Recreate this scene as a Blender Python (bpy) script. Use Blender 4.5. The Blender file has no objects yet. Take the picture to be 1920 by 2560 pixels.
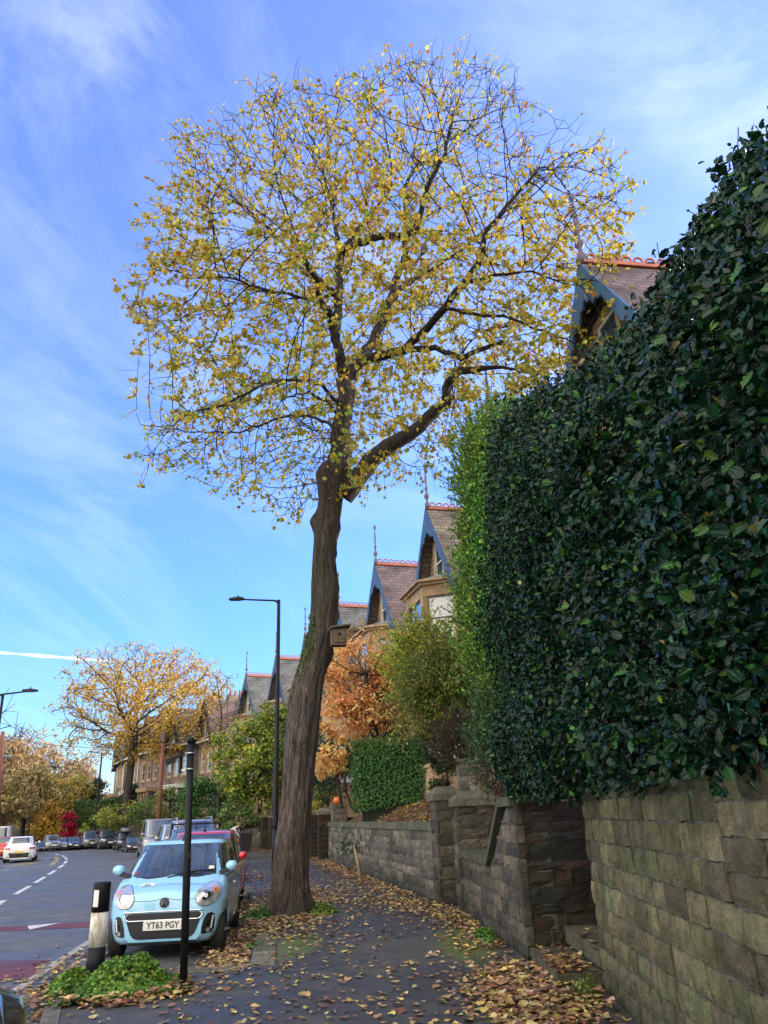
import bpy, math, random
import numpy as np
from mathutils import Vector, Matrix
from mathutils.bvhtree import BVHTree

rng = np.random.default_rng(11)
random.seed(11)
S = bpy.context.scene
COL = S.collection
R = math.radians
PI = math.pi

# ---------------------------------------------------------------- camera
PITCH, ROLL, FPX, H = R(21.54), R(2.2), 1925.0, 1.6
cp, sp, cr, sr = math.cos(PITCH), math.sin(PITCH), math.cos(ROLL), math.sin(ROLL)
F_ = np.array((0, cp, sp)); u0 = np.array((0, -sp, cp))
RT = np.array((cr, 0, 0)) - sr * u0
UP = np.array((sr, 0, 0)) + cr * u0
def ray(x, y):
    return F_ + (x - 960) / FPX * RT + (1280 - y) / FPX * UP
def g(x, y, z=0.0):
    d = ray(x, y); t = (z - H) / d[2]
    return Vector((d[0] * t, d[1] * t, z))
def at(x, y, Y):
    d = ray(x, y); t = Y / d[1]
    return Vector((d[0] * t, Y, H + d[2] * t))
def projn(P):
    v = P - np.array((0, 0, H))
    c = v @ F_
    return np.stack([960 + FPX * (v @ RT) / c, 1280 - FPX * (v @ UP) / c], -1)
cam = bpy.data.cameras.new('camera'); camo = bpy.data.objects.new('camera', cam); COL.objects.link(camo)
camo.matrix_world = Matrix(((RT[0], UP[0], -F_[0], 0), (RT[1], UP[1], -F_[1], 0), (RT[2], UP[2], -F_[2], H), (0, 0, 0, 1)))
cam.sensor_fit = 'HORIZONTAL'; cam.sensor_width = 24.0; cam.lens = 24.0 * FPX / 1920
cam.clip_end = 3000; cam.clip_start = 0.05
S.camera = camo

# ---------------------------------------------------------------- materials
def newmat(name):
    m = bpy.data.materials.new(name); m.use_nodes = True
    nt = m.node_tree
    return m, nt, nt.nodes['Principled BSDF'], nt.nodes['Material Output']
def N(nt, t, **kw):
    n = nt.nodes.new(t)
    for k, v in kw.items(): setattr(n, k, v)
    return n
def noise(nt, scale, detail=4, rough=.55, vec=None, dist=0.0):
    n = N(nt, 'ShaderNodeTexNoise'); n.inputs['Scale'].default_value = scale
    n.inputs['Detail'].default_value = detail; n.inputs['Roughness'].default_value = rough
    n.inputs['Distortion'].default_value = dist
    if vec is not None: nt.links.new(vec, n.inputs['Vector'])
    return n
def ramp(nt, fac, stops):
    r = N(nt, 'ShaderNodeValToRGB'); el = r.color_ramp.elements
    while len(el) < len(stops): el.new(0.5)
    for e, (p, c) in zip(el, stops):
        e.position = p; e.color = (c, c, c, 1) if not hasattr(c, '__len__') else (*c, 1)
    nt.links.new(fac, r.inputs['Fac']); return r
def mix(nt, fac, a, b, mode='MIX'):
    m = N(nt, 'ShaderNodeMix', data_type='RGBA', blend_type=mode)
    for sock, v in ((m.inputs['Factor'], fac), (m.inputs['A'], a), (m.inputs['B'], b)):
        if hasattr(v, 'is_output'): nt.links.new(v, sock)
        elif hasattr(v, '__len__'): sock.default_value = (*v, 1)
        else: sock.default_value = v
    return m.outputs['Result']
def bump(nt, hgt, strength, dist, bs, normal=None):
    b = N(nt, 'ShaderNodeBump'); b.inputs['Strength'].default_value = strength; b.inputs['Distance'].default_value = dist
    nt.links.new(hgt, b.inputs['Height'])
    if normal is not None: nt.links.new(normal, b.inputs['Normal'])
    nt.links.new(b.outputs[0], bs.inputs['Normal']); return b.outputs[0]
def objvec(nt, sc=(1, 1, 1), kind='Object'):
    tc = N(nt, 'ShaderNodeTexCoord'); mp = N(nt, 'ShaderNodeMapping'); mp.inputs['Scale'].default_value = sc
    nt.links.new(tc.outputs[kind], mp.inputs[0]); return mp.outputs[0]
def geovec(nt, sc=(1, 1, 1)):
    tc = N(nt, 'ShaderNodeNewGeometry'); mp = N(nt, 'ShaderNodeMapping'); mp.inputs['Scale'].default_value = sc
    nt.links.new(tc.outputs['Position'], mp.inputs[0]); return mp.outputs[0]
def plain(name, col, rough=.5, metal=0, coat=0, var=.12, nscale=6, emit=None, spec=.5):
    m, nt, bs, out = newmat(name)
    v = objvec(nt)
    n = noise(nt, nscale, 5, .6, v)
    lo = tuple(c * (1 - var) for c in col); hi = tuple(min(1, c * (1 + var)) for c in col)
    r = ramp(nt, n.outputs[0], [(.3, lo), (.7, hi)])
    nt.links.new(r.outputs[0], bs.inputs['Base Color'])
    bs.inputs['Roughness'].default_value = rough; bs.inputs['Metallic'].default_value = metal
    bs.inputs['Coat Weight'].default_value = coat; bs.inputs['Coat Roughness'].default_value = .04
    bs.inputs['Specular IOR Level'].default_value = spec
    return m
def attrmat(name, rough=.6, trans=0.0, spec=.4, nscale=30, var=.25, bumps=0.0, bscale=40, coat=0, bdist=.02, stain=False):
    """colour from the vertex attribute 'col' varied by noise; optional translucency for leaves"""
    m, nt, bs, out = newmat(name)
    a = N(nt, 'ShaderNodeAttribute', attribute_name='col')
    n = noise(nt, nscale, 4, .6, geovec(nt))
    r = ramp(nt, n.outputs[0], [(.25, 1 - var), (.75, 1 + var)])
    c = mix(nt, 1.0, a.outputs['Color'], r.outputs[0], 'MULTIPLY')
    nt.links.new(c, bs.inputs['Base Color'])
    bs.inputs['Roughness'].default_value = rough; bs.inputs['Specular IOR Level'].default_value = spec
    bs.inputs['Coat Weight'].default_value = coat; bs.inputs['Coat Roughness'].default_value = .15
    if bumps:
        n2 = noise(nt, bscale, 6, .65, geovec(nt)); bump(nt, n2.outputs[0], bumps, bdist, bs)
        n3 = noise(nt, 60, 4, .7, geovec(nt)); r3 = ramp(nt, n3.outputs[0], [(.3, .7), (.7, 1.25)]); c = mix(nt, 1.0, c, r3.outputs[0], 'MULTIPLY'); nt.links.new(c, bs.inputs['Base Color'])
        if stain:
            n4 = noise(nt, 1.1, 7, .7, geovec(nt), .4); r4 = ramp(nt, n4.outputs[0], [(.44, 0.0), (.66, .6)]); c = mix(nt, r4.outputs[0], c, (.045, .052, .022)); nt.links.new(c, bs.inputs['Base Color'])
    if trans:
        t = N(nt, 'ShaderNodeBsdfTranslucent'); nt.links.new(c, t.inputs[0])
        mx = N(nt, 'ShaderNodeMixShader'); mx.inputs[0].default_value = trans
        nt.links.new(bs.outputs[0], mx.inputs[1]); nt.links.new(t.outputs[0], mx.inputs[2])
        nt.links.new(mx.outputs[0], out.inputs[0])
    return m

M = {}
M['leaf'] = attrmat('autumn_leaf', .55, .45, .4, 60, .12)
M['leafg'] = attrmat('green_leaf', .5, .3, .4, 60, .12)
M['holly'] = attrmat('holly_leaf', .18, .10, .23, 40, .15)
M['litter'] = attrmat('leaf_litter', .6, .1, .4, 50, .2)
M['stone'] = attrmat('gritstone', .85, 0, .25, 9, .45, 1.0, 22, bdist=.045, stain=True)
M['mortar'] = plain('mortar', (.125, .13, .12), .95, var=.45, nscale=7)
M['twig'] = plain('twig_bark', (.045, .036, .032), .9, var=.3, nscale=20)
M['black'] = plain('black_paint', (.009, .01, .013), .5, var=.3, nscale=3, spec=.2)
M['blackplastic'] = plain('black_plastic', (.016, .017, .02), .5, var=.2)
M['tyre'] = plain('tyre_rubber', (.018, .018, .018), .8)
M['rim'] = plain('alloy_rim', (.42, .43, .45), .3, .8)
M['chrome'] = plain('chrome', (.75, .76, .78), .12, 1)
M['white'] = plain('white_paint', (.72, .72, .69), .5, var=.08, nscale=4)
M['plate'] = plain('plate_white', (.78, .78, .72), .4, var=.03)
M['plate_y'] = plain('plate_yellow', (.75, .55, .1), .4, var=.03)
M['letter'] = plain('letter_black', (.01, .01, .012), .5, var=.02)
M['green'] = plain('sticker_green', (.01, .3, .18), .5, var=.05)
M['reflector'] = plain('lamp_glass', (.42, .44, .48), .2, .3, 1, var=.35, nscale=14)
M['indicator'] = plain('amber_lens', (.7, .22, .07), .2, coat=1)
M['redlens'] = plain('red_lens', (.4, .01, .02), .2, coat=1)
M['led'] = plain('led_strip', (.9, .92, .95), .3, coat=.5, var=.05)
M['pumpkin'] = plain('pumpkin_skin', (.75, .16, .02), .45, var=.15, nscale=10)
M['jeans'] = plain('denim', (.05, .11, .22), .9, var=.3, nscale=20)
M['shirt'] = plain('pale_cotton', (.5, .52, .6), .9, var=.15, nscale=12)
M['skin'] = plain('skin', (.55, .33, .25), .6, var=.06)
M['hair'] = plain('brown_hair', (.16, .08, .04), .7, var=.3, nscale=30)
M['wood'] = plain('weathered_wood', (.12, .085, .06), .85, var=.35, nscale=8)
M['pole'] = plain('telegraph_pole_wood', (.17, .06, .04), .85, var=.3, nscale=3)
M['bluepaint'] = plain('barge_board_blue', (.045, .12, .24), .45, var=.25, nscale=3)
M['bargedark'] = plain('barge_board_navy', (.028, .06, .115), .45, var=.25, nscale=3)
M['terracotta'] = plain('terracotta_ridge', (.40, .13, .075), .8, var=.3, nscale=5)
M['finial'] = plain('finial_lead', (.12, .11, .17), .6, var=.3)
M['frame'] = plain('window_frame_dark', (.07, .065, .06), .5, var=.3)
M['framew'] = plain('window_frame_white', (.62, .62, .58), .5, var=.1)
M['sandstone'] = plain('dressed_sandstone', (.36, .25, .15), .85, var=.3, nscale=2.5)
M['lead'] = plain('lead_flashing', (.17, .19, .19), .7, var=.3, nscale=3)
M['blind'] = plain('white_blind', (.75, .77, .8), .6, var=.04)

def glassmat(name, col, rough=.04, trans=0):
    m, nt, bs, out = newmat(name)
    bs.inputs['Base Color'].default_value = (*col, 1); bs.inputs['Roughness'].default_value = rough
    bs.inputs['Specular IOR Level'].default_value = .9; bs.inputs['Coat Weight'].default_value = 1; bs.inputs['Coat Roughness'].default_value = .02
    n = noise(nt, 1.4, 3, .5, objvec(nt)); r = ramp(nt, n.outputs[0], [(.35, tuple(c * .6 for c in col)), (.65, tuple(c * 1.5 for c in col))])
    nt.links.new(r.outputs[0], bs.inputs['Base Color'])
    return m
M['carglass'] = glassmat('car_glass', (.03, .05, .075))
M['sideglass'] = glassmat('car_side_glass', (.008, .011, .014))
M['seatglass'] = glassmat('seat_behind_glass', (.055, .075, .10), .12)
M['pane'] = glassmat('window_pane', (.05, .07, .09))
def paint(name, col, metal=.2):
    return plain(name, col, .28, metal, 1, .05, 2)

def mat_bark():
    m, nt, bs, out = newmat('lime_bark')
    v = geovec(nt, (13, 13, 1.5)); n = noise(nt, 2.2, 9, .75, v, .9)
    v2 = geovec(nt); n2 = noise(nt, .9, 4, .6, v2)
    r = ramp(nt, n.outputs[0], [(.38, (.045, .036, .032)), (.52, (.15, .122, .108)), (.68, (.31, .262, .235))])
    g1 = ramp(nt, n2.outputs[0], [(.5, 0.0), (.68, .7)])
    sep = N(nt, 'ShaderNodeSeparateXYZ'); nt.links.new(v2, sep.inputs[0])
    hr = N(nt, 'ShaderNodeMapRange'); nt.links.new(sep.outputs[2], hr.inputs[0]); hr.inputs[1].default_value = 3; hr.inputs[2].default_value = 7; hr.inputs[3].default_value = .25; hr.inputs[4].default_value = 1
    ml = N(nt, 'ShaderNodeMath', operation='MULTIPLY'); nt.links.new(g1.outputs[0], ml.inputs[0]); nt.links.new(hr.outputs[0], ml.inputs[1])
    c = mix(nt, ml.outputs[0], r.outputs[0], (.07, .085, .05))
    a = N(nt, 'ShaderNodeAttribute', attribute_name='col')
    c = mix(nt, 1.0, c, a.outputs['Color'], 'MULTIPLY')
    nt.links.new(c, bs.inputs['Base Color']); bs.inputs['Roughness'].default_value = .9; bs.inputs['Specular IOR Level'].default_value = .2
    bump(nt, n.outputs[0], 1.0, .11, bs)
    return m
M['bark'] = mat_bark()

def mat_asphalt(name, base, wet, moss=0.0, tint=(1, 1, 1), patchy=1.0):
    m, nt, bs, out = newmat(name)
    v = geovec(nt)
    fine = noise(nt, 90, 3, .7, v); mid = noise(nt, 3.2, 6, .62, v); big = noise(nt, .5, 5, .6, v, .8)
    c0 = ramp(nt, fine.outputs[0], [(.3, tuple(base * .6 * t for t in tint)), (.72, tuple(base * 1.5 * t for t in tint))])
    c1 = ramp(nt, mid.outputs[0], [(.3, .62), (.7, 1.3)])
    c = mix(nt, 1.0, c0.outputs[0], c1.outputs[0], 'MULTIPLY')
    w = ramp(nt, big.outputs[0], [(.38, 0.0), (.62, 1.0)])
    c = mix(nt, w.outputs[0], c, mix(nt, 1.0, c, (.6, .6, .62), 'MULTIPLY'))
    st_ = noise(nt, 1.6, 8, .72, v, .3); sr_ = ramp(nt, st_.outputs[0], [(.50, 0.0), (.66, .55)]); c = mix(nt, sr_.outputs[0], c, (.075, .064, .054))
    gr_ = noise(nt, 240, 2, .6, v); g2_ = ramp(nt, gr_.outputs[0], [(.35, .55), (.62, 1.0), (.74, 1.9)]); c = mix(nt, 1.0, c, g2_.outputs[0], 'MULTIPLY')
    if moss:
        a = N(nt, 'ShaderNodeAttribute', attribute_name='moss')
        n3 = noise(nt, 3.6, 8, .78, v, .6); ad = N(nt, 'ShaderNodeMath', operation='MULTIPLY'); nt.links.new(n3.outputs[0], ad.inputs[0]); nt.links.new(a.outputs['Fac'], ad.inputs[1])
        mm = ramp(nt, ad.outputs[0], [(.34, 0.0), (.72, .9)])
        c = mix(nt, mm.outputs[0], c, (.10, .125, .015))
    nt.links.new(c, bs.inputs['Base Color'])
    rr = ramp(nt, big.outputs[0], [(.35, .75), (.65, wet)])
    nt.links.new(rr.outputs[0], bs.inputs['Roughness']); bs.inputs['Specular IOR Level'].default_value = .36
    bump(nt, fine.outputs[0], .6, .012, bs)
    return m
M['road'] = mat_asphalt('road_asphalt', .155, .30, tint=(.96, 1.0, 1.04))
M['pave'] = mat_asphalt('pavement_asphalt', .085, .32, 1.0, tint=(1.04, 1.03, .95))
M['redroad'] = mat_asphalt('red_road_surface', .15, .45, tint=(1.35, .30, .36))
def mat_line(name, col):
    m, nt, bs, out = newmat(name)
    n = noise(nt, 7, 6, .75, geovec(nt)); r = ramp(nt, n.outputs[0], [(.36, tuple(c * .25 for c in col)), (.47, col)])
    nt.links.new(r.outputs[0], bs.inputs['Base Color']); bs.inputs['Roughness'].default_value = .6
    return m
M['line'] = mat_line('road_line_white', (.62, .62, .58)); M['liney'] = mat_line('road_line_yellow', (.6, .42, .12)); M['edge'] = mat_line('worn_edge_line', (.36, .32, .26))
def mat_ground(name, a, b, c_, sc=1.5):
    m, nt, bs, out = newmat(name)
    n = noise(nt, sc, 7, .7, geovec(nt)); r = ramp(nt, n.outputs[0], [(.3, a), (.52, b), (.72, c_)])
    nt.links.new(r.outputs[0], bs.inputs['Base Color']); bs.inputs['Roughness'].default_value = .95
    n2 = noise(nt, 18, 5, .7, geovec(nt)); bump(nt, n2.outputs[0], 1, .08, bs)
    return m
M['earth'] = mat_ground('earth', (.03, .035, .015), (.07, .055, .03), (.12, .10, .05))
M['bank'] = mat_ground('leafy_bank', (.05, .025, .015), (.13, .07, .035), (.26, .15, .06), 9)
def mat_brick(name, c1, c2, mort, bw, bh, msize=.02, vert=False, rough=.85, stain=True, bstr=.8, off=.5):
    """courses on any vertical or sloping face: (horizontal run, height) from object coordinates"""
    m, nt, bs, out = newmat(name)
    tc = N(nt, 'ShaderNodeTexCoord'); sep = N(nt, 'ShaderNodeSeparateXYZ'); nt.links.new(tc.outputs['Object'], sep.inputs[0])
    ad = N(nt, 'ShaderNodeMath', operation='ADD'); nt.links.new(sep.outputs[0], ad.inputs[0]); nt.links.new(sep.outputs[1], ad.inputs[1])
    cb = N(nt, 'ShaderNodeCombineXYZ')
    nt.links.new((sep.outputs[0] if vert else ad.outputs[0]), cb.inputs[0]); nt.links.new(sep.outputs[2], cb.inputs[1])
    b = N(nt, 'ShaderNodeTexBrick'); nt.links.new(cb.outputs[0], b.inputs['Vector'])
    b.inputs['Color1'].default_value = (*c1, 1); b.inputs['Color2'].default_value = (*c2, 1); b.inputs['Mortar'].default_value = (*mort, 1)
    b.inputs['Scale'].default_value = 1; b.inputs['Brick Width'].default_value = bw; b.inputs['Row Height'].default_value = bh
    b.inputs['Mortar Size'].default_value = msize; b.inputs['Mortar Smooth'].default_value = .3; b.inputs['Bias'].default_value = 0; b.offset = off
    n = noise(nt, 1.1, 6, .65, tc.outputs['Object']); r = ramp(nt, n.outputs[0], [(.3, .55), (.7, 1.35)])
    c = mix(nt, 1.0, b.outputs['Color'], r.outputs[0], 'MULTIPLY')
    nt.links.new(c, bs.inputs['Base Color']); bs.inputs['Roughness'].default_value = rough
    n2 = noise(nt, 14, 5, .7, tc.outputs['Object'])
    mm = N(nt, 'ShaderNodeMath', operation='SUBTRACT'); nt.links.new(n2.outputs[0], mm.inputs[0]); nt.links.new(b.outputs['Fac'], mm.inputs[1])
    bump(nt, mm.outputs[0], bstr, .03, bs)
    return m
M['hwall'] = mat_brick('house_gritstone', (.33, .22, .13), (.20, .135, .085), (.13, .10, .075), .42, .17)
M['twall'] = mat_brick('terrace_stone', (.36, .265, .20), (.22, .165, .13), (.12, .10, .08), .38, .15)
M['slate_p'] = mat_brick('purple_slate', (.21, .145, .14), (.15, .105, .105), (.05, .04, .04), .30, .17, .012, True)
M['slate_g'] = mat_brick('grey_slate', (.17, .17, .155), (.125, .125, .12), (.04, .04, .04), .30, .17, .012, True)
M['slate_w'] = mat_brick('weathered_slate', (.27, .23, .16), (.19, .14, .11), (.06, .05, .04), .30, .17, .012, True)
M['slate_b'] = mat_brick('blue_slate', (.10, .14, .19), (.07, .10, .14), (.03, .03, .04), .30, .17, .012, True)

# ---------------------------------------------------------------- mesh helpers
class MB:
    def __init__(s): s.v = []; s.f = []; s.c = []; s.m = []; s.sm = []
    def add(s, verts, faces, col=(1, 1, 1), mi=0, smooth=False):
        o = len(s.v); s.v += [tuple(p) for p in verts]
        s.f += [tuple(i + o for i in f) for f in faces]
        if len(col) == 3 and not hasattr(col[0], '__len__'): s.c += [tuple(col)] * len(verts)
        else: s.c += [tuple(c) for c in col]
        s.m += [mi] * len(faces); s.sm += [smooth] * len(faces)
    def box(s, c, sz, rz=0, mat=None, **k):
        x, y, z = sz[0] / 2, sz[1] / 2, sz[2] / 2
        V = [Vector((a * x, b * y, d * z)) for a in (-1, 1) for b in (-1, 1) for d in (-1, 1)]
        Mx = mat if mat is not None else Matrix.Rotation(rz, 3, 'Z')
        V = [Mx @ p + Vector(c) for p in V]
        s.add(V, [(0, 1, 3, 2), (4, 6, 7, 5), (0, 4, 5, 1), (2, 3, 7, 6), (0, 2, 6, 4), (1, 5, 7, 3)], **k)
    def span(s, a, b, w, h, **k):
        """box along a->b, width w, height h centred"""
        a, b = Vector(a), Vector(b); d = b - a; L = d.length; d.normalize()
        side = Vector((0, 0, 1)).cross(d)
        if side.length < 1e-4: side = Vector((1, 0, 0))
        side.normalize(); up = d.cross(side)
        Mx = Matrix((d, side, up)).transposed()
        s.box((a + b) / 2, (L, w, h), mat=Mx, **k)
    def tube(s, pts, rad, n=8, cap=True, **k):
        pts = [Vector(p) for p in pts]; m = len(pts)
        if not hasattr(rad, '__len__'): rad = [rad] * m
        V = []; Fc = []; prev = None
        for i, p in enumerate(pts):
            d = (pts[min(i + 1, m - 1)] - pts[max(i - 1, 0)]); d.normalize()
            if prev is None:
                a = Vector((1, 0, 0)) if abs(d.x) < .9 else Vector((0, 1, 0)); u = d.cross(a).normalized()
            else: u = (prev - d * prev.dot(d)).normalized()
            prev = u; w = d.cross(u)
            for j in range(n):
                t = 2 * PI * j / n; V.append(p + (u * math.cos(t) + w * math.sin(t)) * rad[i])
        for i in range(m - 1):
            for j in range(n): Fc.append((i * n + j, i * n + (j + 1) % n, (i + 1) * n + (j + 1) % n, (i + 1) * n + j))
        if cap: Fc.append(tuple(range(n - 1, -1, -1))); Fc.append(tuple((m - 1) * n + j for j in range(n)))
        k.setdefault('smooth', True); s.add(V, Fc, **k)
    def lathe(s, prof, n=16, c=(0, 0, 0), **k):
        V = []; Fc = []
        for r, z in prof:
            for j in range(n): t = 2 * PI * j / n; V.append((c[0] + r * math.cos(t), c[1] + r * math.sin(t), c[2] + z))
        for i in range(len(prof) - 1):
            for j in range(n): Fc.append((i * n + j, i * n + (j + 1) % n, (i + 1) * n + (j + 1) % n, (i + 1) * n + j))
        Fc.append(tuple(range(n - 1, -1, -1))); Fc.append(tuple((len(prof) - 1) * n + j for j in range(n)))
        k.setdefault('smooth', True); s.add(V, Fc, **k)
    def prism(s, poly, depth, Mx=None, **k):
        """poly in local xz, extruded along local y from 0 to depth"""
        n = len(poly); V = [Vector((x, 0, z)) for x, z in poly] + [Vector((x, depth, z)) for x, z in poly]
        if Mx is not None: V = [Mx @ p for p in V]
        s.add(V, [tuple(range(n)), tuple(range(2 * n - 1, n - 1, -1))] + [(i, i + n, (i + 1) % n + n, (i + 1) % n) for i in range(n)], **k)
    def slab(s, poly, z0, z1, **k):
        n = len(poly); V = [(p[0], p[1], z0) for p in poly] + [(p[0], p[1], z1) for p in poly]
        s.add(V, [tuple(range(n - 1, -1, -1)), tuple(range(n, 2 * n))] + [(i, (i + 1) % n, (i + 1) % n + n, i + n) for i in range(n)], **k)
    def build(s, name, mat, parent=None, loc=None):
        me = bpy.data.meshes.new(name); me.from_pydata(s.v, [], s.f)
        for mm in (mat if isinstance(mat, (list, tuple)) else [mat]): me.materials.append(mm)
        me.polygons.foreach_set('material_index', s.m); me.polygons.foreach_set('use_smooth', s.sm)
        a = me.color_attributes.new('col', 'FLOAT_COLOR', 'POINT')
        arr = np.ones((len(s.v), 4), 'f'); arr[:, :3] = np.array(s.c, 'f').reshape(-1, 3); a.data.foreach_set('color', arr.ravel())
        me.update()
        o = bpy.data.objects.new(name, me); COL.objects.link(o)
        if parent is not None: o.parent = parent
        if loc is not None: o.location = loc
        return o
def tag(o, label=None, cat=None, group=None, kind=None):
    if label: o['label'] = label
    if cat: o['category'] = cat
    if group: o['group'] = group
    if kind: o['kind'] = kind
    return o
def empty(name, loc=(0, 0, 0), rz=0, label=None, cat=None, group=None):
    o = bpy.data.objects.new(name, None); COL.objects.link(o); o.location = loc; o.rotation_euler = (0, 0, rz); o.empty_display_size = .2
    return tag(o, label, cat, group)
def copy_tree(o, parent=None):
    c = o.copy(); COL.objects.link(c)
    if parent is not None: c.parent = parent
    for ch in list(o.children): copy_tree(ch, c)
    return c
def mesh_np(name, V, faces, mat, col=None, parent=None, smooth=False):
    """faces: list of integer arrays (n,k)"""
    me = bpy.data.meshes.new(name)
    me.vertices.add(len(V)); me.vertices.foreach_set('co', np.ascontiguousarray(V, 'f').ravel())
    tot = sum(f.size for f in faces); npoly = sum(len(f) for f in faces)
    me.loops.add(tot); me.polygons.add(npoly)
    me.loops.foreach_set('vertex_index', np.concatenate([f.ravel() for f in faces]).astype('i'))
    ln = np.concatenate([np.full(len(f), f.shape[1]) for f in faces]); st = np.concatenate([[0], np.cumsum(ln)[:-1]])
    me.polygons.foreach_set('loop_start', st.astype('i'))
    me.update(calc_edges=True)
    me.validate()
    me.polygons.foreach_set('use_smooth', np.full(len(me.polygons), smooth))
    me.materials.append(mat)
    if col is not None:
        a = me.color_attributes.new('col', 'FLOAT_COLOR', 'POINT'); arr = np.ones((len(V), 4), 'f'); arr[:, :3] = col; a.data.foreach_set('color', arr.ravel())
    o = bpy.data.objects.new(name, me); COL.objects.link(o)
    if parent is not None: o.parent = parent
    return o

LIME_V = np.array([(0, 0, 0), (.34, .02, .10), (.5, .34, .13), (.34, .72, .07), (0, 1.02, -.06), (-.34, .72, .07), (-.5, .34, .13), (-.34, .02, .10)])
LIME_F = [(0, 1, 2, 3, 4), (0, 4, 5, 6, 7)]
_h = [(.20, .10), (.34, .20), (.29, .34), (.40, .48), (.28, .62), (.30, .80), (.12, .92)]
HOLLY_V = np.array([(0, 0, 0)] + [(x, y, .10 if i % 2 else .02) for i, (x, y) in enumerate(_h)] + [(0, 1.08, -.08)] + [(-x, y, .10 if (6 - i) % 2 else .02) for i, (x, y) in enumerate(reversed(_h))])
HOLLY_F = [tuple(range(0, 9)), (0,) + tuple(range(8, 16))]
OVAL_V = np.array([(0, 0, 0), (.26, .3, .06), (.22, .7, .03), (0, 1, -.04), (-.22, .7, .03), (-.26, .3, .06)])
OVAL_F = [(0, 1, 2, 3), (0, 3, 4, 5)]
def frames(nrm, spin):
    """rotation matrices whose z is nrm, y is spun around it"""
    nrm = nrm / np.linalg.norm(nrm, axis=1, keepdims=True)
    a = np.where(np.abs(nrm[:, 2:3]) < .9, np.array([[0, 0, 1.]]), np.array([[1., 0, 0]]))
    u = np.cross(a, nrm); u /= np.linalg.norm(u, axis=1, keepdims=True); w = np.cross(nrm, u)
    c, s_ = np.cos(spin)[:, None], np.sin(spin)[:, None]
    y = u * c + w * s_; x = np.cross(y, nrm)
    return np.stack([x, y, nrm], 2)
def scatter(tv, tf, pos, rot, sc, col, rimcol=None):
    n, k = len(pos), len(tv)
    V = np.einsum('nij,kj->nki', rot, tv) * sc[:, None, None] + pos[:, None, :]
    Fs = []
    off = (np.arange(n) * k)[:, None]
    for f in tf: Fs.append(np.array(f)[None, :] + off)
    C = np.repeat(col[:, None, :], k, 1)
    if rimcol is not None: C = C * rimcol[None, :, None]
    return V.reshape(-1, 3), Fs, C.reshape(-1, 3)
def merge(parts):
    V = []; C = []; by = {}; o = 0
    for v, fs, c in parts:
        for f in fs: by.setdefault(f.shape[1], []).append(f + o)
        V.append(v); C.append(c); o += len(v)
    return np.concatenate(V), [np.concatenate(x) for x in by.values()], np.concatenate(C)
def palette(cols, n, jit=.15, w=None):
    cols = np.array(cols); i = rng.choice(len(cols), n, p=(np.array(w) / sum(w) if w else None))
    return np.clip(cols[i] * (1 + rng.normal(0, jit, (n, 1))) * (1 + rng.normal(0, jit * .4, (n, 3))), .004, 1)
def fbm(P, seed=0, sc=1.0):
    r = np.random.default_rng(seed); out = np.zeros(len(P)); a = 1.0
    for o in range(4):
        for _ in range(3):
            k = r.normal(0, 1, 3) * sc * 2 ** o; out += a * np.sin(P @ k + r.uniform(0, 6.28))
        a *= .5
    return out / 3.5

# ---------------------------------------------------------------- sky and sun
SUN_EL, SUN_AZ = R(17), R(68)      # azimuth from +Y towards +X
w = bpy.data.worlds.new('World'); S.world = w; w.use_nodes = True; nt = w.node_tree
bg = nt.nodes['Background']
sky = N(nt, 'ShaderNodeTexSky', sky_type='NISHITA'); sky.sun_disc = False; sky.sun_elevation = SUN_EL; sky.sun_rotation = SUN_AZ
sky.air_density = 1.0; sky.dust_density = .6; sky.ozone_density = 3.0; sky.altitude = 100
tc = N(nt, 'ShaderNodeTexCoord'); sep = N(nt, 'ShaderNodeSeparateXYZ'); nt.links.new(tc.outputs['Generated'], sep.inputs[0])
mx = N(nt, 'ShaderNodeMath', operation='MAXIMUM'); nt.links.new(sep.outputs[2], mx.inputs[0]); mx.inputs[1].default_value = .03
ad = N(nt, 'ShaderNodeMath', operation='ADD'); nt.links.new(mx.outputs[0], ad.inputs[0]); ad.inputs[1].default_value = .10
dv = N(nt, 'ShaderNodeVectorMath', operation='DIVIDE'); cb = N(nt, 'ShaderNodeCombineXYZ')
for i in range(3): nt.links.new(ad.outputs[0], cb.inputs[i])
nt.links.new(tc.outputs['Generated'], dv.inputs[0]); nt.links.new(cb.outputs[0], dv.inputs[1])
mp = N(nt, 'ShaderNodeMapping', vector_type='TEXTURE'); mp.inputs['Rotation'].default_value = (0, R(24), 0); mp.inputs['Scale'].default_value = (1.0, .9, .30); mp.inputs['Location'].default_value = (.35, .2, .1)
nt.links.new(tc.outputs['Generated'], mp.inputs[0])
n1 = noise(nt, 1.7, 11, .66, mp.outputs[0], .8); n2 = noise(nt, 2.4, 4, .55, tc.outputs['Generated'], .4)
c1 = ramp(nt, n1.outputs[0], [(.44, 0.0), (.82, .9)]); c2 = ramp(nt, n2.outputs[0], [(.38, .10), (.66, 1.0)])
mm = N(nt, 'ShaderNodeMath', operation='MULTIPLY'); nt.links.new(c1.outputs[0], mm.inputs[0]); nt.links.new(c2.outputs[0], mm.inputs[1])
lowr = ramp(nt, sep.outputs[2], [(.0, .55), (.35, .75), (.6, 1.0)]); mh = N(nt, 'ShaderNodeMath', operation='MULTIPLY'); nt.links.new(mm.outputs[0], mh.inputs[0]); nt.links.new(lowr.outputs[0], mh.inputs[1])
m3 = N(nt, 'ShaderNodeMath', operation='MULTIPLY'); nt.links.new(mh.outputs[0], m3.inputs[0]); m3.inputs[1].default_value = .58
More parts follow.
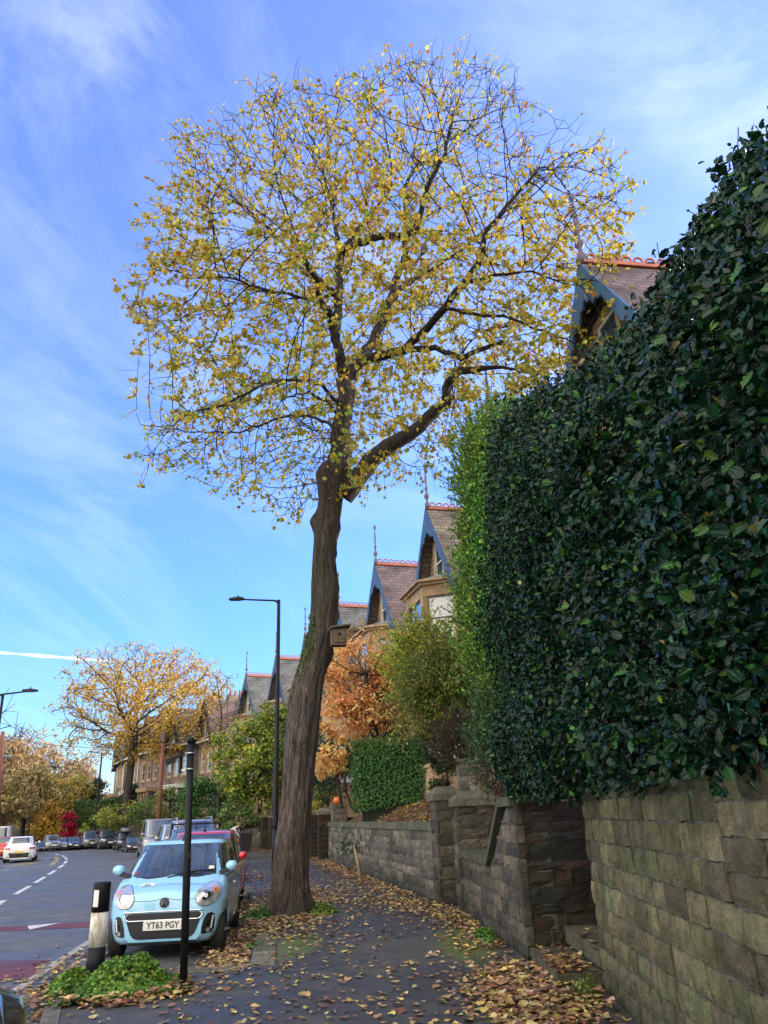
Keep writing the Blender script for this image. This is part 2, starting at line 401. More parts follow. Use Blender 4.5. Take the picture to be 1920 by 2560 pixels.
tint = ramp(nt, sep.outputs[2], [(.0, (.88, .95, 1.1)), (.12, (.58, .86, 1.24)), (.30, (.74, 1.0, 1.52)), (.62, (1.25, 1.22, 1.75)), (.9, (1.5, 1.35, 1.8))])
skyc = mix(nt, 1.0, sky.outputs[0], tint.outputs[0], 'MULTIPLY')
cloud_and_fill = mix(nt, m3.outputs[0], skyc, (5.3, 5.9, 8.3))
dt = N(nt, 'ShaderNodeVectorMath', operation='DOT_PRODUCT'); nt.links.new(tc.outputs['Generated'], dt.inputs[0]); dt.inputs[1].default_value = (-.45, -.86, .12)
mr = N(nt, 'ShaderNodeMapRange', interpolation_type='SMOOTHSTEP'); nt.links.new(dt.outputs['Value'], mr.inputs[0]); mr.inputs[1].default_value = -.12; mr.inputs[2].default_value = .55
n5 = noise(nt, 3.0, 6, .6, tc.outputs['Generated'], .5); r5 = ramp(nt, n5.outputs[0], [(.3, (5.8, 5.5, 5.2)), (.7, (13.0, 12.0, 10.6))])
cloud_and_fill = mix(nt, mr.outputs[0], cloud_and_fill, r5.outputs[0])  # warm bright cloud behind the camera, unseen, added as fill light
# thin contrail low in the sky beyond the bend
ra, rb_ = ray(-20, 1630), ray(262, 1652); ra /= np.linalg.norm(ra); rb_ /= np.linalg.norm(rb_); nn0 = np.cross(ra, rb_); nn0 /= np.linalg.norm(nn0); mid0 = ra + rb_; mid0 /= np.linalg.norm(mid0)
def dotn(v):
    d_ = N(nt, 'ShaderNodeVectorMath', operation='DOT_PRODUCT'); nm0 = N(nt, 'ShaderNodeVectorMath', operation='NORMALIZE'); nt.links.new(tc.outputs['Generated'], nm0.inputs[0]); nt.links.new(nm0.outputs[0], d_.inputs[0]); d_.inputs[1].default_value = tuple(v); return d_.outputs['Value']
ab = N(nt, 'ShaderNodeMath', operation='ABSOLUTE'); nt.links.new(dotn(nn0), ab.inputs[0])
wob = noise(nt, 22, 4, .6, tc.outputs['Generated']); wr_ = N(nt, 'ShaderNodeMapRange'); nt.links.new(wob.outputs[0], wr_.inputs[0]); wr_.inputs[1].default_value = .3; wr_.inputs[2].default_value = .7; wr_.inputs[3].default_value = .0006; wr_.inputs[4].default_value = .0034
dv_ = N(nt, 'ShaderNodeMath', operation='DIVIDE'); nt.links.new(ab.outputs[0], dv_.inputs[0]); nt.links.new(wr_.outputs[0], dv_.inputs[1])
b1 = ramp(nt, dv_.outputs[0], [(.1, .65), (1.0, 0.0)]); b2 = N(nt, 'ShaderNodeMapRange', interpolation_type='SMOOTHSTEP'); nt.links.new(dotn(mid0), b2.inputs[0]); b2.inputs[1].default_value = math.cos(R(4.6)); b2.inputs[2].default_value = math.cos(R(3.0))
b3 = N(nt, 'ShaderNodeMath', operation='MULTIPLY'); nt.links.new(b1.outputs[0], b3.inputs[0]); nt.links.new(b2.outputs[0], b3.inputs[1])
cloud_and_fill = mix(nt, b3.outputs[0], cloud_and_fill, (8.5, 8.8, 9.2))
nt.links.new(cloud_and_fill, bg.inputs['Color']); bg.inputs['Strength'].default_value = .15
sl = bpy.data.lights.new('sun', 'SUN'); sl.energy = 3.2; sl.angle = R(.6); sl.color = (1.0, .88, .72)
so = bpy.data.objects.new('sun', sl); COL.objects.link(so)
sd = Vector((math.sin(SUN_AZ) * math.cos(SUN_EL), math.cos(SUN_AZ) * math.cos(SUN_EL), math.sin(SUN_EL)))
so.rotation_euler = sd.to_track_quat('Z', 'Y').to_euler(); so.location = (20, -10, 30)
S.view_settings.view_transform = 'Standard'; S.view_settings.look = 'None'; S.view_settings.exposure = 1.05; S.view_settings.gamma = 1

# ---------------------------------------------------------------- ground, road, pavement
KERB = [(-1.95, -12), (-1.95, 4.5), (-2.7, 6.5), (-3.42, 8.5), (-3.95, 10.05), (-3.5, 10.5), (-1.8, 10.42), (-2.08, 12.5), (-2.5, 15.0), (-3.5, 20), (-5.2, 27), (-7.9, 37), (-11.6, 50), (-16, 60), (-22.3, 68), (-32, 75), (-47, 82), (-80, 92)]
LEFT = [(-13, -12), (-14.5, 8), (-16.5, 22), (-19.5, 34), (-23.4, 45), (-29, 55), (-38, 62), (-52, 69), (-82, 79)]
WALL = [(1.9, -12), (1.80, 8.4), (1.95, 8.5), (1.9, 10.2), (1.45, 10.2), (1.1, 15.4), (.75, 16.3), (-2.77, 34.1), (-3.3, 37.5), (-6.2, 46), (-9.8, 56), (-14.6, 63), (-20.5, 69.8), (-31, 77.5), (-46, 84.5), (-79, 95)]
def xat(line, y, i0=0):
    for a, b in zip(line[i0:], line[i0 + 1:]):
        if a[1] <= y <= b[1] and b[1] > a[1]: return a[0] + (b[0] - a[0]) * (y - a[1]) / (b[1] - a[1])
    return line[-1][0] if y > line[-1][1] else line[i0][0]
def resample(line, step):
    out = [Vector(line[0])]
    for a, b in zip(line, line[1:]):
        a, b = Vector(a), Vector(b); n = max(1, round((b - a).length / step))
        out += [a + (b - a) * (i / n) for i in range(1, n + 1)]
    return out
mb = MB(); mb.add([(-700, -200, -.16), (700, -200, -.16), (700, 1400, -.16), (-700, 1400, -.16)], [(0, 1, 2, 3)]); tag(mb.build('ground', M['earth']), kind='structure')
# road: one polygon strip between left kerb and right kerb line (drawn a little under the pavement)
RK = [(-1.7, -12), (-1.7, 15), (-3.3, 20), (-5.0, 27), (-7.7, 37), (-11.4, 50), (-15.8, 60), (-22.1, 68.1), (-31.9, 75.2), (-47, 82.3), (-80, 92.3)]
def strip(name, A, B, z, mat, n=60):
    def ev(L, t):
        L = [Vector(p) for p in L]; ds = [0]
        for a, b in zip(L, L[1:]): ds.append(ds[-1] + (b - a).length)
        d = t * ds[-1]
        for i in range(len(L) - 1):
            if d <= ds[i + 1] + 1e-9: return L[i] + (L[i + 1] - L[i]) * ((d - ds[i]) / (ds[i + 1] - ds[i]))
        return L[-1]
    mb = MB(); V = []; Fc = []
    for i in range(n + 1): a, b = ev(A, i / n), ev(B, i / n); V += [(a.x, a.y, z), (b.x, b.y, z)]
    for i in range(n): Fc.append((2 * i, 2 * i + 1, 2 * i + 3, 2 * i + 2))
    mb.add(V, Fc); return mb.build(name, mat)
tag(strip('road', LEFT, RK, -.1, M['road']), kind='structure')
# pavement slab: triangulated grid inside KERB..WALL with a moss attribute
pm = bpy.data.meshes.new('pavement')
poly = [Vector((*p, 0)) for p in KERB] + [Vector((*p, 0)) for p in reversed([(x + .35, y) for x, y in WALL])]
from mathutils.geometry import tessellate_polygon, delaunay_2d_cdt
pts = [Vector((p.x, p.y)) for p in poly]; ne = len(pts)
extra = []
for yy in np.arange(4, 40, .35):
    for xx in np.arange(-8, 2.3, .35):
        extra.append(Vector((xx + .1 * math.sin(yy * 9), yy)))
r_ = delaunay_2d_cdt(pts + extra, [], [list(range(ne))], 1, 1e-4)
pv = [(v.x, v.y, 0) for v in r_[0]]
pm.from_pydata(pv, [], [tuple(f) for f in r_[2]])
pm.materials.append(M['pave'])
ma = pm.attributes.new('moss', 'FLOAT', 'POINT')
def mossat(x, y):
    def bl(cx, cy, rx, ry): return math.exp(-(((x - cx) / rx) ** 2 + ((y - cy) / ry) ** 2))
    e = max(0, 1 - abs(x - xat(WALL, y, 4)) / .6) * .35
    return min(1.7, e + 2.0 * bl(-1.5, 11.9, .45, 1.5) + 2.0 * bl(.80, 11.6, .42, 1.8) + 1.8 * bl(1.1, 7.6, .6, .3) + .8 * bl(-2.2, 17.2, .8, 1.2))
ma.data.foreach_set('value', [mossat(v[0], v[1]) for v in pv])
po = bpy.data.objects.new('pavement', pm); COL.objects.link(po); tag(po, kind='structure')
# kerb stones
kb = MB(); kp = resample(KERB[:10] + KERB[10:14], .9)
for a, b in zip(kp, kp[1:]):
    d = (b - a).normalized(); nn = Vector((-d.y, d.x)); wd = .16
    if a.y > 10.4 and a.y < 17: wd = .3
    cst = random.uniform(.6, 1.15); cc = (.21 * cst, .20 * cst, .165 * cst)
    q = [a + d * .006, b - d * .006, b - d * .006 + -nn * wd, a + d * .006 - nn * wd]
    e = .012 + random.uniform(-.004, .006)
    V = [(q[0].x, q[0].y, -.14), (q[1].x, q[1].y, -.14), (q[2].x, q[2].y, -.14), (q[3].x, q[3].y, -.14)]
    ins = nn * -.015
    V += [((q[0] + ins * 0).x, (q[0]).y, e - .02), (q[1].x, q[1].y, e - .02), (q[2].x, q[2].y, e), (q[3].x, q[3].y, e), ((q[0] + ins).x, (q[0] + ins).y, e), ((q[1] + ins).x, (q[1] + ins).y, e)]
    kb.add(V, [(0, 1, 5, 4), (4, 5, 9, 8), (8, 9, 6, 7), (1, 2, 6, 9, 5), (3, 0, 4, 8, 7), (2, 3, 7, 6)], col=cc)
tag(kb.build('kerb', M['stone']), kind='structure')
kb = MB(); kp = resample(LEFT, 1.2)
for a, b in zip(kp, kp[1:]):
    d = (b - a).normalized(); nn = Vector((-d.y, d.x)); q = [a, b, b + nn * .16, a + nn * .16]
    kb.slab([(p.x, p.y) for p in q][::1], -.14, .02, col=(.22, .21, .19))
tag(kb.build('kerb', M['stone']), kind='structure')
tag(strip('pavement', [(x - 3.2, y + 1) for x, y in LEFT], [(x - .12, y) for x, y in LEFT], 0.0, M['pave'], 40), kind='structure')
# markings
def flat(name, polys, z, mat):
    mb = MB()
    for p in polys: mb.add([(a[0], a[1], z) for a in p], [tuple(range(len(p)))])
    return tag(mb.build(name, mat), kind='structure')
def pxg(lst, z=-.1): return [g(x, y, z)[:2] for x, y in lst]
CENTRE = [g(x, y, -.1).to_2d() for x, y in ((-40, 2286), (4, 2255), (75, 2215), (132, 2180), (159, 2162), (168, 2150), (160, 2141), (140, 2135))]
CENTRE += [Vector((-30, 64.0)), Vector((-38, 68.0)), Vector((-50, 73))]
rs = resample(CENTRE, .5); dash = []; acc = 0
for a, b in zip(rs, rs[1:]):
    if (acc % 5.2) < 3.5:
        d = (b - a).normalized(); nn = Vector((-d.y, d.x)) * .075; dash.append([a - nn, b - nn, b + nn, a + nn])
    acc += (b - a).length
flat('road_marking', dash, -.096, M['line'])
flat('red_road_surface', [pxg([(-60, 2321), (255, 2303), (300, 2303), (300, 2315), (235, 2318), (-60, 2332)])], -.096, M['redroad'])
flat('red_road_surface', [pxg([(-80, 2404), (125, 2400), (80, 2446), (-80, 2456)])], -.096, M['redroad'])
flat('road_marking', [pxg([(68, 2316), (150, 2308), (74, 2325)])], -.092, M['line'])
e0 = [g(x, y, -.1).to_2d() for x, y in ((275, 2325), (222, 2355), (150, 2402), (60, 2462), (10, 2500), (-60, 2560))]
pl = []
for a, b in zip(e0, e0[1:]):
    d = (b - a).normalized(); nn = Vector((-d.y, d.x)) * .06; pl.append([a - nn, b - nn, b + nn, a + nn])
flat('road_edge_line', pl, -.095, M['edge'])
# parking bay marks behind the white car: broken yellow arc, legend blocks and thin white lines
arc = [g(x, y, -.1).to_2d() for x, y in ((128, 2163), (135, 2157), (141, 2151), (143, 2147), (140, 2143))]
pl = []
rsa = resample(arc, .55)
for i, (a, b) in enumerate(zip(rsa, rsa[1:])):
    if i % 2 == 0: d = (b - a).normalized(); nn = Vector((-d.y, d.x)) * .13; pl.append([a - nn, b - nn, b + nn, a + nn])
for x, y in ((40, 2163), (50, 2160), (66, 2157), (80, 2154), (90, 2156), (102, 2152), (60, 2163), (78, 2159)):
    c = g(x, y, -.1).to_2d(); pl.append([c + Vector(p) for p in ((-.3, -.18), (.22, -.18), (.3, .18), (-.22, .18))])
flat('bay_marking', pl, -.095, M['liney'])
pl = []
for p, q in (((78, 2168), (126, 2163)), ((92, 2150), (138, 2143)), ((14, 2168), (40, 2164)), ((-10, 2179), (22, 2175)), ((112, 2154), (124, 2152))):
    a, b = g(*p, -.1).to_2d(), g(*q, -.1).to_2d(); d = (b - a).normalized(); nn = Vector((-d.y, d.x)) * .05; pl.append([a - nn, b - nn, b + nn, a + nn])
flat('bay_marking', pl, -.095, M['line'])

# ---------------------------------------------------------------- stone walls
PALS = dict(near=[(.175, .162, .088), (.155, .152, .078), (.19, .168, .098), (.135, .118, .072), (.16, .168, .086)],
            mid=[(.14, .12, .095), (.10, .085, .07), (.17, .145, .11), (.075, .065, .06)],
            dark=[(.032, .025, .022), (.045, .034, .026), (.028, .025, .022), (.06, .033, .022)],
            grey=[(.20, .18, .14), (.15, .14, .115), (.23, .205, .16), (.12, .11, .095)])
def stones(mb, A, B, z0, top, nrm, pal='mid', ch=(.15, .21), bw=(.18, .46), seed=0, depth=.05, rough=.012, gap=.012, batter=0.0, nx=3, basemoss=True):
    """courses of separate rough blocks on the plane A->B, facing nrm; top is a height or a function of the distance"""
    rr = random.Random(seed); A, B = Vector(A), Vector(B); d = (B - A); L = d.length; d.normalize(); nrm = Vector((*nrm, 0)).normalized()
    tf = top if callable(top) else (lambda s: top)
    mxh = max(tf(L * i / 20) for i in range(21)); z = z0; row = 0
    while z < mxh - .05:
        h = rr.uniform(*ch)
        if mxh - (z + h) < .07: h = mxh - z
        s = -rr.uniform(0, bw[0]) * 0
        while s < L - .01:
            wd = rr.uniform(*bw)
            if L - (s + wd) < .12: wd = L - s
            tm = min(tf(s), tf(min(L, s + wd)))
            if z + .05 < tm:
                zt = min(z + h, tm) - gap * .5; zb = z + gap * .5; s0, s1 = s + gap * .5, s + wd - gap * .5
                ny = 3; V = []; C = []
                pc = rr.choice(PALS[pal]); k = rr.uniform(.7, 1.3); off = rr.uniform(-.007, .009)
                for j in range(ny + 1):
                    for i in range(nx + 1):
                        fx, fy = i / nx, j / ny; edge = (i in (0, nx)) or (j in (0, ny))
                        o_ = off + (rr.uniform(-rough, rough) if not edge else -rr.uniform(.006, .02))
                        jx = rr.uniform(-.006, .006) if edge else 0; jz = rr.uniform(-.007, .007) if edge else 0
                        zz = zb + (zt - zb) * fy + jz
                        p = A + d * (s0 + (s1 - s0) * fx + jx); p3 = Vector((p.x, p.y, zz)) + nrm * (o_ - batter * zz)
                        V.append(p3)
                        q = k * rr.uniform(.85, 1.12); cc = [c * q for c in pc]
                        if basemoss and zz < .45:
                            t = (1 - zz / .45) * .75; cc = [cc[0] * (1 - t) + .028 * t, cc[1] * (1 - t) + .034 * t, cc[2] * (1 - t) + .022 * t]
                        C.append(cc)
                Fc = []
                for j in range(ny):
                    for i in range(nx): a = j * (nx + 1) + i; Fc.append((a, a + 1, a + nx + 2, a + nx + 1))
                ring = [i for i in range(nx + 1)] + [(j + 1) * (nx + 1) - 1 for j in range(1, ny + 1)] + [ny * (nx + 1) + i for i in range(nx - 1, -1, -1)] + [j * (nx + 1) for j in range(ny - 1, 0, -1)]
                nb = len(V)
                for i in ring: V.append(V[i] - nrm * (depth + .03)); C.append([c * .8 for c in C[i]])
                for a in range(len(ring)):
                    b = (a + 1) % len(ring); Fc.append((ring[b], ring[a], nb + a, nb + b))
                if d.cross(Vector((nrm.x, nrm.y))) > 0: Fc = [f[::-1] for f in Fc]
                mb.add(V, Fc, col=C)
            s += wd
        z += h; row += 1
M['mortar_dark'] = plain('dark_mortar', (.035, .032, .03), .95, var=.5, nscale=7)  # darker mortar for the dark stone palette
M['mortar_olive'] = plain('mossy_mortar', (.075, .08, .065), .95, var=.6, nscale=6)
def wallthing(label, pts, z0, top, thick, side, pal, seed, name='stone_wall', coping=None, ends=True, cat='wall', group=None, **k):
    """polyline wall: core of mortar plus stones on the street face; side=+1/-1 chooses the face"""
    root = empty(name, (0, 0, 0), 0, label, cat, group)
    st = MB(); core = MB()
    for i, (a, b) in enumerate(zip(pts, pts[1:])):
        a, b = Vector(a), Vector(b); d = (b - a).normalized(); nn = Vector((-d.y, d.x)) * side
        stones(st, a, b, z0, top, nn, pal, seed=seed + i, **k)
        n = 8; L = (b - a).length; tf = top if callable(top) else (lambda s: top)
        for q in range(n):
            s0, s1 = max(.04, L * q / n), min(L - .04, L * (q + 1) / n); p0, p1 = a + d * s0, a + d * s1
            ba = k.get('batter', 0)
            f0, f1 = p0 - nn * .022, p1 - nn * .022; r0, r1 = p0 - nn * thick, p1 - nn * thick
            h0, h1 = tf(s0) - .015, tf(s1) - .015
            V = [(f0.x, f0.y, z0 - .1), (f1.x, f1.y, z0 - .1), (r1.x, r1.y, z0 - .1), (r0.x, r0.y, z0 - .1)]
            V += [((f0 - nn * ba * h0).x, (f0 - nn * ba * h0).y, h0), ((f1 - nn * ba * h1).x, (f1 - nn * ba * h1).y, h1), (r1.x, r1.y, h1), (r0.x, r0.y, h0)]
            core.add(V, [(0, 1, 5, 4), (1, 2, 6, 5), (2, 3, 7, 6), (3, 0, 4, 7), (4, 5, 6, 7)])
    st.build('stonework', M['stone'], root); core.build('mortar_core', M[dict(dark='mortar_dark', near='mortar_olive', mid='mortar_olive').get(pal, 'mortar')], root)
    if coping:
        cpb = MB(); over, ht = coping; rr = random.Random(seed)
        for i, (a, b) in enumerate(zip(pts, pts[1:])):
            a, b = Vector(a), Vector(b); d = (b - a).normalized(); nn = Vector((-d.y, d.x)) * side; L = (b - a).length; s = 0
            tf = top if callable(top) else (lambda s: top)
            while s < L - .02:
                wd = rr.uniform(.5, .95); wd = L - s if L - s - wd < .3 else wd
                p0, p1 = a + d * (s + .006), a + d * (s + wd - .006)
                q = [p0 + nn * over, p1 + nn * over, p1 - nn * (thick + .02), p0 - nn * (thick + .02)]
                z1, z2 = tf(s) - .005, tf(s + wd) - .005; kk = rr.uniform(.75, 1.15)
                V = [(q[0].x, q[0].y, z1), (q[1].x, q[1].y, z2), (q[2].x, q[2].y, z2), (q[3].x, q[3].y, z1)]
                V += [(x, y, z + ht) for x, y, z in V]
                Fc = [(0, 1, 5, 4), (1, 2, 6, 5), (2, 3, 7, 6), (3, 0, 4, 7), (4, 5, 6, 7), (3, 2, 1, 0)]
                cpb.add(V, Fc, col=(.145 * kk, .145 * kk, .105 * kk)); s += wd
        cpb.build('coping', M['stone'], root)
    return root
def pier(label, c, sx, sy, h, rz=0, pal='mid', seed=0, cap='pyramid', group=None, cat='gate pier'):
    root = empty('gate_pier', (c[0], c[1], 0), rz, label, cat, group)
    st = MB(); P = [Vector((-sx / 2, -sy / 2)), Vector((sx / 2, -sy / 2)), Vector((sx / 2, sy / 2)), Vector((-sx / 2, sy / 2))]
    for i in range(4):
        a, b = P[i], P[(i + 1) % 4]; d = (b - a).normalized(); stones(st, a, b, 0, h, (d.y, -d.x), pal, bw=(.3, .6), ch=(.17, .25), seed=seed + i, depth=.02)
    st.build('stonework', M['stone'], root)
    core = MB(); core.box((0, 0, h / 2), (sx - .05, sy - .05, h - .03)); core.build('mortar_core', M['mortar_dark' if pal == 'dark' else 'mortar_olive'], root)
    cpb = MB(); e = .035
    a, b = sx / 2 + e, sy / 2 + e; z = h
    if cap == 'pyramid':
        V = [(-a, -b, z), (a, -b, z), (a, b, z), (-a, b, z), (-a, -b, z + .13), (a, -b, z + .13), (a, b, z + .13), (-a, b, z + .13), (-a * .55, -b * .55, z + .26), (a * .55, -b * .55, z + .26), (a * .55, b * .55, z + .26), (-a * .55, b * .55, z + .26)]
        Fc = [(3, 2, 1, 0)] + [(i, (i + 1) % 4, (i + 1) % 4 + 4, i + 4) for i in range(4)] + [(i + 4, (i + 1) % 4 + 4, (i + 1) % 4 + 8, i + 8) for i in range(4)] + [(8, 9, 10, 11)]
        cpb.add(V, Fc, col=(.17, .165, .12))
    else: cpb.box((0, 0, z + .06), (2 * a, 2 * b, .12), col=(.16, .155, .11))
    cpb.build('cap', M['stone'], root)
    return root
# near wall under the holly, running past the camera
wallthing('big rough stone retaining wall in the right foreground under the holly hedge', [(1.62, -1.0), (1.72, 4.5), (1.90, 8.45)], -.02, 1.78, .5, 1, 'near', 5, ch=(.16, .205), bw=(.2, .48), rough=.006, nx=5)
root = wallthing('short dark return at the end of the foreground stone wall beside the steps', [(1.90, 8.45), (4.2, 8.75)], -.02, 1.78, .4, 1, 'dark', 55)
# middle wall: street face with a raking top, then the dark inner return beside the steps
def midtop(s):   # s measured from the gate corner away from the camera
    return 1.66 if s < .75 else (1.66 - (s - .75) * .62 if s < 2.0 else .89)
wallthing('blackened stone wall with raking coping beside the garden steps', [(1.452, 10.12), (1.14, 15.0)], -.02, midtop, .4, 1, 'mid', 21, ch=(.15, .21), bw=(.28, .62))
wallthing('dark inner face of the gateway behind the steps', [(4.6, 10.46), (1.46, 10.13)], -.02, 1.7, .35, 1, 'dark', 31, ch=(.10, .2), bw=(.18, .5), basemoss=False)  # darker stone palette than the wall's street face
# raking coping
mb = MB(); A, B = Vector((1.45, 10.2)), Vector((1.14, 15.0)); d = (B - A).normalized(); nn = Vector((-d.y, d.x))
for s0, s1 in ((-.03, .75), (.76, 2.02), (2.03, 3.3), (3.31, 4.8)):
    p0, p1 = A + d * s0, A + d * s1; q = [p0 + nn * .05, p1 + nn * .05, p1 - nn * .45, p0 - nn * .45]; z0, z1 = midtop(max(s0, 0)), midtop(s1)
    V = [(q[0].x, q[0].y, z0), (q[1].x, q[1].y, z1), (q[2].x, q[2].y, z1), (q[3].x, q[3].y, z0)]; V += [(x, y, z + .11) for x, y, z in V]
    mb.add(V, [(3, 2, 1, 0), (0, 1, 5, 4), (1, 2, 6, 5), (2, 3, 7, 6), (3, 0, 4, 7), (4, 5, 6, 7)], col=(.10, .10, .075))
tag(mb.build('coping_stones', M['stone']), 'sloping stone coping slabs stepping down along the blackened wall', 'coping')
pier('lichen covered chunky gate pier, the nearer of the close pair', (1.45, 15.45), .75, .6, 1.72, R(4), 'mid', 41)
pier('slender gate pier at the near end of the long garden wall', (.98, 16.45), .5, .5, 1.85, R(11), 'mid', 46)
# long garden wall
wallthing('long coursed stone garden wall with flat coping under the clipped hedge', [(.73, 16.75), (-2.77, 33.9)], -.02, lambda s: 1.30, .35, 1, 'grey', 61, ch=(.16, .21), bw=(.45, 1.0), coping=(.03, .16))
pier('pale stone gate pier with the orange pumpkin on top', (-2.35, 34.3), .6, .6, 2.0, R(12), 'grey', 71, cap='flat')
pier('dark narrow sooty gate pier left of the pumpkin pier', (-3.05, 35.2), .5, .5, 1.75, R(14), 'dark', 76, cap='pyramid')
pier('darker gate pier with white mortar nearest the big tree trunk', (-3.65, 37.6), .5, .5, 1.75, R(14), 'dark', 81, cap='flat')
wallthing('low stone garden wall past the dark gate piers, seen left of the big trunk', [(-3.6, 38), (-6.2, 46), (-9.6, 55.5)], -.02, 1.15, .35, 1, 'grey', 85, ch=(.17, .24), bw=(.3, .7), nx=2)
pier('mossy dark gate pier beside the wheelie bin', (-7.9, 50.4), .55, .55, 1.8, R(20), 'dark', 90, cap='flat')
pier('brick banded gate pier with a small pumpkin sitting beside it', (-7.2, 48.8), .5, .5, 1.75, R(20), 'dark', 93, cap='flat')
wallthing('grey stone garden wall running behind the parked vans', [(-10.2, 57), (-14.6, 63.2), (-20.5, 70.4), (-31, 78)], -.02, 1.0, .4, 1, 'grey', 96, ch=(.2, .28), bw=(.4, .9), nx=2)
mb = MB(); mb.tube([g(906, 2212) + Vector((0, 0, 0)), at(879, 2110, g(906, 2212).y + .02) + Vector((.06, 0, 0))], .035, 8)
tag(mb.build('grey_pipe', M['sandstone']), 'thin straight grey pipe leaning against the long garden wall', 'pipe')
# fallen branch / strut lying on raking coping
# steps
for i in range(5):
    mb = MB(); x0 = 1.5 + i * .42
    mb.box((x0 + .25, 9.33, .085 + i * .17 - .04 * (i == 0)), (.52 if i < 4 else .9, 1.62, .17), col=(.12, .11, .075) if i else (.10, .095, .06))
    tag(mb.build('stone_step', M['stone']), ['bottom worn stone step at the gateway, level with the path', 'second stone step up in the gateway between the dark walls', 'third stone step up in the dark gateway', 'fourth stone step up in the dark gateway', 'topmost stone step in the dark gateway'][i], 'step', 'steps in the gateway')
mb = MB(); mb.box((1.42, 8.75, .02), (.35, 1.0, .06), rz=R(8), col=(.13, .125, .10)); tag(mb.build('threshold_slab', M['stone']), 'flat stone slab at the foot of the foreground wall, half under leaves', 'slab')

# garden ground: terraces behind the walls
def terr(name, rows, mat):
    mb = MB(); V = []; n = len(rows[0]); Fc = []
    for r0 in rows: V += r0
    for i in range(len(rows) - 1):
        for j in range(n - 1): a = i * n + j; Fc.append((a, a + 1, a + n + 1, a + n))
    mb.add(V, Fc, smooth=True); return tag(mb.build(name, mat), kind='structure')
rows = []
for y in np.arange(16.4, 36, 1.0):
    x0 = xat(WALL, y, 5) + .28
    rows.append([(x0 + dx, y, z + .06 * math.sin(y * 2 + dx * 3)) for dx, z in ((0, 1.28), (.5, 1.42), (1.2, 1.75), (2.2, 2.05), (4, 2.2), (6.5, 2.3), (16, 2.4))])
terr('garden_bank', rows, M['bank'])
rows = []
for y in list(np.arange(10.75, 16.6, .8)):
    x0 = 1.45 - (y - 10.2) * .065 + .38
    rows.append([(x0 + dx, y, z) for dx, z in ((0, .84), (.5, 1.1), (1.2, 1.5), (2.2, 2.0), (4, 2.2), (16, 2.4))])
terr('garden_bank', rows, M['bank'])
rows = []
for y in np.arange(36, 100, 2.5):
    x0 = xat(WALL, y, 5) + .4
    rows.append([(x0 + dx, y, z) for dx, z in ((0, .7), (1, 1.0), (3, 1.4), (6, 1.7), (18, 2.0))])
terr('garden_bank', rows, M['earth'])
mb = MB(); mb.add([(2.1, -6, 1.7), (14, -6, 1.7), (14, 8.7, 1.7), (2.1, 8.7, 1.7)], [(0, 1, 2, 3)]); mb.add([(3.5, 8.7, 1.0), (14, 8.7, 1.0), (14, 10.8, 1.0), (3.5, 10.8, 1.0)], [(0, 1, 2, 3)])
tag(mb.build('garden_ground', M['earth']), kind='structure')
# ---------------------------------------------------------------- houses
# local frame: x into the plot, y along the street away from the camera, z up; origin under the gable apex on the facade
def window(root, org, ux, w, h, out, frame='frame', pane='pane', sash=True, deep=.05, surround=.13, blind=False):
    """org bottom centre (on wall), ux unit vector along wall, out outward normal; surround, frame and pane"""
    org, ux, out = Vector(org), Vector(ux), Vector(out); up = Vector((0, 0, 1)); Mx = Matrix((ux, out, up)).transposed()
    fr = MB()
    def bar(cx, cz, bw, bh, d0, d1): fr.box(org + ux * cx + up * cz + out * (d0 + d1) / 2, (bw, d1 - d0, bh), mat=Mx)
    t = .07
    bar(-w / 2 + t / 2, h / 2, t, h, -.04, deep); bar(w / 2 - t / 2, h / 2, t, h, -.04, deep)
    bar(0, t / 2, w - 2 * t, t, -.04, deep); bar(0, h - t / 2, w - 2 * t, t, -.04, deep)
    if sash: bar(0, h * .5, w - 2 * t, .05, -.04, deep - .01)
    f = fr.build('window', M[frame], root)
    p = MB(); p.box(org + up * h / 2 + out * (deep * .3), (w - 2 * t, .02, h - 2 * t), mat=Mx); p.build('pane', M['blind'] if blind else M[pane], f)
    if surround:
        s = MB(); e = surround
        for cx, cz, bw, bh in ((-w / 2 - e / 2, h / 2, e, h), (w / 2 + e / 2, h / 2, e, h), (0, h + e * .6, w + 2.6 * e, e * 1.2), (0, -e * .5, w + 2.9 * e, e)):
            s.box(org + ux * cx + up * cz + out * .02, (bw, .13, bh), mat=Mx)
        s.build('surround', M['sandstone'], f)
    return f
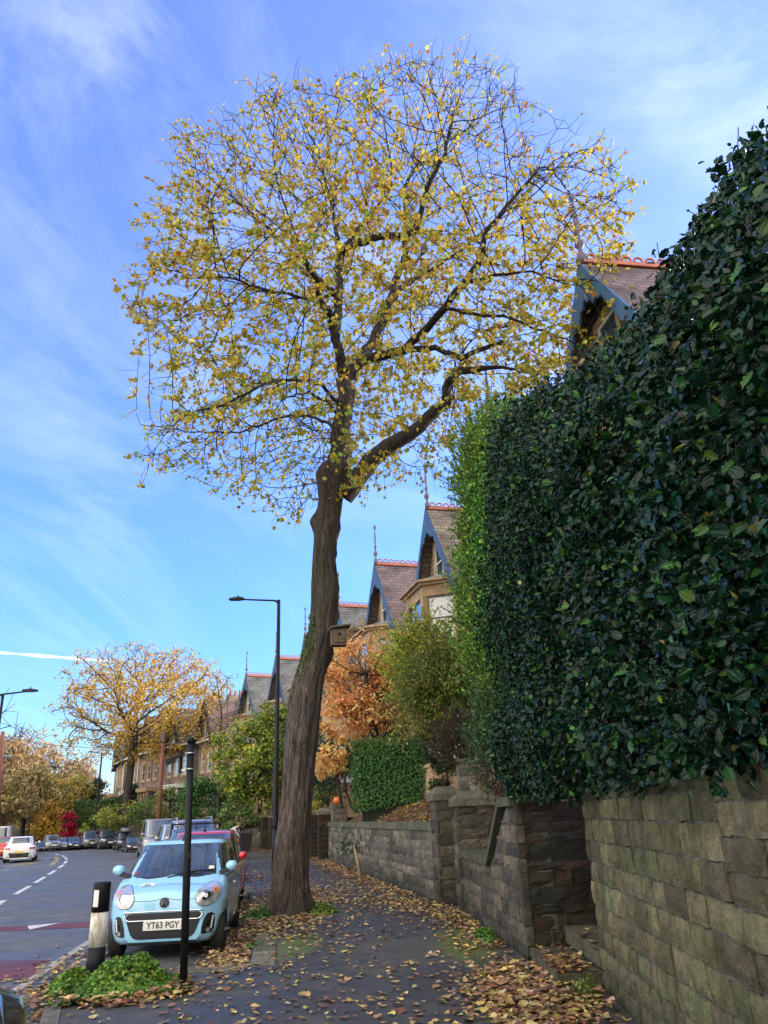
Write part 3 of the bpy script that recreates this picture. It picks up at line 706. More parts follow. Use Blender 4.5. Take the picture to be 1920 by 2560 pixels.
def gable_house(label, loc, rz, slate, detail=2, blind=False, bluetrim='bluepaint'):
    root = empty('gabled_house', loc, rz, label, 'house', 'gabled stone houses along the street')
    AP, EV, HW, DP, Z0 = 12.2, 9.0, 2.25, 9.0, 1.6
    m = MB(); V = [(0, -HW, Z0), (0, HW, Z0), (0, HW, EV), (0, 0, AP - .12), (0, -HW, EV)]; V += [(DP, y, z) for _, y, z in V]
    m.add(V, [(4, 3, 2, 1, 0), (5, 6, 7, 8, 9), (0, 5, 9, 4), (1, 2, 7, 6)])
    m.box((DP / 2 + .5, HW + 1.3, (Z0 + 8.6) / 2), (DP - 1, 2.6, 8.6 - Z0)); m.build('wall', M['hwall'], root)
    # gable roof
    m = MB(); ov = .42; sl = (AP - EV) / HW; ye = HW + .38; ze = AP - sl * ye; th = .1
    for s in (-1, 1):
        V = [(-ov, 0, AP), (DP, 0, AP), (DP, s * ye, ze), (-ov, s * ye, ze)]; V += [(x, y, z + th) for x, y, z in V]
        m.add(V, [(0, 1, 2, 3), (7, 6, 5, 4), (3, 2, 6, 7), (0, 3, 7, 4), (1, 0, 4, 5), (2, 1, 5, 6)])
    m.build('roof', M[slate], root)
    # recessed roof, sloping towards the street
    m = MB(); y0, y1 = HW + .02, HW + 2.62
    V = [(.85, y0, 8.5), (.85, y1, 8.5), (4.4, y1, 11.2), (4.4, y0, 11.2), (DP, y0, 8.4), (DP, y1, 8.4)]; V += [(x, y, z + .1) for x, y, z in V]
    m.add(V, [(3, 2, 1, 0), (6, 7, 8, 9), (0, 1, 7, 6), (2, 5, 11, 8), (3, 9, 10, 4), (9, 8, 11, 10), (0, 6, 9, 3), (1, 2, 8, 7)]); m.build('rear_roof', M[slate], root)
    # ridge tiles with ring cresting
    m = MB(); m.prism([(-.12, -.06), (.12, -.06), (.04, .10), (-.04, .10)], DP + ov - .1, Matrix.Translation((-ov + .05, 0, AP + .1)) @ Matrix.Rotation(-PI / 2, 4, 'Z'))
    if detail:
        nr = int((DP + ov) / .27)
        for i in range(nr):
            cx = -ov + .25 + i * .27
            m.tube([(cx + .1 * math.cos(t), 0, AP + .255 + .09 * math.sin(t)) for t in [2 * PI * j / 8 for j in range(9)]], .028, 5, False)
    m.build('ridge_tiles', M['terracotta'], root)
    # finial
    m = MB(); m.lathe([(.10, 0), (.10, .25), (.05, .3), (.05, .42), (.11, .5), (.11, .58), (.045, .66), (.045, .78), (.085, .86), (.04, .95), (.06, 1.3), (.03, 1.6), (.03, 1.7), (.075, 1.78), (.075, 1.86), (.01, 1.95)], 8, (-ov + .05, 0, AP + .05)); m.build('finial', M['finial'], root)
    # bargeboards with scalloped lower edge and a pierced apex
    for s in (-1, 1):
        m = MB(); top = []; bot = []; n = 22
        for i in range(n + 1):
            t = i / n; y = s * ye * t; z = AP + .1 - sl * abs(y); dp = .24 + (.09 if i % 2 else 0) + (.5 * max(0, 1 - t * 4.5)) + .12 * math.sin(t * 10) ** 2
            top.append((-ov - .06, y, z)); bot.append((-ov - .06, y, z - dp * 1.25))
        V = top + bot; V += [(x + .055, y, z) for x, y, z in V]; k = n + 1
        Fc = []
        for i in range(n): Fc += [(i, i + 1, k + i + 1, k + i), (2 * k + i, 3 * k + i, 3 * k + i + 1, 2 * k + i + 1), (k + i, k + i + 1, 3 * k + i + 1, 3 * k + i), (i, 2 * k + i, 2 * k + i + 1, i + 1)]
        m.add(V, Fc); m.build('bargeboard', M[bluetrim], root)
    # bay, two storeys, canted
    bx, bw, fw, zt = 1.05, 1.75, 1.0, 8.95
    plan = [(0.0, -bw), (-bx, -fw), (-bx, fw), (0.0, bw)]
    def ring(m, e, z0, z1, x0=0.0): m.slab([(x0, bw + e), (-bx - e, fw + e * .6), (-bx - e, -fw - e * .6), (x0, -bw - e)], z0, z1)
    m = MB()
    for z0, z1, e in ((Z0, 3.0, .04), (5.15, 6.9, .04), (zt - .38, zt, .04), (zt, zt + .1, .14), (zt + .1, zt + .18, .26), (5.6, 5.75, .12), (3.0, 3.1, .1), (6.9, 7.0, .1)): ring(m, e, z0, z1)
    for z0, z1 in ((3.1, 5.15), (7.0, zt - .38)):
        for (x, y) in ((-.08, -bw + .02), (-.08, bw - .02), (-bx + .05, -fw + .03), (-bx + .05, fw - .03)): m.box((x, y, (z0 + z1) / 2), (.24, .24, z1 - z0))
        if z0 < 4: pass
    m.build('bay', M['sandstone'], root)
    m = MB(); zz = zt + .18
    V = [(0, -bw - .2, zz), (-bx - .22, -fw - .12, zz), (-bx - .22, fw + .12, zz), (0, bw + .2, zz), (0, -bw * .8, zz + .32), (0, bw * .8, zz + .32)]
    m.add(V, [(0, 1, 4), (1, 2, 5, 4), (2, 3, 5), (3, 0, 4, 5), (0, 3, 2, 1)]); m.build('bay_roof', M['lead'], root)
    for z0, hh in ((3.1, 2.05), (7.0, zt - .38 - 7.0)):
        window(root, (-bx + .06, 0, z0), (0, 1, 0), 2 * fw - .24, hh, (-1, 0, 0), surround=0, blind=False)
        for s in (-1, 1):
            a, b = Vector((0, s * bw, 0)), Vector((-bx, s * fw, 0)); d = (b - a).normalized(); o_ = Vector((d.y, -d.x, 0)) * (1 if s > 0 else -1)
            if o_.x > 0: o_ = -o_
            c = (a + b) / 2; c.z = z0
            window(root, c - o_ * .05, d, (b - a).length - .22, hh, o_, surround=0, blind=(blind and s < 0))
    # inner darkness backing so the bay is solid
    m = MB(); m.slab([(.05, bw - .2), (-bx + .14, fw - .12), (-bx + .14, -fw + .12), (.05, -bw + .2)], Z0, zt - .02); m.build('bay_interior', M['black'], root)
    window(root, (0, 0, 9.45), (0, 1, 0), .85, 1.5, (-1, 0, 0), 'framew' if detail else 'frame')
    window(root, (1.0, HW + 1.4, 6.4), (0, 1, 0), .9, 1.6, (-1, 0, 0), 'framew'); window(root, (1.0, HW + 1.4, 3.2), (0, 1, 0), .9, 1.9, (-1, 0, 0), 'framew')
    m = MB()
    m.tube([(.85, HW + 2.3, 9.9), (.85, HW + 2.3, Z0)], .07, 6); m.tube([(.8, HW + 1.9, 9.9), (.8, HW + 1.9, 8.3)], .07, 6); m.tube([(.75, HW + .05, 8.45), (.75, HW + 2.6, 8.45)], .08, 6)
    m.build('downpipe', M['black'], root)
    m = MB(); m.box((6.5, HW + 1.8, 11.0), (.7, 1.5, 3.0)); m.box((6.5, HW + 1.8, 12.55), (.84, 1.64, .14)); c = m.build('chimney', M['hwall'], root)
    for i in range(3):
        m = MB(); m.lathe([(.12, 0), (.14, .05), (.10, .5), (.13, .55)], 8, (6.5, HW + 1.3 + .5 * i, 12.62)); m.build('chimney_pot', M['terracotta'], c)
    return root
FR = [(4.75, 13.3, 9.5), (3.6, 20.2, 11.5), (2.0, 27.0, 15), (-.1, 33.6, 17.5), (-2.3, 40.8, 19), (-4.9, 48, 20.5), (-7.7, 54.7, 24), (-11.0, 61.2, 29)]
HL = ['nearest stone house, its purple slate roof and blue bargeboards showing above the holly hedge', 'stone house almost hidden behind the hedge, only its blue bargeboard tip showing through leaves',
      'stone gabled house with a canted bay window and white blind right beside the hedge', 'gabled stone house with purple slates, behind the yellow green bush',
      'gabled stone house with grey slates rising above the orange tree', 'gabled house mostly hidden behind the big lime trunk and street lamp',
      'gabled house with blue bargeboard directly left of the big trunk', 'grey slated gabled house with an orange ridge rising above the yellow green magnolia']
SL = ['slate_p', 'slate_w', 'slate_w', 'slate_p', 'slate_g', 'slate_g', 'slate_g', 'slate_g']
for i, (x, y, a) in enumerate(FR):
    gable_house(HL[i], (x, y, 0), R(a), SL[i], 2, blind=(i == 2), bluetrim='bluepaint' if i < 2 else 'bargedark')
# terraces farther along: eaves parallel to the street, dormer gable, white bay
def terrace(label, loc, rz, slate, white=True):
    root = empty('terraced_house', loc, rz, label, 'house', 'terraced stone houses at the far bend')
    W, EV, AP, DP, Z0 = 6.4, 8.6, 11.4, 8.5, 1.0
    m = MB(); V = [(0, 0, Z0), (DP, 0, Z0), (DP, 0, EV), (DP / 2, 0, AP), (0, 0, EV)]; V += [(x, W, z) for x, _, z in V]
    m.add(V, [(0, 1, 2, 3, 4), (9, 8, 7, 6, 5), (0, 4, 9, 5), (1, 6, 7, 2)]); m.build('wall', M['twall'], root)
    m = MB(); sl = (AP - EV) / (DP / 2)
    for x0, x1 in ((-.35, DP / 2), (DP + .35, DP / 2)):
        z0 = EV - .35 * sl; V = [(x0, -.06, z0), (x0, W + .06, z0), (x1, W + .06, AP), (x1, -.06, AP)]; V += [(x, y, z + .1) for x, y, z in V]
        m.add(V, [(0, 1, 2, 3), (7, 6, 5, 4), (0, 4, 5, 1), (1, 5, 6, 2), (3, 7, 4, 0)])
    m.build('roof', M[slate], root)
    m = MB(); m.box((-.4, W / 2, EV - .32), (.12, W, .12)); m.tube([(-.1, .2, EV - .3), (-.1, .2, Z0)], .06, 6); m.build('gutter', M['framew'], root)
    m = MB(); m.box((DP / 2, .5, AP + .5), (1.6, .7, 1.8)); c = m.build('chimney', M['twall'], root)
    for k in range(3): m = MB(); m.lathe([(.13, 0), (.15, .05), (.1, .5)], 6, (DP / 2 - .5 + .5 * k, .5, AP + 1.4)); m.build('chimney_pot', M['terracotta'], c)
    for y in (1.5, 3.3, 4.9): window(root, (0, y, 5.7), (0, 1, 0), .85, 1.6, (-1, 0, 0), 'framew', surround=.16)
    window(root, (0, 5.0, 2.2), (0, 1, 0), 1.0, 2.1, (-1, 0, 0), 'framew', surround=.18)
    m = MB(); m.box((-.45, 2.2, 1.5), (1.0, 2.6, 1.4)); m.box((-.5, 2.2, 4.75), (1.25, 3.0, .35))
    for y in (.95, 1.75, 2.6, 3.4): m.box((-.9, y, 3.35), (.14, .14, 2.45))
    m.box((-.12, .95, 3.35), (.14, .14, 2.45)); m.build('bay', M['framew'] if white else M['sandstone'], root)
    m = MB(); m.box((-.4, 2.2, 3.35), (.86, 2.4, 2.4)); m.build('bay_glazing', M['pane'], root)
    # attic gable
    m = MB(); V = [(-.04, 2.6, 8.2), (-.04, 6.0, 8.2), (-.04, 4.3, 11.6), (3.6, 2.6, 8.2), (3.6, 6.0, 8.2), (4.2, 4.3, 11.6)]; m.add(V, [(0, 2, 1), (0, 3, 5, 2), (1, 2, 5, 4)]); m.build('attic_gable', M['twall'], root)
    m = MB()
    for s in (-1, 1):
        V = [(-.4, 4.3, 11.75), (4.3, 4.3, 11.75), (4.3, 4.3 + s * 2.0, 7.9), (-.4, 4.3 + s * 2.0, 7.9)]; V += [(x, y, z + .12) for x, y, z in V]; m.add(V, [(0, 1, 2, 3), (7, 6, 5, 4), (0, 3, 7, 4), (3, 2, 6, 7)])
    m.build('attic_roof', M[slate], root)
    m = MB()
    for s in (-1, 1): m.span((-.45, 4.3, 11.75), (-.45, 4.3 + s * 2.05, 7.85), .06, .35)
    m.build('bargeboard', M['black'], root)
    window(root, (-.04, 4.3, 8.6), (0, 1, 0), .8, 1.3, (-1, 0, 0), 'framew', surround=.12)
    return root
TP = [(-13.9, 66.3, 33), (-17.9, 71.6, 38), (-22.0, 76.6, 36), (-25.9, 82.2, 30), (-29.3, 88, 26), (-32.2, 94.4, 22)]
TL = ['nearest terraced house, brown stone with a purple roof, right of the slim sign pole', 'terraced house with white painted bay window behind the dark sign pole', 'terraced house with cream doorway right of the brown telegraph pole',
      'terraced house behind the telegraph pole and the far lime trunk', 'blue slate roofed terraced house just left of the far lime trunk', 'last terraced house at the left end of the row, mostly behind the dark holly tree']
for i, (x, y, a) in enumerate(TP): terrace(TL[i], (x, y, 0), R(a), ['slate_p', 'slate_g', 'slate_p', 'slate_g', 'slate_b', 'slate_b', 'slate_p'][i], i in (1, 3))

# ---------------------------------------------------------------- trees
def hull_in(poly, P):
    x, y = P[:, 0], P[:, 1]; ins = np.zeros(len(P), bool); n = len(poly)
    for i in range(n):
        x1, y1 = poly[i]; x2, y2 = poly[(i + 1) % n]
        c = ((y1 > y) != (y2 > y)) & (x < (x2 - x1) * (y - y1) / ((y2 - y1) + 1e-12) + x1); ins ^= c
    return ins
def chain_tubes(nodes, parent, rad, sides=5):
    """one tapered prism per parent-child segment"""
    idx = np.where(parent >= 0)[0]; a = nodes[parent[idx]]; b = nodes[idx]
    d = b - a; L = np.linalg.norm(d, axis=1, keepdims=True); d = d / np.maximum(L, 1e-6)
    ref = np.where(np.abs(d[:, 2:3]) < .9, np.array([[0, 0, 1.]]), np.array([[1., 0, 0]])); u = np.cross(d, ref); u /= np.linalg.norm(u, axis=1, keepdims=True); w_ = np.cross(d, u)
    th = np.arange(sides) * 2 * PI / sides; cs, sn = np.cos(th), np.sin(th)
    ring = u[:, None, :] * cs[None, :, None] + w_[:, None, :] * sn[None, :, None]
    ra = np.minimum(rad[parent[idx]], rad[idx] * 1.25)
    V = np.concatenate([a[:, None, :] + ring * ra[:, None, None], (b + d * rad[idx][:, None] * .3)[:, None, :] + ring * rad[idx][:, None, None]], 1).reshape(-1, 3)
    o = np.arange(len(idx))[:, None] * 2 * sides; j = np.arange(sides); q = np.stack([j, (j + 1) % sides, (j + 1) % sides + sides, j + sides], 1)
    return V, (q[None] + o[:, :, None]).reshape(-1, 4)
def colonize(nodes, parent, att, step, infl, kill, iters, tropism=(0, 0, 0)):
    nodes = [np.array(p, float) for p in nodes]; parent = list(parent)
    near = np.full(len(att), 1e9); who = np.zeros(len(att), int); att = att.copy()
    def upd(i0):
        nonlocal near, who
        P = np.array(nodes[i0:])
        for s in range(0, len(P), 256):
            D = np.linalg.norm(att[:, None, :] - P[None, s:s + 256], axis=2); k = D.argmin(1); dm = D[np.arange(len(att)), k]; b = dm < near
            near[b] = dm[b]; who[b] = k[b] + i0 + s
    upd(0); tr = np.array(tropism)
    seen = set()
    for it in range(iters):
        keep = near > kill; att = att[keep]; near = near[keep]; who = who[keep]
        if not len(att): break
        act = near < infl
        if not act.any(): break
        w_ = who[act]; dv = att[act] - np.array(nodes)[w_]; dv /= np.linalg.norm(dv, axis=1, keepdims=True)
        acc = np.zeros((len(nodes), 3)); np.add.at(acc, w_, dv); i0 = len(nodes); new = 0
        for k in np.unique(w_):
            v = acc[k]; n_ = np.linalg.norm(v)
            if n_ < 1e-3: continue
            pd = (nodes[k] - nodes[parent[k]]) if parent[k] >= 0 else np.zeros(3); pd = pd / (np.linalg.norm(pd) + 1e-9); v = v / n_ + pd * .55 + tr + rng.normal(0, .09, 3); v /= np.linalg.norm(v); p = nodes[k] + v * step
            key = (k, round(p[0] * 8), round(p[1] * 8), round(p[2] * 8))
            if key in seen: continue
            seen.add(key); nodes.append(p); parent.append(k); new += 1
        if not new: break
        upd(i0)
    return np.array(nodes), np.array(parent)
def pipe(parent, tip, ex=2.3, minr=None):
    n = len(parent); acc = np.zeros(n); ch = np.zeros(n, int)
    rad = np.zeros(n)
    for i in range(n - 1, -1, -1):
        rad[i] = tip if acc[i] == 0 else acc[i] ** (1 / ex)
        if minr is not None and minr[i] > 0: rad[i] = max(rad[i], minr[i]) if minr[i] > rad[i] else minr[i]
        if parent[i] >= 0: acc[parent[i]] += rad[i] ** ex; ch[parent[i]] += 1
    return rad, ch

# --- big lime tree -------------------------------------------------
TY = 15.7
big = empty('lime_tree', (-2.05, TY, 0), 0, 'tall lime tree with thin yellow autumn leaves and a thick leaning trunk on the pavement', 'tree')
edge = [(2300, 660, 782), (2270, 670, 775), (2235, 675, 770), (2200, 679, 769), (2100, 690, 773), (2000, 703, 779), (1900, 710, 788), (1850, 713, 795), (1800, 718, 799), (1750, 721, 804), (1700, 735, 810), (1650, 752, 822), (1600, 766, 831), (1560, 774, 834), (1500, 778, 843), (1470, 778, 846), (1400, 781, 838), (1350, 785, 842), (1320, 790, 852), (1300, 792, 850), (1250, 797, 856), (1215, 794, 868), (1185, 790, 882), (1165, 800, 872), (1150, 822, 860), (1142, 836, 850)]
cx = [at((a + b) / 2, y, TY) for y, a, b in edge]; rd = []
for (y, a, b), c in zip(edge, cx):
    p, q = at(a, y, TY), at(b, y, TY); rd.append((q - p).length / 2)
cx[0].z = min(cx[0].z, -.05)
m = MB(); NS = 150; V = []; Cc = []
path = []
for i in range(len(cx) - 1):
    ns_ = max(3, int((cx[i + 1] - cx[i]).length / .035))
    for k in range(ns_):
        t = k / ns_; path.append((cx[i].lerp(cx[i + 1], t), rd[i] * (1 - t) + rd[i + 1] * t))
path.append((cx[-1], rd[-1]))
knots = [(6.95, .9, .12), (5.5, .2, .10), (6.0, -.4, .05), (.75, -1.6, .07), (3.05, -1.3, .06), (3.0, -1.9, .06), (4.7, 0.15, .07), (7.6, PI + .3, .16), (3.9, -2.4, .05), (1.9, -1.0, .05), (1.25, -2.0, .04)]
from mathutils import noise as mnoise
for c, r_0 in path:
    flare = .42 * math.exp(-max(c.z, 0) / .26)
    for j in range(NS):
        t = 2 * PI * j / NS
        rdg = .026 * math.sin(7 * t + 1.7 * math.sin(c.z * 1.3)) + .018 * math.sin(13 * t - c.z * 1.1) + .02 * math.sin(19 * t + c.z * 3.0) * math.sin(c.z * 2.1)
        lump = sum(a_ * math.exp(-(((c.z - z_) / .22) ** 2 + ((math.atan2(math.sin(t - th), math.cos(t - th))) / .35) ** 2)) for z_, th, a_ in knots)
        wv = .35 * mnoise.noise(Vector((math.cos(t) * 1.5, math.sin(t) * 1.5, c.z * .9)))
        fis = mnoise.ridged_multi_fractal(Vector((math.cos(t + wv) * 5.2, math.sin(t + wv) * 5.2, c.z * 1.15)), .9, 2.1, 4, 1.0, 2.0)
        fis = min(2.2, fis) / 2.2
        rr = r_0 * (1 + rdg * .8 + flare * (.6 + .4 * math.sin(5 * t + .6))) + lump + .028 * (fis - .5) * min(1, r_0 / .3)
        V.append((c.x + rr * math.cos(t), c.y + rr * math.sin(t), c.z))
        mossy = math.exp(-(((c.z - 4.85) / .55) ** 2 + ((math.atan2(math.sin(t - 3.6), math.cos(t - 3.6))) / .6) ** 2))
        up_ = max(0, min(1, (c.z - 4) / 4)) * .35
        k = (1 - up_ - .5 * max(0, .5 - c.z) + .15 * (rdg / .05)) * (.55 + .75 * fis)
        Cc.append((k * (1 - .35 * mossy), k * (1 + .25 * mossy), k * (1 - .7 * mossy)))
Fc = []
for i in range(len(path) - 1):
    for j in range(NS): Fc.append((i * NS + j, i * NS + (j + 1) % NS, (i + 1) * NS + (j + 1) % NS, (i + 1) * NS + j))
o0 = Vector(big.location)
m.add([Vector(v) - o0 for v in V], Fc, col=Cc, smooth=True)
tk = m.build('trunk', M['bark'], big)
# moss cushion and bracket growths on the trunk
mp_ = []
NP = 900; zz = rng.normal(4.85, .38, NP); ang = rng.normal(3.75, .42, NP)
pz = np.array([p[0].z for p in path]); px_ = np.interp(zz, pz, [p[0].x for p in path]); py_ = np.interp(zz, pz, [p[0].y for p in path]); pr = np.interp(zz, pz, [p[1] for p in path])
dirs = np.stack([np.cos(ang), np.sin(ang), np.zeros(NP)], 1); pos = np.stack([px_, py_, zz], 1) + dirs * (pr * 1.01)[:, None] - np.array(o0)
Rm = frames(dirs + rng.normal(0, .5, (NP, 3)), rng.uniform(0, 6.28, NP))
V_, F__, C_ = scatter(OVAL_V, OVAL_F, pos, Rm, rng.uniform(.03, .07, NP), palette([(.06, .085, .015), (.09, .12, .02), (.04, .05, .012)], NP))
mesh_np('moss', V_, F__, M['leafg'], C_, big)
# limbs given as pixel tracks with a depth for each point
limbs = [
 ([(838, 1200, 0), (848, 1130, 0), (856, 1060, 0), (866, 990, .1), (862, 950, .1)], .27, .22, -1),
 ([(862, 950, .1), (850, 900, -.2), (838, 850, -.3), (828, 800, -.5), (805, 760, -.9), (790, 700, -1.3), (760, 640, -1.8)], .17, .07, 0),
 ([(838, 850, -.3), (845, 780, -.1), (846, 700, 0), (848, 640, .1)], .15, .13, 1),
 ([(848, 640, .1), (880, 612, -.4), (930, 595, -1.0), (1000, 588, -1.5), (1040, 575, -1.8), (1060, 500, -2.0), (1075, 450, -2.2), (1110, 390, -2.3), (1130, 300, -2.4)], .12, .045, 2),
 ([(848, 640, .1), (840, 560, .5), (820, 480, .9), (800, 400, 1.2), (760, 300, 1.4)], .08, .02, 2),
 ([(848, 640, .1), (885, 590, 1.0), (930, 530, 1.8), (980, 470, 2.4), (975, 400, 2.7), (960, 300, 2.9)], .09, .025, 2),
 ([(862, 950, .1), (900, 900, .5), (935, 850, .9), (960, 780, 1.2), (985, 720, 1.4), (1012, 640, 1.6), (1018, 560, 1.8), (1010, 470, 1.9), (1060, 380, 2.0)], .19, .04, 0),
 ([(900, 900, .5), (960, 890, -.2), (1010, 875, -.6), (1070, 820, -1.1), (1110, 770, -1.6), (1160, 710, -2.0), (1200, 650, -2.2), (1215, 580, -2.4), (1290, 490, -2.5), (1350, 420, -2.5)], .15, .03, 6),
 ([(1010, 875, -.6), (1090, 870, -1.2), (1150, 895, -1.6), (1200, 875, -2.0), (1255, 855, -2.2)], .09, .05, 7),
 ([(1110, 770, -1.6), (1180, 785, -2.0), (1260, 790, -2.4), (1360, 830, -2.6), (1440, 860, -2.6)], .05, .015, 7),
 ([(960, 780, 1.2), (1010, 710, 2.1), (1090, 670, 2.6), (1160, 620, 2.9), (1230, 560, 3.1), (1330, 470, 3.2)], .09, .02, 6),
 ([(846, 740, 0), (760, 745, -.8), (690, 730, -1.6), (600, 700, -2.4), (500, 690, -3.0)], .06, .015, 2),
 ([(845, 740, 0), (800, 700, 1.0), (720, 620, 1.8), (640, 540, 2.3), (540, 460, 2.6), (450, 390, 2.8)], .07, .015, 2),
 ([(850, 1010, 0), (800, 960, -.8), (740, 945, -1.6), (660, 960, -2.3), (560, 1010, -2.9), (450, 1040, -3.3)], .06, .015, 0),
 ([(852, 1080, 0), (820, 1060, .6), (780, 1040, 1.4), (720, 1040, 2.2), (600, 1080, 2.9), (480, 1080, 3.2), (350, 1060, 3.4)], .055, .012, 0),
 ([(850, 1040, 0), (810, 1000, -1.3), (770, 980, -2.3), (700, 1000, -3.2)], .05, .02, 0),
 ([(1160, 710, -2.0), (1240, 690, -2.6), (1330, 680, -3.0), (1450, 720, -3.3)], .05, .012, 7),
 ([(858, 1240, 0), (890, 1200, -.05), (930, 1150, -.1), (970, 1115, -.15), (1020, 1085, -.2), (1070, 1040, -.25), (1112, 1008, -.3), (1118, 970, -.3), (1120, 955, -.35), (1150, 930, -.6), (1230, 915, -1.2), (1300, 930, -1.6)], .26, .02, -1),
 ([(1112, 1008, -.3), (1135, 960, .4), (1140, 900, 1.0), (1200, 830, 1.5)], .05, .02, 17),
]
nodes = []; parent = []; minr = []; ends = {}
allp = []
for li, (pts_, r0_, r1_, par) in enumerate(limbs):
    P3 = [at(x, y, TY + dy) for x, y, dy in pts_]
    res = []
    for a, b in zip(P3, P3[1:]):
        n_ = max(1, int((b - a).length / .22))
        for k in range(n_): res.append(a.lerp(b, k / n_))
    res.append(P3[-1])
    if nodes:
        A_ = np.array(nodes); j0 = int(np.argmin(np.linalg.norm(A_ - np.array(res[0]), axis=1)))
    else: j0 = -1
    if li == 17: j0 = -1
    for k, p in enumerate(res):
        t = k / max(1, len(res) - 1); jit = rng.normal(0, .02, 3) if 0 < k else 0
        nodes.append(np.array(p) + jit); parent.append(j0 if k == 0 else len(nodes) - 2); rr_ = r0_ * (1 - t) + r1_ * t
        minr.append(rr_ * (.92 if li in (0, 17) else .85))
nlimb = len(nodes)
OUT = [(315, 797), (355, 651), (365, 545), (418, 430), (431, 312), (515, 324), (612, 246), (650, 207), (708, 188), (766, 194), (833, 219), (930, 180), (959, 155), (1094, 141), (1172, 154), (1259, 157), (1318, 206), (1321, 324), (1404, 342), (1483, 341), (1542, 408), (1570, 525), (1550, 642), (1535, 797), (1461, 893), (1382, 940), (1256, 987), (1169, 1093), (1123, 1172), (1036, 1196), (959, 1195), (881, 1230), (824, 1171), (795, 1240), (746, 1316), (659, 1252), (542, 1214), (493, 1185), (355, 1202), (343, 1050), (416, 1049), (497, 989), (419, 931), (395, 854)]
def sample_crown(n):
    out = []
    while len(out) < n:
        P = np.stack([rng.uniform(-7, 8, 9000), rng.uniform(TY - 5.2, TY + 4.8, 9000), rng.uniform(6, 22, 9000)], 1)
        c = (P - np.array([.2, TY - .2, 13.6])) / np.array([7.3, 5.0, 8.0]); rr_ = (c ** 2).sum(1)
        ok = (rr_ < 1) & (rng.random(len(P)) < .3 + .7 * rr_) & hull_in(OUT, projn(P)) & (P[:, 2] > 7.0 + .25 * np.abs(P[:, 1] - TY))
        out += list(P[ok])
    return np.array(out[:n])
att = sample_crown(7800)
nodes, parent = colonize(nodes, parent, att, .22, 4.5, .34, 70, (0, 0, -.02))
minr = np.array(minr + [0] * (len(nodes) - nlimb))
rad, ch = pipe(parent, .0065, 2.35, minr)
rad[nlimb:] = np.clip(rad[nlimb:] * .8, .005, .035)
# short zigzag twigs from thin nodes
thin = np.where((rad < .02))[0]; sel = rng.choice(thin, min(len(thin), 5200), replace=len(thin) < 5200)
cdir = nodes[sel] - np.array([.2, TY, 12.5]); cdir /= np.linalg.norm(cdir, axis=1, keepdims=True)
tw = cdir * .9 + rng.normal(0, .55, (len(sel), 3)); tw /= np.linalg.norm(tw, axis=1, keepdims=True)
ln = rng.uniform(.12, .34, len(sel)); p1 = nodes[sel] + tw * ln[:, None]; tw2 = tw + rng.normal(0, .4, tw.shape); tw2 /= np.linalg.norm(tw2, axis=1, keepdims=True); p2 = p1 + tw2 * (ln * .8)[:, None]
n0 = len(nodes); nodes2 = np.concatenate([nodes, p1, p2]); parent2 = np.concatenate([parent, sel, np.arange(n0, n0 + len(sel))]); rad2 = np.concatenate([rad, np.full(len(sel), .0045), np.full(len(sel), .003)])
Vb, Fb = chain_tubes(nodes2[:, :], parent2, rad2, 6)
cb_ = np.full((len(Vb), 3), .45)
thick = np.repeat(rad2[np.where(parent2 >= 0)[0]], 12); cb_ *= np.clip(.55 + thick * 4, .55, 1.25)[:, None]
mesh_np('branches', Vb - np.array(o0), [Fb], M['bark'], cb_, big, True)
# leaves
cand = np.concatenate([np.where(rad < .014)[0], np.arange(n0, len(nodes2)), np.arange(n0, len(nodes2))])
pj = projn(nodes2[cand])
dens = np.clip(.25 + .75 * np.clip((pj[:, 1] - 130) / 420, 0, 1), 0, 1) * np.clip(.5 + .7 * fbm(nodes2[cand], 5, .7) + .9 * fbm(nodes2[cand], 6, 2.6), .03, 1.4)
dens *= np.where((pj[:, 0] > 1000) & (pj[:, 1] < 480), .5, 1) * np.where((pj[:, 1] > 1040) & (pj[:, 0] < 820), .42, 1)
dens *= np.where((pj[:, 1] > 560) & (pj[:, 1] < 1010) & (pj[:, 0] > 880), 1.5, 1)
dens *= np.where((pj[:, 0] < 620) & (pj[:, 1] > 520) & (pj[:, 1] < 1000), 1.25, 1)
dens = dens / dens.sum(); NL = 42000
ci = cand[rng.choice(len(cand), NL, p=dens)]; pos = nodes2[ci] + rng.normal(0, .03, (NL, 3)) - np.array([0, 0, .02])
nr_ = rng.normal(0, 1, (NL, 3)); nr_[:, 2] = np.abs(nr_[:, 2]) * .6
Rm = frames(nr_, rng.uniform(0, 6.28, NL)); Rm[:, :, 1] += 0
hh = (nodes2[ci][:, 2] - 7) / 13
w_green = np.clip(.25 - .3 * hh + .25 * fbm(pos, 8, .8), .02, .5)
colr = palette([(.52, .39, .045), (.62, .48, .07), (.41, .31, .04), (.44, .40, .055), (.32, .2, .04)], NL, .14, [4, 3, 3, 3, 1.2])
gr = rng.random(NL) < w_green; colr[gr] = palette([(.30, .36, .05), (.20, .30, .04)], gr.sum(), .15)
org_ = rng.random(NL) < np.clip(hh * .35 - .06, 0, .4) * .6; colr[org_] = palette([(.50, .17, .05), (.42, .11, .04), (.56, .28, .06)], org_.sum(), .15)
V_, F__, C_ = scatter(LIME_V, LIME_F, pos - np.array(o0), Rm, .050 + .054 * rng.random(NL), colr)
mesh_np('foliage', V_, F__, M['leaf'], C_, big)
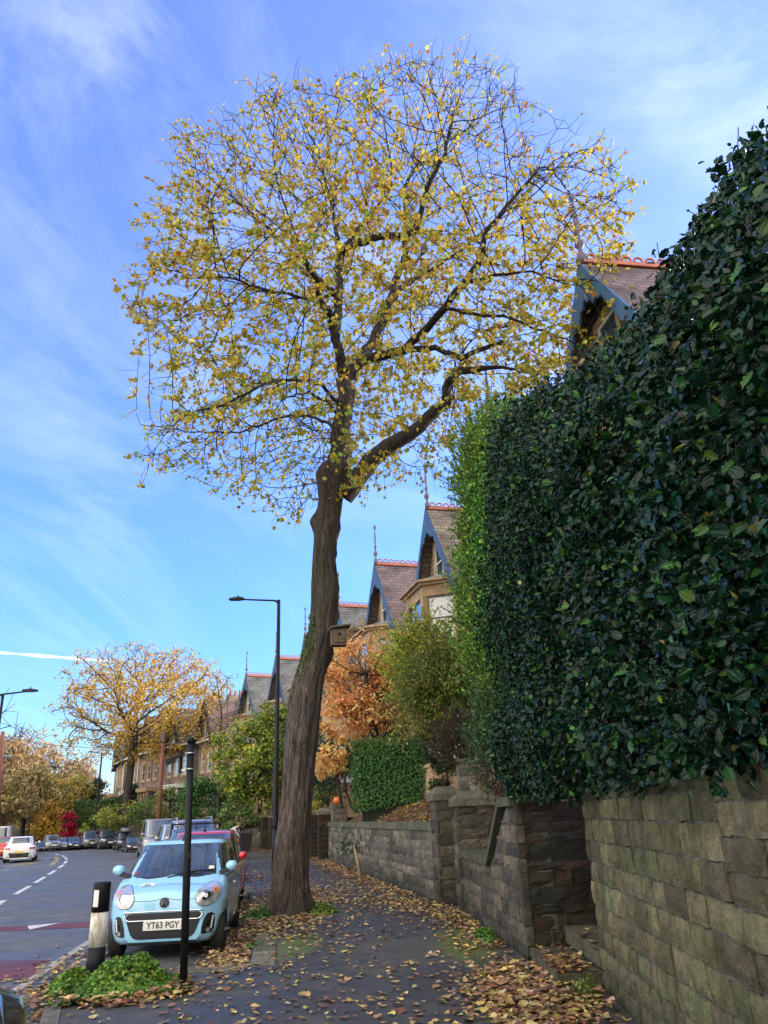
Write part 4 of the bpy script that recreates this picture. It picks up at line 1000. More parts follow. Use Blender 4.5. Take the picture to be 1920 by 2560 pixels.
# bird box and pigeon
bc = at(846, 1594, TY - .42); m = MB(); m.box((0, 0, 0), (.30, .24, .34), col=(1, 1, 1)); m.box((0.02, -.03, .20), (.42, .36, .03), mat=Matrix.Rotation(R(-8), 3, 'Y')); m.box((0, -.135, 0), (.22, .02, .24))
bb = empty('bird_box', bc, R(12), 'square wooden bird box fixed to the right side of the big trunk', 'bird box')
m.build('box', M['wood'], bb); m2 = MB(); m2.lathe([(.03, 0), (.03, .01)], 10); hole = m2.build('entrance_hole', M['black'], bb); hole.location = (0, -.147, .04); hole.rotation_euler = (PI / 2, 0, 0)
m = MB(); bp = at(1060, 622, TY - 1.9)
m.lathe([(.01, -.17), (.05, -.12), (.085, -.03), (.09, .03), (.06, .10), (.04, .13), (.045, .17), (.03, .205), (.005, .22)], 10); m.span((0, .03, -.12), (0, .09, -.3), .06, .02); m.span((0, -.04, .18), (0, -.075, .17), .012, .012)
pg = m.build('pigeon', plain('pigeon_feathers', (.09, .08, .09), .7, var=.3, nscale=20)); pg.location = bp; pg.rotation_euler = (R(20), 0, R(60)); tag(pg, 'grey pigeon perched on a branch high in the big lime tree', 'bird')

# --- general small/far trees ------------------------------------------
def bushy(name, label, base, crown, radii, nclump, nleaf, lsize, cols, w=None, mat='leaf', trunk_r=.12, leafv=OVAL_V, leaff=OVAL_F, seed=1, group=None, cat='tree', trunk=True, shell=.5, spread=.32, limbcol='twig', lean=(0, 0), twigs=True, zmin=None):
    """tree or shrub: tapered trunk, a limb to every clump, leaves spread through each clump"""
    r = np.random.default_rng(seed); base = Vector(base); crown = np.array(crown, float); radii = np.array(radii, float)
    root = empty(name, base, 0, label, cat, group); b0 = np.array(base)
    P = r.normal(0, 1, (nclump, 3)); P /= np.linalg.norm(P, axis=1, keepdims=True); P *= (shell + (1 - shell) * r.random((nclump, 1))) ** .6
    cl = crown + P * radii * (1 + .14 * r.normal(0, 1, (nclump, 1)))
    if zmin is not None: cl[:, 2] = np.maximum(cl[:, 2], zmin)
    if trunk:
        fork = b0 + (crown - b0) * .42; fork[2] = b0[2] + max(.25, (crown[2] - radii[2] * .75 - b0[2]))
        nodes = [b0, b0 + (fork - b0) * .5 + np.array([lean[0], lean[1], 0]), fork]; par = [-1, 0, 1]; top = crown + np.array([0, 0, radii[2] * .55])
        for t in (.35, .7, 1.0): nodes.append(fork + (top - fork) * t + r.normal(0, radii[0] * .05, 3)); par.append(len(nodes) - 2)
        spine = [2, 3, 4, 5]
        for c in cl:
            hs = [abs(nodes[k][2] - (c[2] - radii[2] * .35)) for k in spine]; k = spine[int(np.argmin(hs))]; st_ = nodes[k]
            m1 = st_ + (c - st_) * .5 + np.array([0, 0, -.08 * radii[2]]) + r.normal(0, .08, 3) * radii.min()
            nodes.append(m1); par.append(k); nodes.append(np.array(c)); par.append(len(nodes) - 2); e = len(nodes) - 1
            if twigs:
                for _ in range(5): nodes.append(c + r.normal(0, spread * radii.min() * .8, 3)); par.append(e)
        nodes = np.array(nodes); par = np.array(par); rad, _ = pipe(par, max(.006, trunk_r * .05), 2.1); rad *= trunk_r / rad[0]; rad[0] *= 1.25; rad = np.maximum(rad, lsize * .06)
        V, Fq = chain_tubes(nodes - b0, par, rad, 6); mesh_np('trunk', V, [Fq], M[limbcol], np.full((len(V), 3), .8), root, True)
    ci = r.integers(0, nclump, nleaf); cs = radii.min() * spread * (.7 + .6 * r.random(nclump)); d = r.normal(0, 1, (nleaf, 3)); d[:, 2] *= .7
    pos = cl[ci] + d * cs[ci][:, None] * .75
    if zmin is not None: pos[:, 2] = np.maximum(pos[:, 2], zmin - .1 + .1 * r.random(nleaf))
    nrm = d * .5 + r.normal(0, .7, (nleaf, 3)); nrm[:, 2] += .5
    Rm = frames(nrm, r.uniform(0, 6.28, nleaf))
    cc = palette(cols, nleaf, .15, w) * (1 + .18 * r.normal(0, 1, nclump))[ci][:, None]
    V, Fs, C = scatter(leafv, leaff, pos - b0, Rm, lsize * r.uniform(.6, 1.3, nleaf), np.clip(cc, .005, .9))
    mesh_np('foliage', V, Fs, M[mat], C, root)
    return root
# far lime tree
def far_tree(name, label, base_px, Yd, crown_px, rr, nl, ls, cols, w, tr, seed, att_n=900, group=None, zlo=None, flat=1.0, step=.5):
    b = at(*base_px, Yd); b.z = 0; c = at(*crown_px, Yd); root = empty(name, b, 0, label, 'tree', group)
    r = np.random.default_rng(seed); P = r.normal(0, 1, (att_n, 3)); P /= np.linalg.norm(P, axis=1, keepdims=True); P *= (r.random((att_n, 1)) ** .4) * (1 + .15 * fbm(P, seed, 2.5)[:, None]); P = P * np.array(rr) + np.array(c)
    if zlo: P = P[P[:, 2] > zlo]
    fk = c.z - rr[2] * .62
    nodes = [np.array(b), np.array((b.x + (c.x - b.x) * .3, b.y, fk * .5)), np.array((b.x + (c.x - b.x) * .6, b.y, fk))]; par = [-1, 0, 1]
    nodes, par = colonize(nodes, par, P, step, rr[0] * 1.3, step * 1.1, 45, (0, 0, .05))
    rad, _ = pipe(par, .012, 2.2); rad *= tr / rad[0]; rad[0] *= 1.3; rad = np.maximum(rad, .018)
    V, Fq = chain_tubes(nodes - np.array(b), par, rad, 5); mesh_np('trunk', V, [Fq], M['bark'], np.full((len(V), 3), .55), root, True)
    cand = np.where(rad < .07)[0]; pz_ = nodes[cand]; hh_ = np.clip((pz_[:, 2] - (c.z - rr[2])) / (2 * rr[2]), 0, 1)
    de = np.clip(1.15 - 1.05 * hh_, .05, 1) * np.clip(.7 + .8 * fbm(pz_, seed + 3, .4), .1, 1.3); de /= de.sum()
    k = r.choice(len(cand), nl, p=de); pos = pz_[k] + r.normal(0, .28 * step / .5, (nl, 3)); cc = palette(cols, nl, .15, w)
    top = (r.random(nl) < hh_[k] * .4); cc[top] = palette([(.42, .16, .05), (.36, .2, .05)], top.sum(), .15)
    V, Fs, C = scatter(OVAL_V, OVAL_F, pos - np.array(b), frames(r.normal(0, 1, (nl, 3)), r.uniform(0, 6.28, nl)), ls * r.uniform(.6, 1.3, nl), cc)
    mesh_np('foliage', V, Fs, M['leaf'], C, root); return root
YEL = [(.66, .45, .07), (.56, .36, .06), (.72, .52, .10), (.44, .28, .05)]
far_tree('lime_tree', 'broad yellow lime tree farther along the street above the row of parked cars', (306, 2060), 73, (350, 1745), (8.4, 7.0, 5.7), 17000, .24, YEL, None, .36, 31, 1300, zlo=6.4)
BR = [(.40, .31, .12), (.47, .37, .13), (.31, .24, .09), (.54, .42, .16)]
OR = [(.50, .34, .15), (.46, .28, .13), (.54, .40, .17)]
GY = [(.30, .26, .05), (.22, .22, .05), (.38, .32, .07)]
def bt(label, px, Yd, top, wid, cols, nl, seed, ls=.4, ncl=46, tr=.22, name='woodland_tree', mat='leaf', zf=.55, **k):
    """background tree by its base column, depth, top row and width in pixels"""
    t = at(px, top, Yd); b = Vector((t.x, Yd, -.1)); wm = wid / FPX * Yd * .95 / 2; hz = t.z * zf / 1.0
    return bushy(name, label, b, (t.x, Yd, t.z - hz * .5 - wm * .05), (wm, wm * .8, hz * .52), ncl, nl, ls, cols, mat=mat, trunk_r=tr, seed=seed, **k)
bt('tall sparse orange brown tree behind the brown pole at the left edge', 20, 96, 1840, 190, OR, 3200, 3, .42, group='woodland trees at the bend', zf=.5)
bt('bare topped russet tree rising above the woodland, second from the left edge', 75, 104, 1830, 150, OR, 900, 4, .42, group='woodland trees at the bend', zf=.6)
bt('wide russet tree with thin airy crown in the middle of the woodland', 150, 100, 1850, 180, OR, 2400, 5, .42, group='woodland trees at the bend', zf=.6)
bt('thin orange tree at the right shoulder of the woodland', 185, 108, 1905, 120, OR, 1700, 6, .42, group='woodland trees at the bend')
bt('dense golden brown tree above the white hatchback, lowest crown on the left', 10, 74, 1930, 190, BR, 6500, 7, .34, ncl=60, group='woodland trees at the bend', zf=.62)
bt('dense tan woodland tree with forked leaning trunk, above the white hatchback', 75, 80, 1925, 150, BR, 6000, 8, .34, ncl=60, group='woodland trees at the bend', zf=.62)
bt('golden olive woodland tree behind the bright yellow shrub', 135, 86, 1930, 140, GY + YEL, 5200, 9, .34, ncl=56, group='woodland trees at the bend', zf=.8)
bt('yellow green woodland tree behind the crimson maple', 195, 92, 1945, 110, GY, 4200, 10, .34, ncl=50, group='woodland trees at the bend', zf=.85)
bt('bright yellow conical tree left of the crimson maple', 130, 76, 2000, 74, [(.55, .36, .06), (.46, .29, .05)], 5200, 12, .22, ncl=50, tr=.14, name='yellow_tree', zf=1.0)
bt('small crimson maple between the yellow tree and the hedges', 173, 74, 2028, 38, [(.42, .01, .05), (.30, .008, .03)], 2600, 13, .18, ncl=26, tr=.08, name='maple_tree', zf=.95)
bt('dark green conifer beside the tall thin far lamp post', 238, 92, 1955, 60, [(.02, .05, .02), (.03, .07, .025)], 4200, 14, .26, ncl=40, tr=.2, name='conifer', mat='leafg', zf=1.0)
bt('dark holly tree in front of the far terrace beside the far lime trunk', 328, 82, 1945, 62, [(.02, .055, .03), (.03, .075, .035)], 4200, 15, .24, ncl=40, tr=.2, name='evergreen_tree', mat='leafg', zf=.95)
bt('dark green rounded shrub right of the crimson maple', 205, 80, 2040, 60, [(.025, .06, .02), (.05, .10, .03)], 3000, 16, .2, ncl=30, tr=.1, name='shrub', mat='leafg', zf=1.0, cat='shrub')
bt('bright lime green low shrub behind the dark parked cars', 213, 74, 2058, 26, [(.22, .32, .04), (.3, .38, .05)], 1100, 17, .16, ncl=16, tr=.06, name='shrub', mat='leafg', zf=1.0, cat='shrub')
bt('pale leafless tree on the skyline left of the far terraces', 222, 125, 1880, 60, OR, 60, 18, .3, ncl=60, tr=.2, zf=.9, name='bare_tree')
bt('leafless upright tree standing out above the woodland', 50, 100, 1815, 90, OR, 60, 19, .3, ncl=70, tr=.2, zf=.6, name='bare_tree')
bt('bare branched tree reaching in from the left edge above the woodland', -50, 58, 1745, 200, OR, 30, 20, .2, ncl=60, tr=.25, zf=.6, name='bare_tree')
# woodland mass behind everything at the bend: a far-off leafy bank that reads as one mass
r = np.random.default_rng(77); NW = 26000
xx = r.uniform(-118, -34, NW); hgt = 5.4 + 1.2 * np.sin(xx * .22) + .8 * np.sin(xx * .7); yy = 112 + r.uniform(0, 6, NW) + (xx + 70) * .08
zzw = hgt * r.random(NW) ** .8
cw = palette([(.16, .11, .05), (.24, .16, .06), (.10, .08, .035), (.30, .2, .07)], NW, .2)
V, Fs, C = scatter(OVAL_V, OVAL_F, np.stack([xx, yy, zzw], 1), frames(r.normal(0, 1, (NW, 3)) + np.array([.3, -1, .3]), r.uniform(0, 6.28, NW)), r.uniform(.4, 1.0, NW), cw)
o = mesh_np('woodland', V, Fs, M['leaf'], C); tag(o, 'distant brown autumn woodland closing the bend of the road', 'woodland', kind='stuff')
rows = []
for y, z in ((96, -.1), (104, .6), (112, 2.2), (125, 5.5), (150, 6.5), (400, 7)): rows.append([(x, y + (x + 70) * .05, z * (1 + .08 * math.sin(x * .3))) for x in range(-420, 421, 20)])
terr('hill', rows, M['earth'])
# grass verge beyond the left kerb
terr('grass_verge', [[(x - 3.3, y + 1.2, .03) for x, y in LEFT], [(x - 10, y + 6, .5) for x, y in LEFT], [(x - 30, y + 20, 1.8) for x, y in LEFT]], M['earth'])
# ---------------------------------------------------------------- holly hedge and garden plants
def hedge_x(y, z):
    z0_ = np.interp(y, (2.5, 4, 6, 8, 10), (3.65, 4.1, 4.35, 5.5, 6.8))
    under = np.clip((2.3 - z) / .6, 0, 1) * .16
    far = np.clip((y - 11.6) / 2.2, 0, 1) ** 2 * .4
    return 1.50 + .68 * np.clip(z - z0_, 0, 3) + under + far
def hedge_top(y): return np.interp(y, (2, 4, 6, 8, 10, 12), (5.2, 5.7, 5.75, 6.3, 7.25, 7.2)) + .10 * np.sin(y * 1.9) + .08 * np.sin(y * 4.7)
def hedge_end(z): return 11.6 + 2.3 * np.sin(np.clip((z - 1.8) / 5.0, 0, 1) * PI * .55) - np.clip((z - 6.3) / 1.2, 0, 1) * 1.0
hr = empty('holly_hedge', (3.0, 8.0, 1.7), 0, 'towering glossy dark green holly hedge overhanging the right foreground wall', 'hedge'); h0 = np.array((3.0, 8.0, 1.7))
r = np.random.default_rng(5)
def hedge_pts(n):
    y = r.uniform(2.3, 14, n); z = r.uniform(1.72, 7.35, n); ok = (y < hedge_end(z) + r.normal(0, .12, n)) & (z < hedge_top(y) + r.normal(0, .1, n)); y, z = y[ok], z[ok]
    x = hedge_x(y, z); P = np.stack([x, y, z], 1)
    b = (fbm(P, 3, .9) * .24 + fbm(P, 9, 3.0) * .12) * np.where(z > 4.4, .45, 1)
    return P, b
P, b = hedge_pts(118000); n = len(P)
depth_ = r.random(n) ** 1.6 * .55
P[:, 0] += -b + depth_ - .02; P[:, 2] += r.normal(0, .03, n)
# the top surface and back of the hedge
nt_ = 15000; y = r.uniform(2.0, 12.2, nt_); x = 1.7 + r.random(nt_) * 3.4; zt_ = hedge_top(y) + .12 * np.sin(x * 3) - .05
Pt = np.stack([x, y, zt_ + r.normal(0, .10, nt_) - r.random(nt_) ** 2 * .4], 1); keep = Pt[:, 0] > hedge_x(y, zt_) - .1; Pt = Pt[keep]
ne_ = 7000; z = r.uniform(1.8, 6.6, ne_); Pe = np.stack([1.6 + r.random(ne_) * 2.8, hedge_end(z) + r.normal(0, .15, ne_) - .2, z], 1)
# upright sprays breaking the skyline
sp_ = []; sn_ = []
for _ in range(170):
    yy = r.uniform(2.6, 12); zz_ = float(hedge_top(np.array(yy))) - r.uniform(0, .5); xx_ = hedge_x(yy, zz_) + r.uniform(-.1, .6); d = np.array([-.05, r.normal(0, .3), 1.0]) + r.normal(0, .15, 3); L = r.uniform(.08, .42)
    sn_ += [np.array([xx_, yy, zz_]) - d * .25, np.array([xx_, yy, zz_]) + d * (L + .02)]
    for k in range(int(L / .032)): sp_.append(np.array([xx_, yy, zz_]) + d * .032 * k + r.normal(0, .026, 3))
for _ in range(420):
    yy = r.uniform(2.8, 12.5); zz_ = r.uniform(1.95, float(hedge_top(np.array(yy))) - .35)
    xx_ = hedge_x(np.array(yy), np.array(zz_)) - .08; d = np.array([-.7, r.normal(0, .4), r.uniform(-.4, .7)]); L = r.uniform(.12, .34)
    for k in range(int(L / .04)): sp_.append(np.array([xx_, yy, zz_]) + d * .045 * k + r.normal(0, .03, 3))
sp_ = np.array(sp_)
sn_ = np.array(sn_); Vst, Fst = chain_tubes(sn_ - h0, np.array([-1 if i % 2 == 0 else i - 1 for i in range(len(sn_))]), np.full(len(sn_), .004), 5); mesh_np('shoot_stems', Vst, [Fst], M['twig'], None, hr)
A_ = np.concatenate([P, Pt, Pe, sp_])
def crowd(pts, cell):
    q = np.floor(pts / cell).astype(int); q -= q.min(0) - 1; s_ = q.max(0) + 2; cnt = np.zeros(s_, int); np.add.at(cnt, (q[:, 0], q[:, 1], q[:, 2]), 1)
    tot = np.zeros(len(pts), int)
    for a in (-1, 0, 1):
        for b_ in (-1, 0, 1):
            for c_ in (-1, 0, 1): tot += cnt[q[:, 0] + a, q[:, 1] + b_, q[:, 2] + c_]
    return tot
kp_ = crowd(A_, .10) > 16; nP_ = int(kp_[:len(P)].sum()); A_ = A_[kp_]; P = P[kp_[:len(P)]]; n = len(A_)
nm = r.normal(0, .62, (n, 3)); nm[:len(P), 0] -= .75; nm[:, 2] += .55; nm[:, 1] -= .25
cc = palette([(.005, .028, .013), (.007, .036, .013), (.004, .02, .010), (.025, .085, .015), (.20, .20, .04), (.05, .13, .02)], n, .28, [5, 4, 4, 1.4, .06, .5])
rim = np.array([.9] + [1.5 if i % 2 else .95 for i in range(7)] + [1.6] + [1.5 if (6 - i) % 2 else .95 for i in range(7)])
ang_ = r.uniform(0, 6.28, n); szs = .030 + .048 * r.random(n) ** 1.4; FRM = frames(nm, ang_)
gw = np.clip((A_[:, 1] - 9.7) * .42 + (A_[:, 2] - 5.5) * .34 * np.clip(A_[:, 1] - 7, 0, 1) + .4 * fbm(A_, 31, 1.6), 0, .93); isg = r.random(n) < gw
cc[isg] = palette([(.06, .19, .022), (.10, .28, .03), (.035, .11, .018), (.19, .36, .05)], isg.sum(), .2); cc = np.clip(cc, .004, .5)
CUP = OVAL_V.copy(); CUP[:, 0] *= 1.25; CUP[:, 2] += .25 * CUP[:, 0] ** 2 * 4
oval = isg | (r.random(n) < np.clip(.35 + (A_[:, 1] - 6) * .12, .3, .9))
parts_ = [scatter(HOLLY_V, HOLLY_F, A_[~oval] - h0, FRM[~oval], szs[~oval] * 1.1, cc[~oval], rim), scatter(CUP, OVAL_F, A_[oval] - h0, FRM[oval], szs[oval], cc[oval])]
V, Fs, C = merge(parts_)
mesh_np('foliage', V, Fs, M['holly'], C, hr)
# near-black sheet behind the leaves, its colour standing for the hedge's inner shade
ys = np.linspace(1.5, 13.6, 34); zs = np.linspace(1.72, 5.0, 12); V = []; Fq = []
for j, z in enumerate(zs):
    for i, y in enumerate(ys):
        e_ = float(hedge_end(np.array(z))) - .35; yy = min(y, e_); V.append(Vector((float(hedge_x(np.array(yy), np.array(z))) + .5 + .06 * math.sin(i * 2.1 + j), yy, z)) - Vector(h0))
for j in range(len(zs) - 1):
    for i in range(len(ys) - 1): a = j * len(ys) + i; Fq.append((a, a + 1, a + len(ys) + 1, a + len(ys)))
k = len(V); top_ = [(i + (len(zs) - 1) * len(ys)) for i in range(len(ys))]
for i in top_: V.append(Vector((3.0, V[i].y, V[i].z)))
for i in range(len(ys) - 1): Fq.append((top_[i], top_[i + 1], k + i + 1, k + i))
m = MB(); m.add(V, Fq, smooth=True); m.build('shade_core', plain('hedge_shade', (.014, .016, .011), .95, var=.5, nscale=14, spec=.1), hr)
m = MB()
for _ in range(26):
    yy = r.uniform(3, 11.8); zz_ = r.uniform(1.7, 2.1); a = Vector((2.1, yy, 1.6)); b_ = Vector((1.75, yy + r.normal(0, .4), zz_ + .9)); m.tube([a - Vector(h0), (a + b_) / 2 + Vector((-.05, .1, 0)) - Vector(h0), b_ - Vector(h0)], [.025, .018, .01], 5)
m.build('stem', M['twig'], hr)

def sprays(name, label, cat, centre, spread, nspray, length, leafsz, cols, seed, up=(0, 0, 1), mat='leafg', w=None, lv=OVAL_V, lf=OVAL_F, core=True, group=None, stemr=.005, per=.045, droop=0.0):
    """shrub of arching shoots: each shoot a thin stem with leaf pairs"""
    r = np.random.default_rng(seed); c = np.array(centre, float); s_ = np.array(spread, float); root = empty(name, c - np.array([0, 0, s_[2]]), 0, label, cat, group); b0 = np.array(root.location)
    st = r.normal(0, 1, (nspray, 3)); st /= np.linalg.norm(st, axis=1, keepdims=True); rr_ = (.35 + .65 * r.random((nspray, 1))) ** .7; P0 = c + st * rr_ * s_ * .95
    d = st * .8 + np.array(up) * .9 + r.normal(0, .35, (nspray, 3)); d /= np.linalg.norm(d, axis=1, keepdims=True)
    pos = []; nr = []; nodes = []; par = []
    for i in range(nspray):
        L = length * r.uniform(.5, 1.2); k = max(2, int(L / per)); p = P0[i].copy(); dd = d[i].copy(); nodes.append(p.copy()); par.append(-1)
        for j in range(k):
            dd = dd + np.array([0, 0, -droop]) + r.normal(0, .05, 3); dd /= np.linalg.norm(dd); p = p + dd * per
            if j % 3 == 2 or j == k - 1: nodes.append(p.copy()); par.append(len(nodes) - 2)
            for s in (-1, 1): pos.append(p + r.normal(0, per * .4, 3)); nr.append(dd * .3 + r.normal(0, .7, 3) + np.array([0, 0, .5]))
    pos = np.array(pos); n = len(pos); V, Fq = chain_tubes(np.array(nodes) - b0, np.array(par), np.full(len(nodes), stemr), 4); mesh_np('stem', V, [Fq], M['twig'], None, root)
    cc = palette(cols, n, .16, w)
    V, Fs, C = scatter(lv, lf, pos - b0, frames(np.array(nr), r.uniform(0, 6.28, n)), leafsz * r.uniform(.65, 1.3, n), cc); mesh_np('foliage', V, Fs, M[mat], C, root)
    return root
PRI = [(.15, .34, .04), (.20, .40, .05), (.09, .24, .03), (.34, .48, .07)]
sprays('privet_shrub', 'bright green privet shoots at the far edge of the holly hedge, upper part', 'shrub', at(1238, 1200, 12.9), (.62, 1.2, 1.2), 1200, .6, .055, PRI, 3)
sprays('privet_shrub', 'bright green privet shoots below the upper privet, beside the bay window', 'shrub', at(1205, 1500, 13.0), (.34, 1.0, 2.0), 900, .55, .055, PRI, 4)
sprays('privet_shrub', 'low green leafy shrub at the foot of the privet beside the red leaved plant', 'shrub', at(1222, 1850, 12.4), (.28, .7, .75), 240, .35, .045, [(.05, .17, .05), (.08, .2, .05)], 5)
sprays('red_leaved_plant', 'reddish brown leaved plant hanging over the raking coping', 'plant', at(1238, 1925, 12.4), (.22, .4, .35), 110, .3, .04, [(.16, .045, .03), (.10, .03, .025), (.22, .09, .05)], 6, up=(0, 0, -.2), mat='leaf', droop=.08)
sprays('ivy_patch', 'small patch of ivy at the top of the grey pipe', 'ivy', at(885, 2108, 21.8), (.35, .1, .25), 40, .3, .05, [(.02, .08, .04)], 7, up=(0, 0, -.4))
m = MB(); root = empty('low_inner_wall', (0, 0, 0), 0, 'rough low stone wall inside the garden above the lichen covered pier', 'wall'); st = MB(); stones(st, (2.9, 17.3), (1.45, 18.3), 1.6, 2.75, (-.6, -.8), 'grey', bw=(.15, .4), seed=9); st.build('stonework', M['stone'], root)
m.span((2.93, 17.45, 2.15), (1.48, 18.45, 2.15), .25, 1.15); m.build('mortar_core', M['mortar'], root)
# clipped hedge: leaf box
def leafbox(name, label, a, b, depth, z0, z1, n, ls, cols, seed, topcols=None, cat='hedge', zr0=None):
    r = np.random.default_rng(seed); a, b = np.array(a, float), np.array(b, float); L = np.linalg.norm(b - a); d = (b - a) / L; nn = np.array([-d[1], d[0]])
    areas = np.array([L * (z1 - z0), L * depth, depth * (z1 - z0), depth * (z1 - z0)]); f = r.choice(4, n, p=areas / areas.sum())
    s, t, v = r.random(n) * L, r.random(n) * depth, r.random(n) * (z1 - z0)
    s = np.where(f == 2, 0, np.where(f == 3, L, s)); t = np.where(f == 0, 0, t); v = np.where(f == 1, z1 - z0, v)
    # rounded shoulders
    base = a[None] + d[None] * s[:, None] + nn[None] * t[:, None]; zb = z0 if zr0 is None else z0 + (zr0 - z0) * s / L
    P = np.concatenate([base, (zb + v * (z1 - zb) / (z1 - z0))[:, None]], 1); bb = fbm(P, seed, 1.5) * .10
    out = np.where(f[:, None] == 0, np.append(-nn, 0), np.where(f[:, None] == 1, np.array([0, 0, 1.]), np.where(f[:, None] == 2, np.append(-d, 0), np.append(d, 0))))
    P += out * (bb - r.random(n) ** 2 * .3 + .03)[:, None]
    cc = palette(cols, n, .18)
    if topcols is not None:
        tp = (f == 1) | (r.random(n) < np.clip((P[:, 2] - z1 + .35) * 2, 0, .8)); cc[tp] = palette(topcols, tp.sum(), .15)
    c0 = np.array([(a[0] + b[0]) / 2, (a[1] + b[1]) / 2, z0]); root = empty(name, c0, 0, label, cat)
    V, Fs, C = scatter(OVAL_V, OVAL_F, P - c0, frames(out + r.normal(0, .6, (n, 3)) + np.array([0, 0, .3]), r.uniform(0, 6.28, n)), ls * r.uniform(.6, 1.3, n), cc); mesh_np('foliage', V, Fs, M['leafg'], C, root)
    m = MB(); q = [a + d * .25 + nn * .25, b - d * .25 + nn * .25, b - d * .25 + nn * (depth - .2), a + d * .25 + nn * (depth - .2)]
    m.slab([tuple(p - c0[:2]) for p in q], -.3, z1 - z0 - .25); m.build('shade_core', plain('clipped_shade', (.012, .018, .01), .95, var=.4), root); return root  # solid near-black block inside; inner shade put into its colour
leafbox('clipped_hedge', 'square clipped green hedge above the long garden wall, under the orange tree', (-1.45, 27.6), (3.5, 25.3), 1.5, 1.75, 4.05, 19000, .085, [(.045, .15, .032), (.065, .19, .04), (.035, .11, .028), (.10, .25, .045)], 21, [(.11, .17, .03), (.08, .13, .02)], zr0=2.3)
bushy('orange_tree', 'small garden tree with peach orange autumn leaves behind the clipped hedge', (-.35, 31, 2.2), at(902, 1705, 31) - Vector((0, 0, .1)), (1.95, 1.5, 2.1), 64, 8200, .15, [(.90, .44, .16), (.92, .52, .20), (.88, .32, .14), (.90, .60, .24)], mat='leaf', trunk_r=.13, seed=22, spread=.26, shell=.35)
bushy('orange_tree', 'lower drooping peach coloured foliage left of the clipped hedge', (-1.9, 29.2, 1.9), at(828, 1880, 29), (.55, .8, 1.1), 20, 1900, .14, [(.90, .60, .24), (.90, .50, .18)], mat='leaf', trunk_r=.06, seed=23, spread=.32, cat='tree')
bushy('garden_bush', 'brownish olive bush top showing just above the orange tree', (-.7, 36, 2.2), at(908, 1590, 36), (.75, .7, .7), 20, 1400, .12, [(.34, .20, .06), (.25, .22, .05)], mat='leaf', trunk_r=.07, seed=24, cat='bush')
sprays('forsythia_bush', 'tall yellow green bush of upright shoots below the bay window', 'bush', at(1052, 1690, 23.5), (.62, .8, 1.15), 480, 1.3, .10, [(.36, .46, .06), (.50, .50, .07), (.22, .36, .04), (.65, .55, .10)], 25, per=.07)
sprays('forsythia_bush', 'yellowing lower branches of the bush left of the olive shrub', 'bush', at(1048, 1790, 23), (.5, .7, .7), 170, .8, .09, [(.60, .50, .12), (.40, .40, .08), (.30, .16, .06)], 26, per=.075, droop=.05, mat='leaf')
sprays('olive_shrub', 'broad olive green shrub with fine leaves right of the clipped hedge', 'shrub', at(1120, 1745, 20.5), (1.0, 1.2, .95), 1000, .85, .075, [(.15, .26, .04), (.22, .30, .05), (.10, .18, .03), (.34, .27, .07)], 27, per=.05)
bushy('garden_shrub', 'dark green shrub filling the gap under the olive shrub behind the gate piers', (2.5, 19.0, 1.9), (2.5, 19.0, 2.9), (.8, .8, .9), 40, 5200, .085, [(.03, .08, .02), (.06, .12, .03), (.10, .12, .03)], mat='leafg', trunk_r=.05, seed=51, cat='shrub')
bushy('garden_shrub', 'very dark shrub in the gap between the clipped hedge and the orange tree trunk', (.8, 30, 2.0), (.9, 30, 3.6), (2.2, 1.0, 1.5), 50, 6000, .12, [(.012, .035, .012), (.02, .05, .015)], mat='leafg', trunk_r=.08, seed=52, cat='shrub')
bushy('garden_shrub', 'mid green shrub behind the slender gate pier', (2.9, 21.5, 2.0), (2.9, 21.5, 2.9), (1.0, .8, 1.0), 40, 4200, .10, [(.03, .08, .02), (.06, .12, .03)], mat='leafg', trunk_r=.06, seed=53, cat='shrub')
bushy('garden_shrub', 'dark leafy shrub at the right end of the clipped hedge', (1.6, 23.2, 2.0), at(1105, 1905, 23.2), (.45, .6, 1.1), 26, 2900, .09, [(.02, .055, .015), (.04, .09, .025), (.07, .10, .03)], mat='leafg', trunk_r=.05, seed=54, cat='shrub')
bushy('dark_shrub', 'dark shrub beside the trunk of the drooping peach tree, above the pumpkin', (-1.9, 37, 1.9), at(842, 1915, 37), (1.4, .8, 1.5), 34, 3800, .12, [(.015, .05, .02), (.03, .07, .025)], mat='leafg', trunk_r=.06, seed=55, cat='shrub')
sprays('twiggy_shrub', 'brown twiggy shrub base above the lichen covered gate pier', 'shrub', at(1165, 1870, 18.6), (.55, .7, .6), 320, .7, .045, [(.09, .10, .03), (.10, .05, .03), (.14, .10, .04)], 28, per=.07, mat='leaf', stemr=.008)
bushy('dark_shrub', 'dark green shrubbery behind the pumpkin pier', at(850, 2000, 40) * 1.0, at(835, 1930, 40), (1.5, 1.2, 1.7), 36, 4200, .14, [(.02, .07, .03), (.035, .09, .03)], mat='leafg', seed=29, trunk_r=.08, cat='shrub')
bushy('yellow_shrub', 'yellow green shrub just right of the big trunk, below the dark shrubbery', (-3.3, 38.5, .9), at(805, 2010, 38.5), (.8, .6, .8), 16, 1300, .12, [(.25, .28, .05), (.36, .30, .07)], mat='leafg', seed=30, trunk_r=.04, cat='shrub')
bushy('dark_shrub', 'grey green bush behind the long wall between the trunk and orange leaves', at(795, 1990, 43), at(790, 1850, 43), (1.8, 1.5, 2.3), 36, 3800, .16, [(.04, .10, .03), (.07, .13, .03)], mat='leafg', seed=31, trunk_r=.08, cat='shrub')
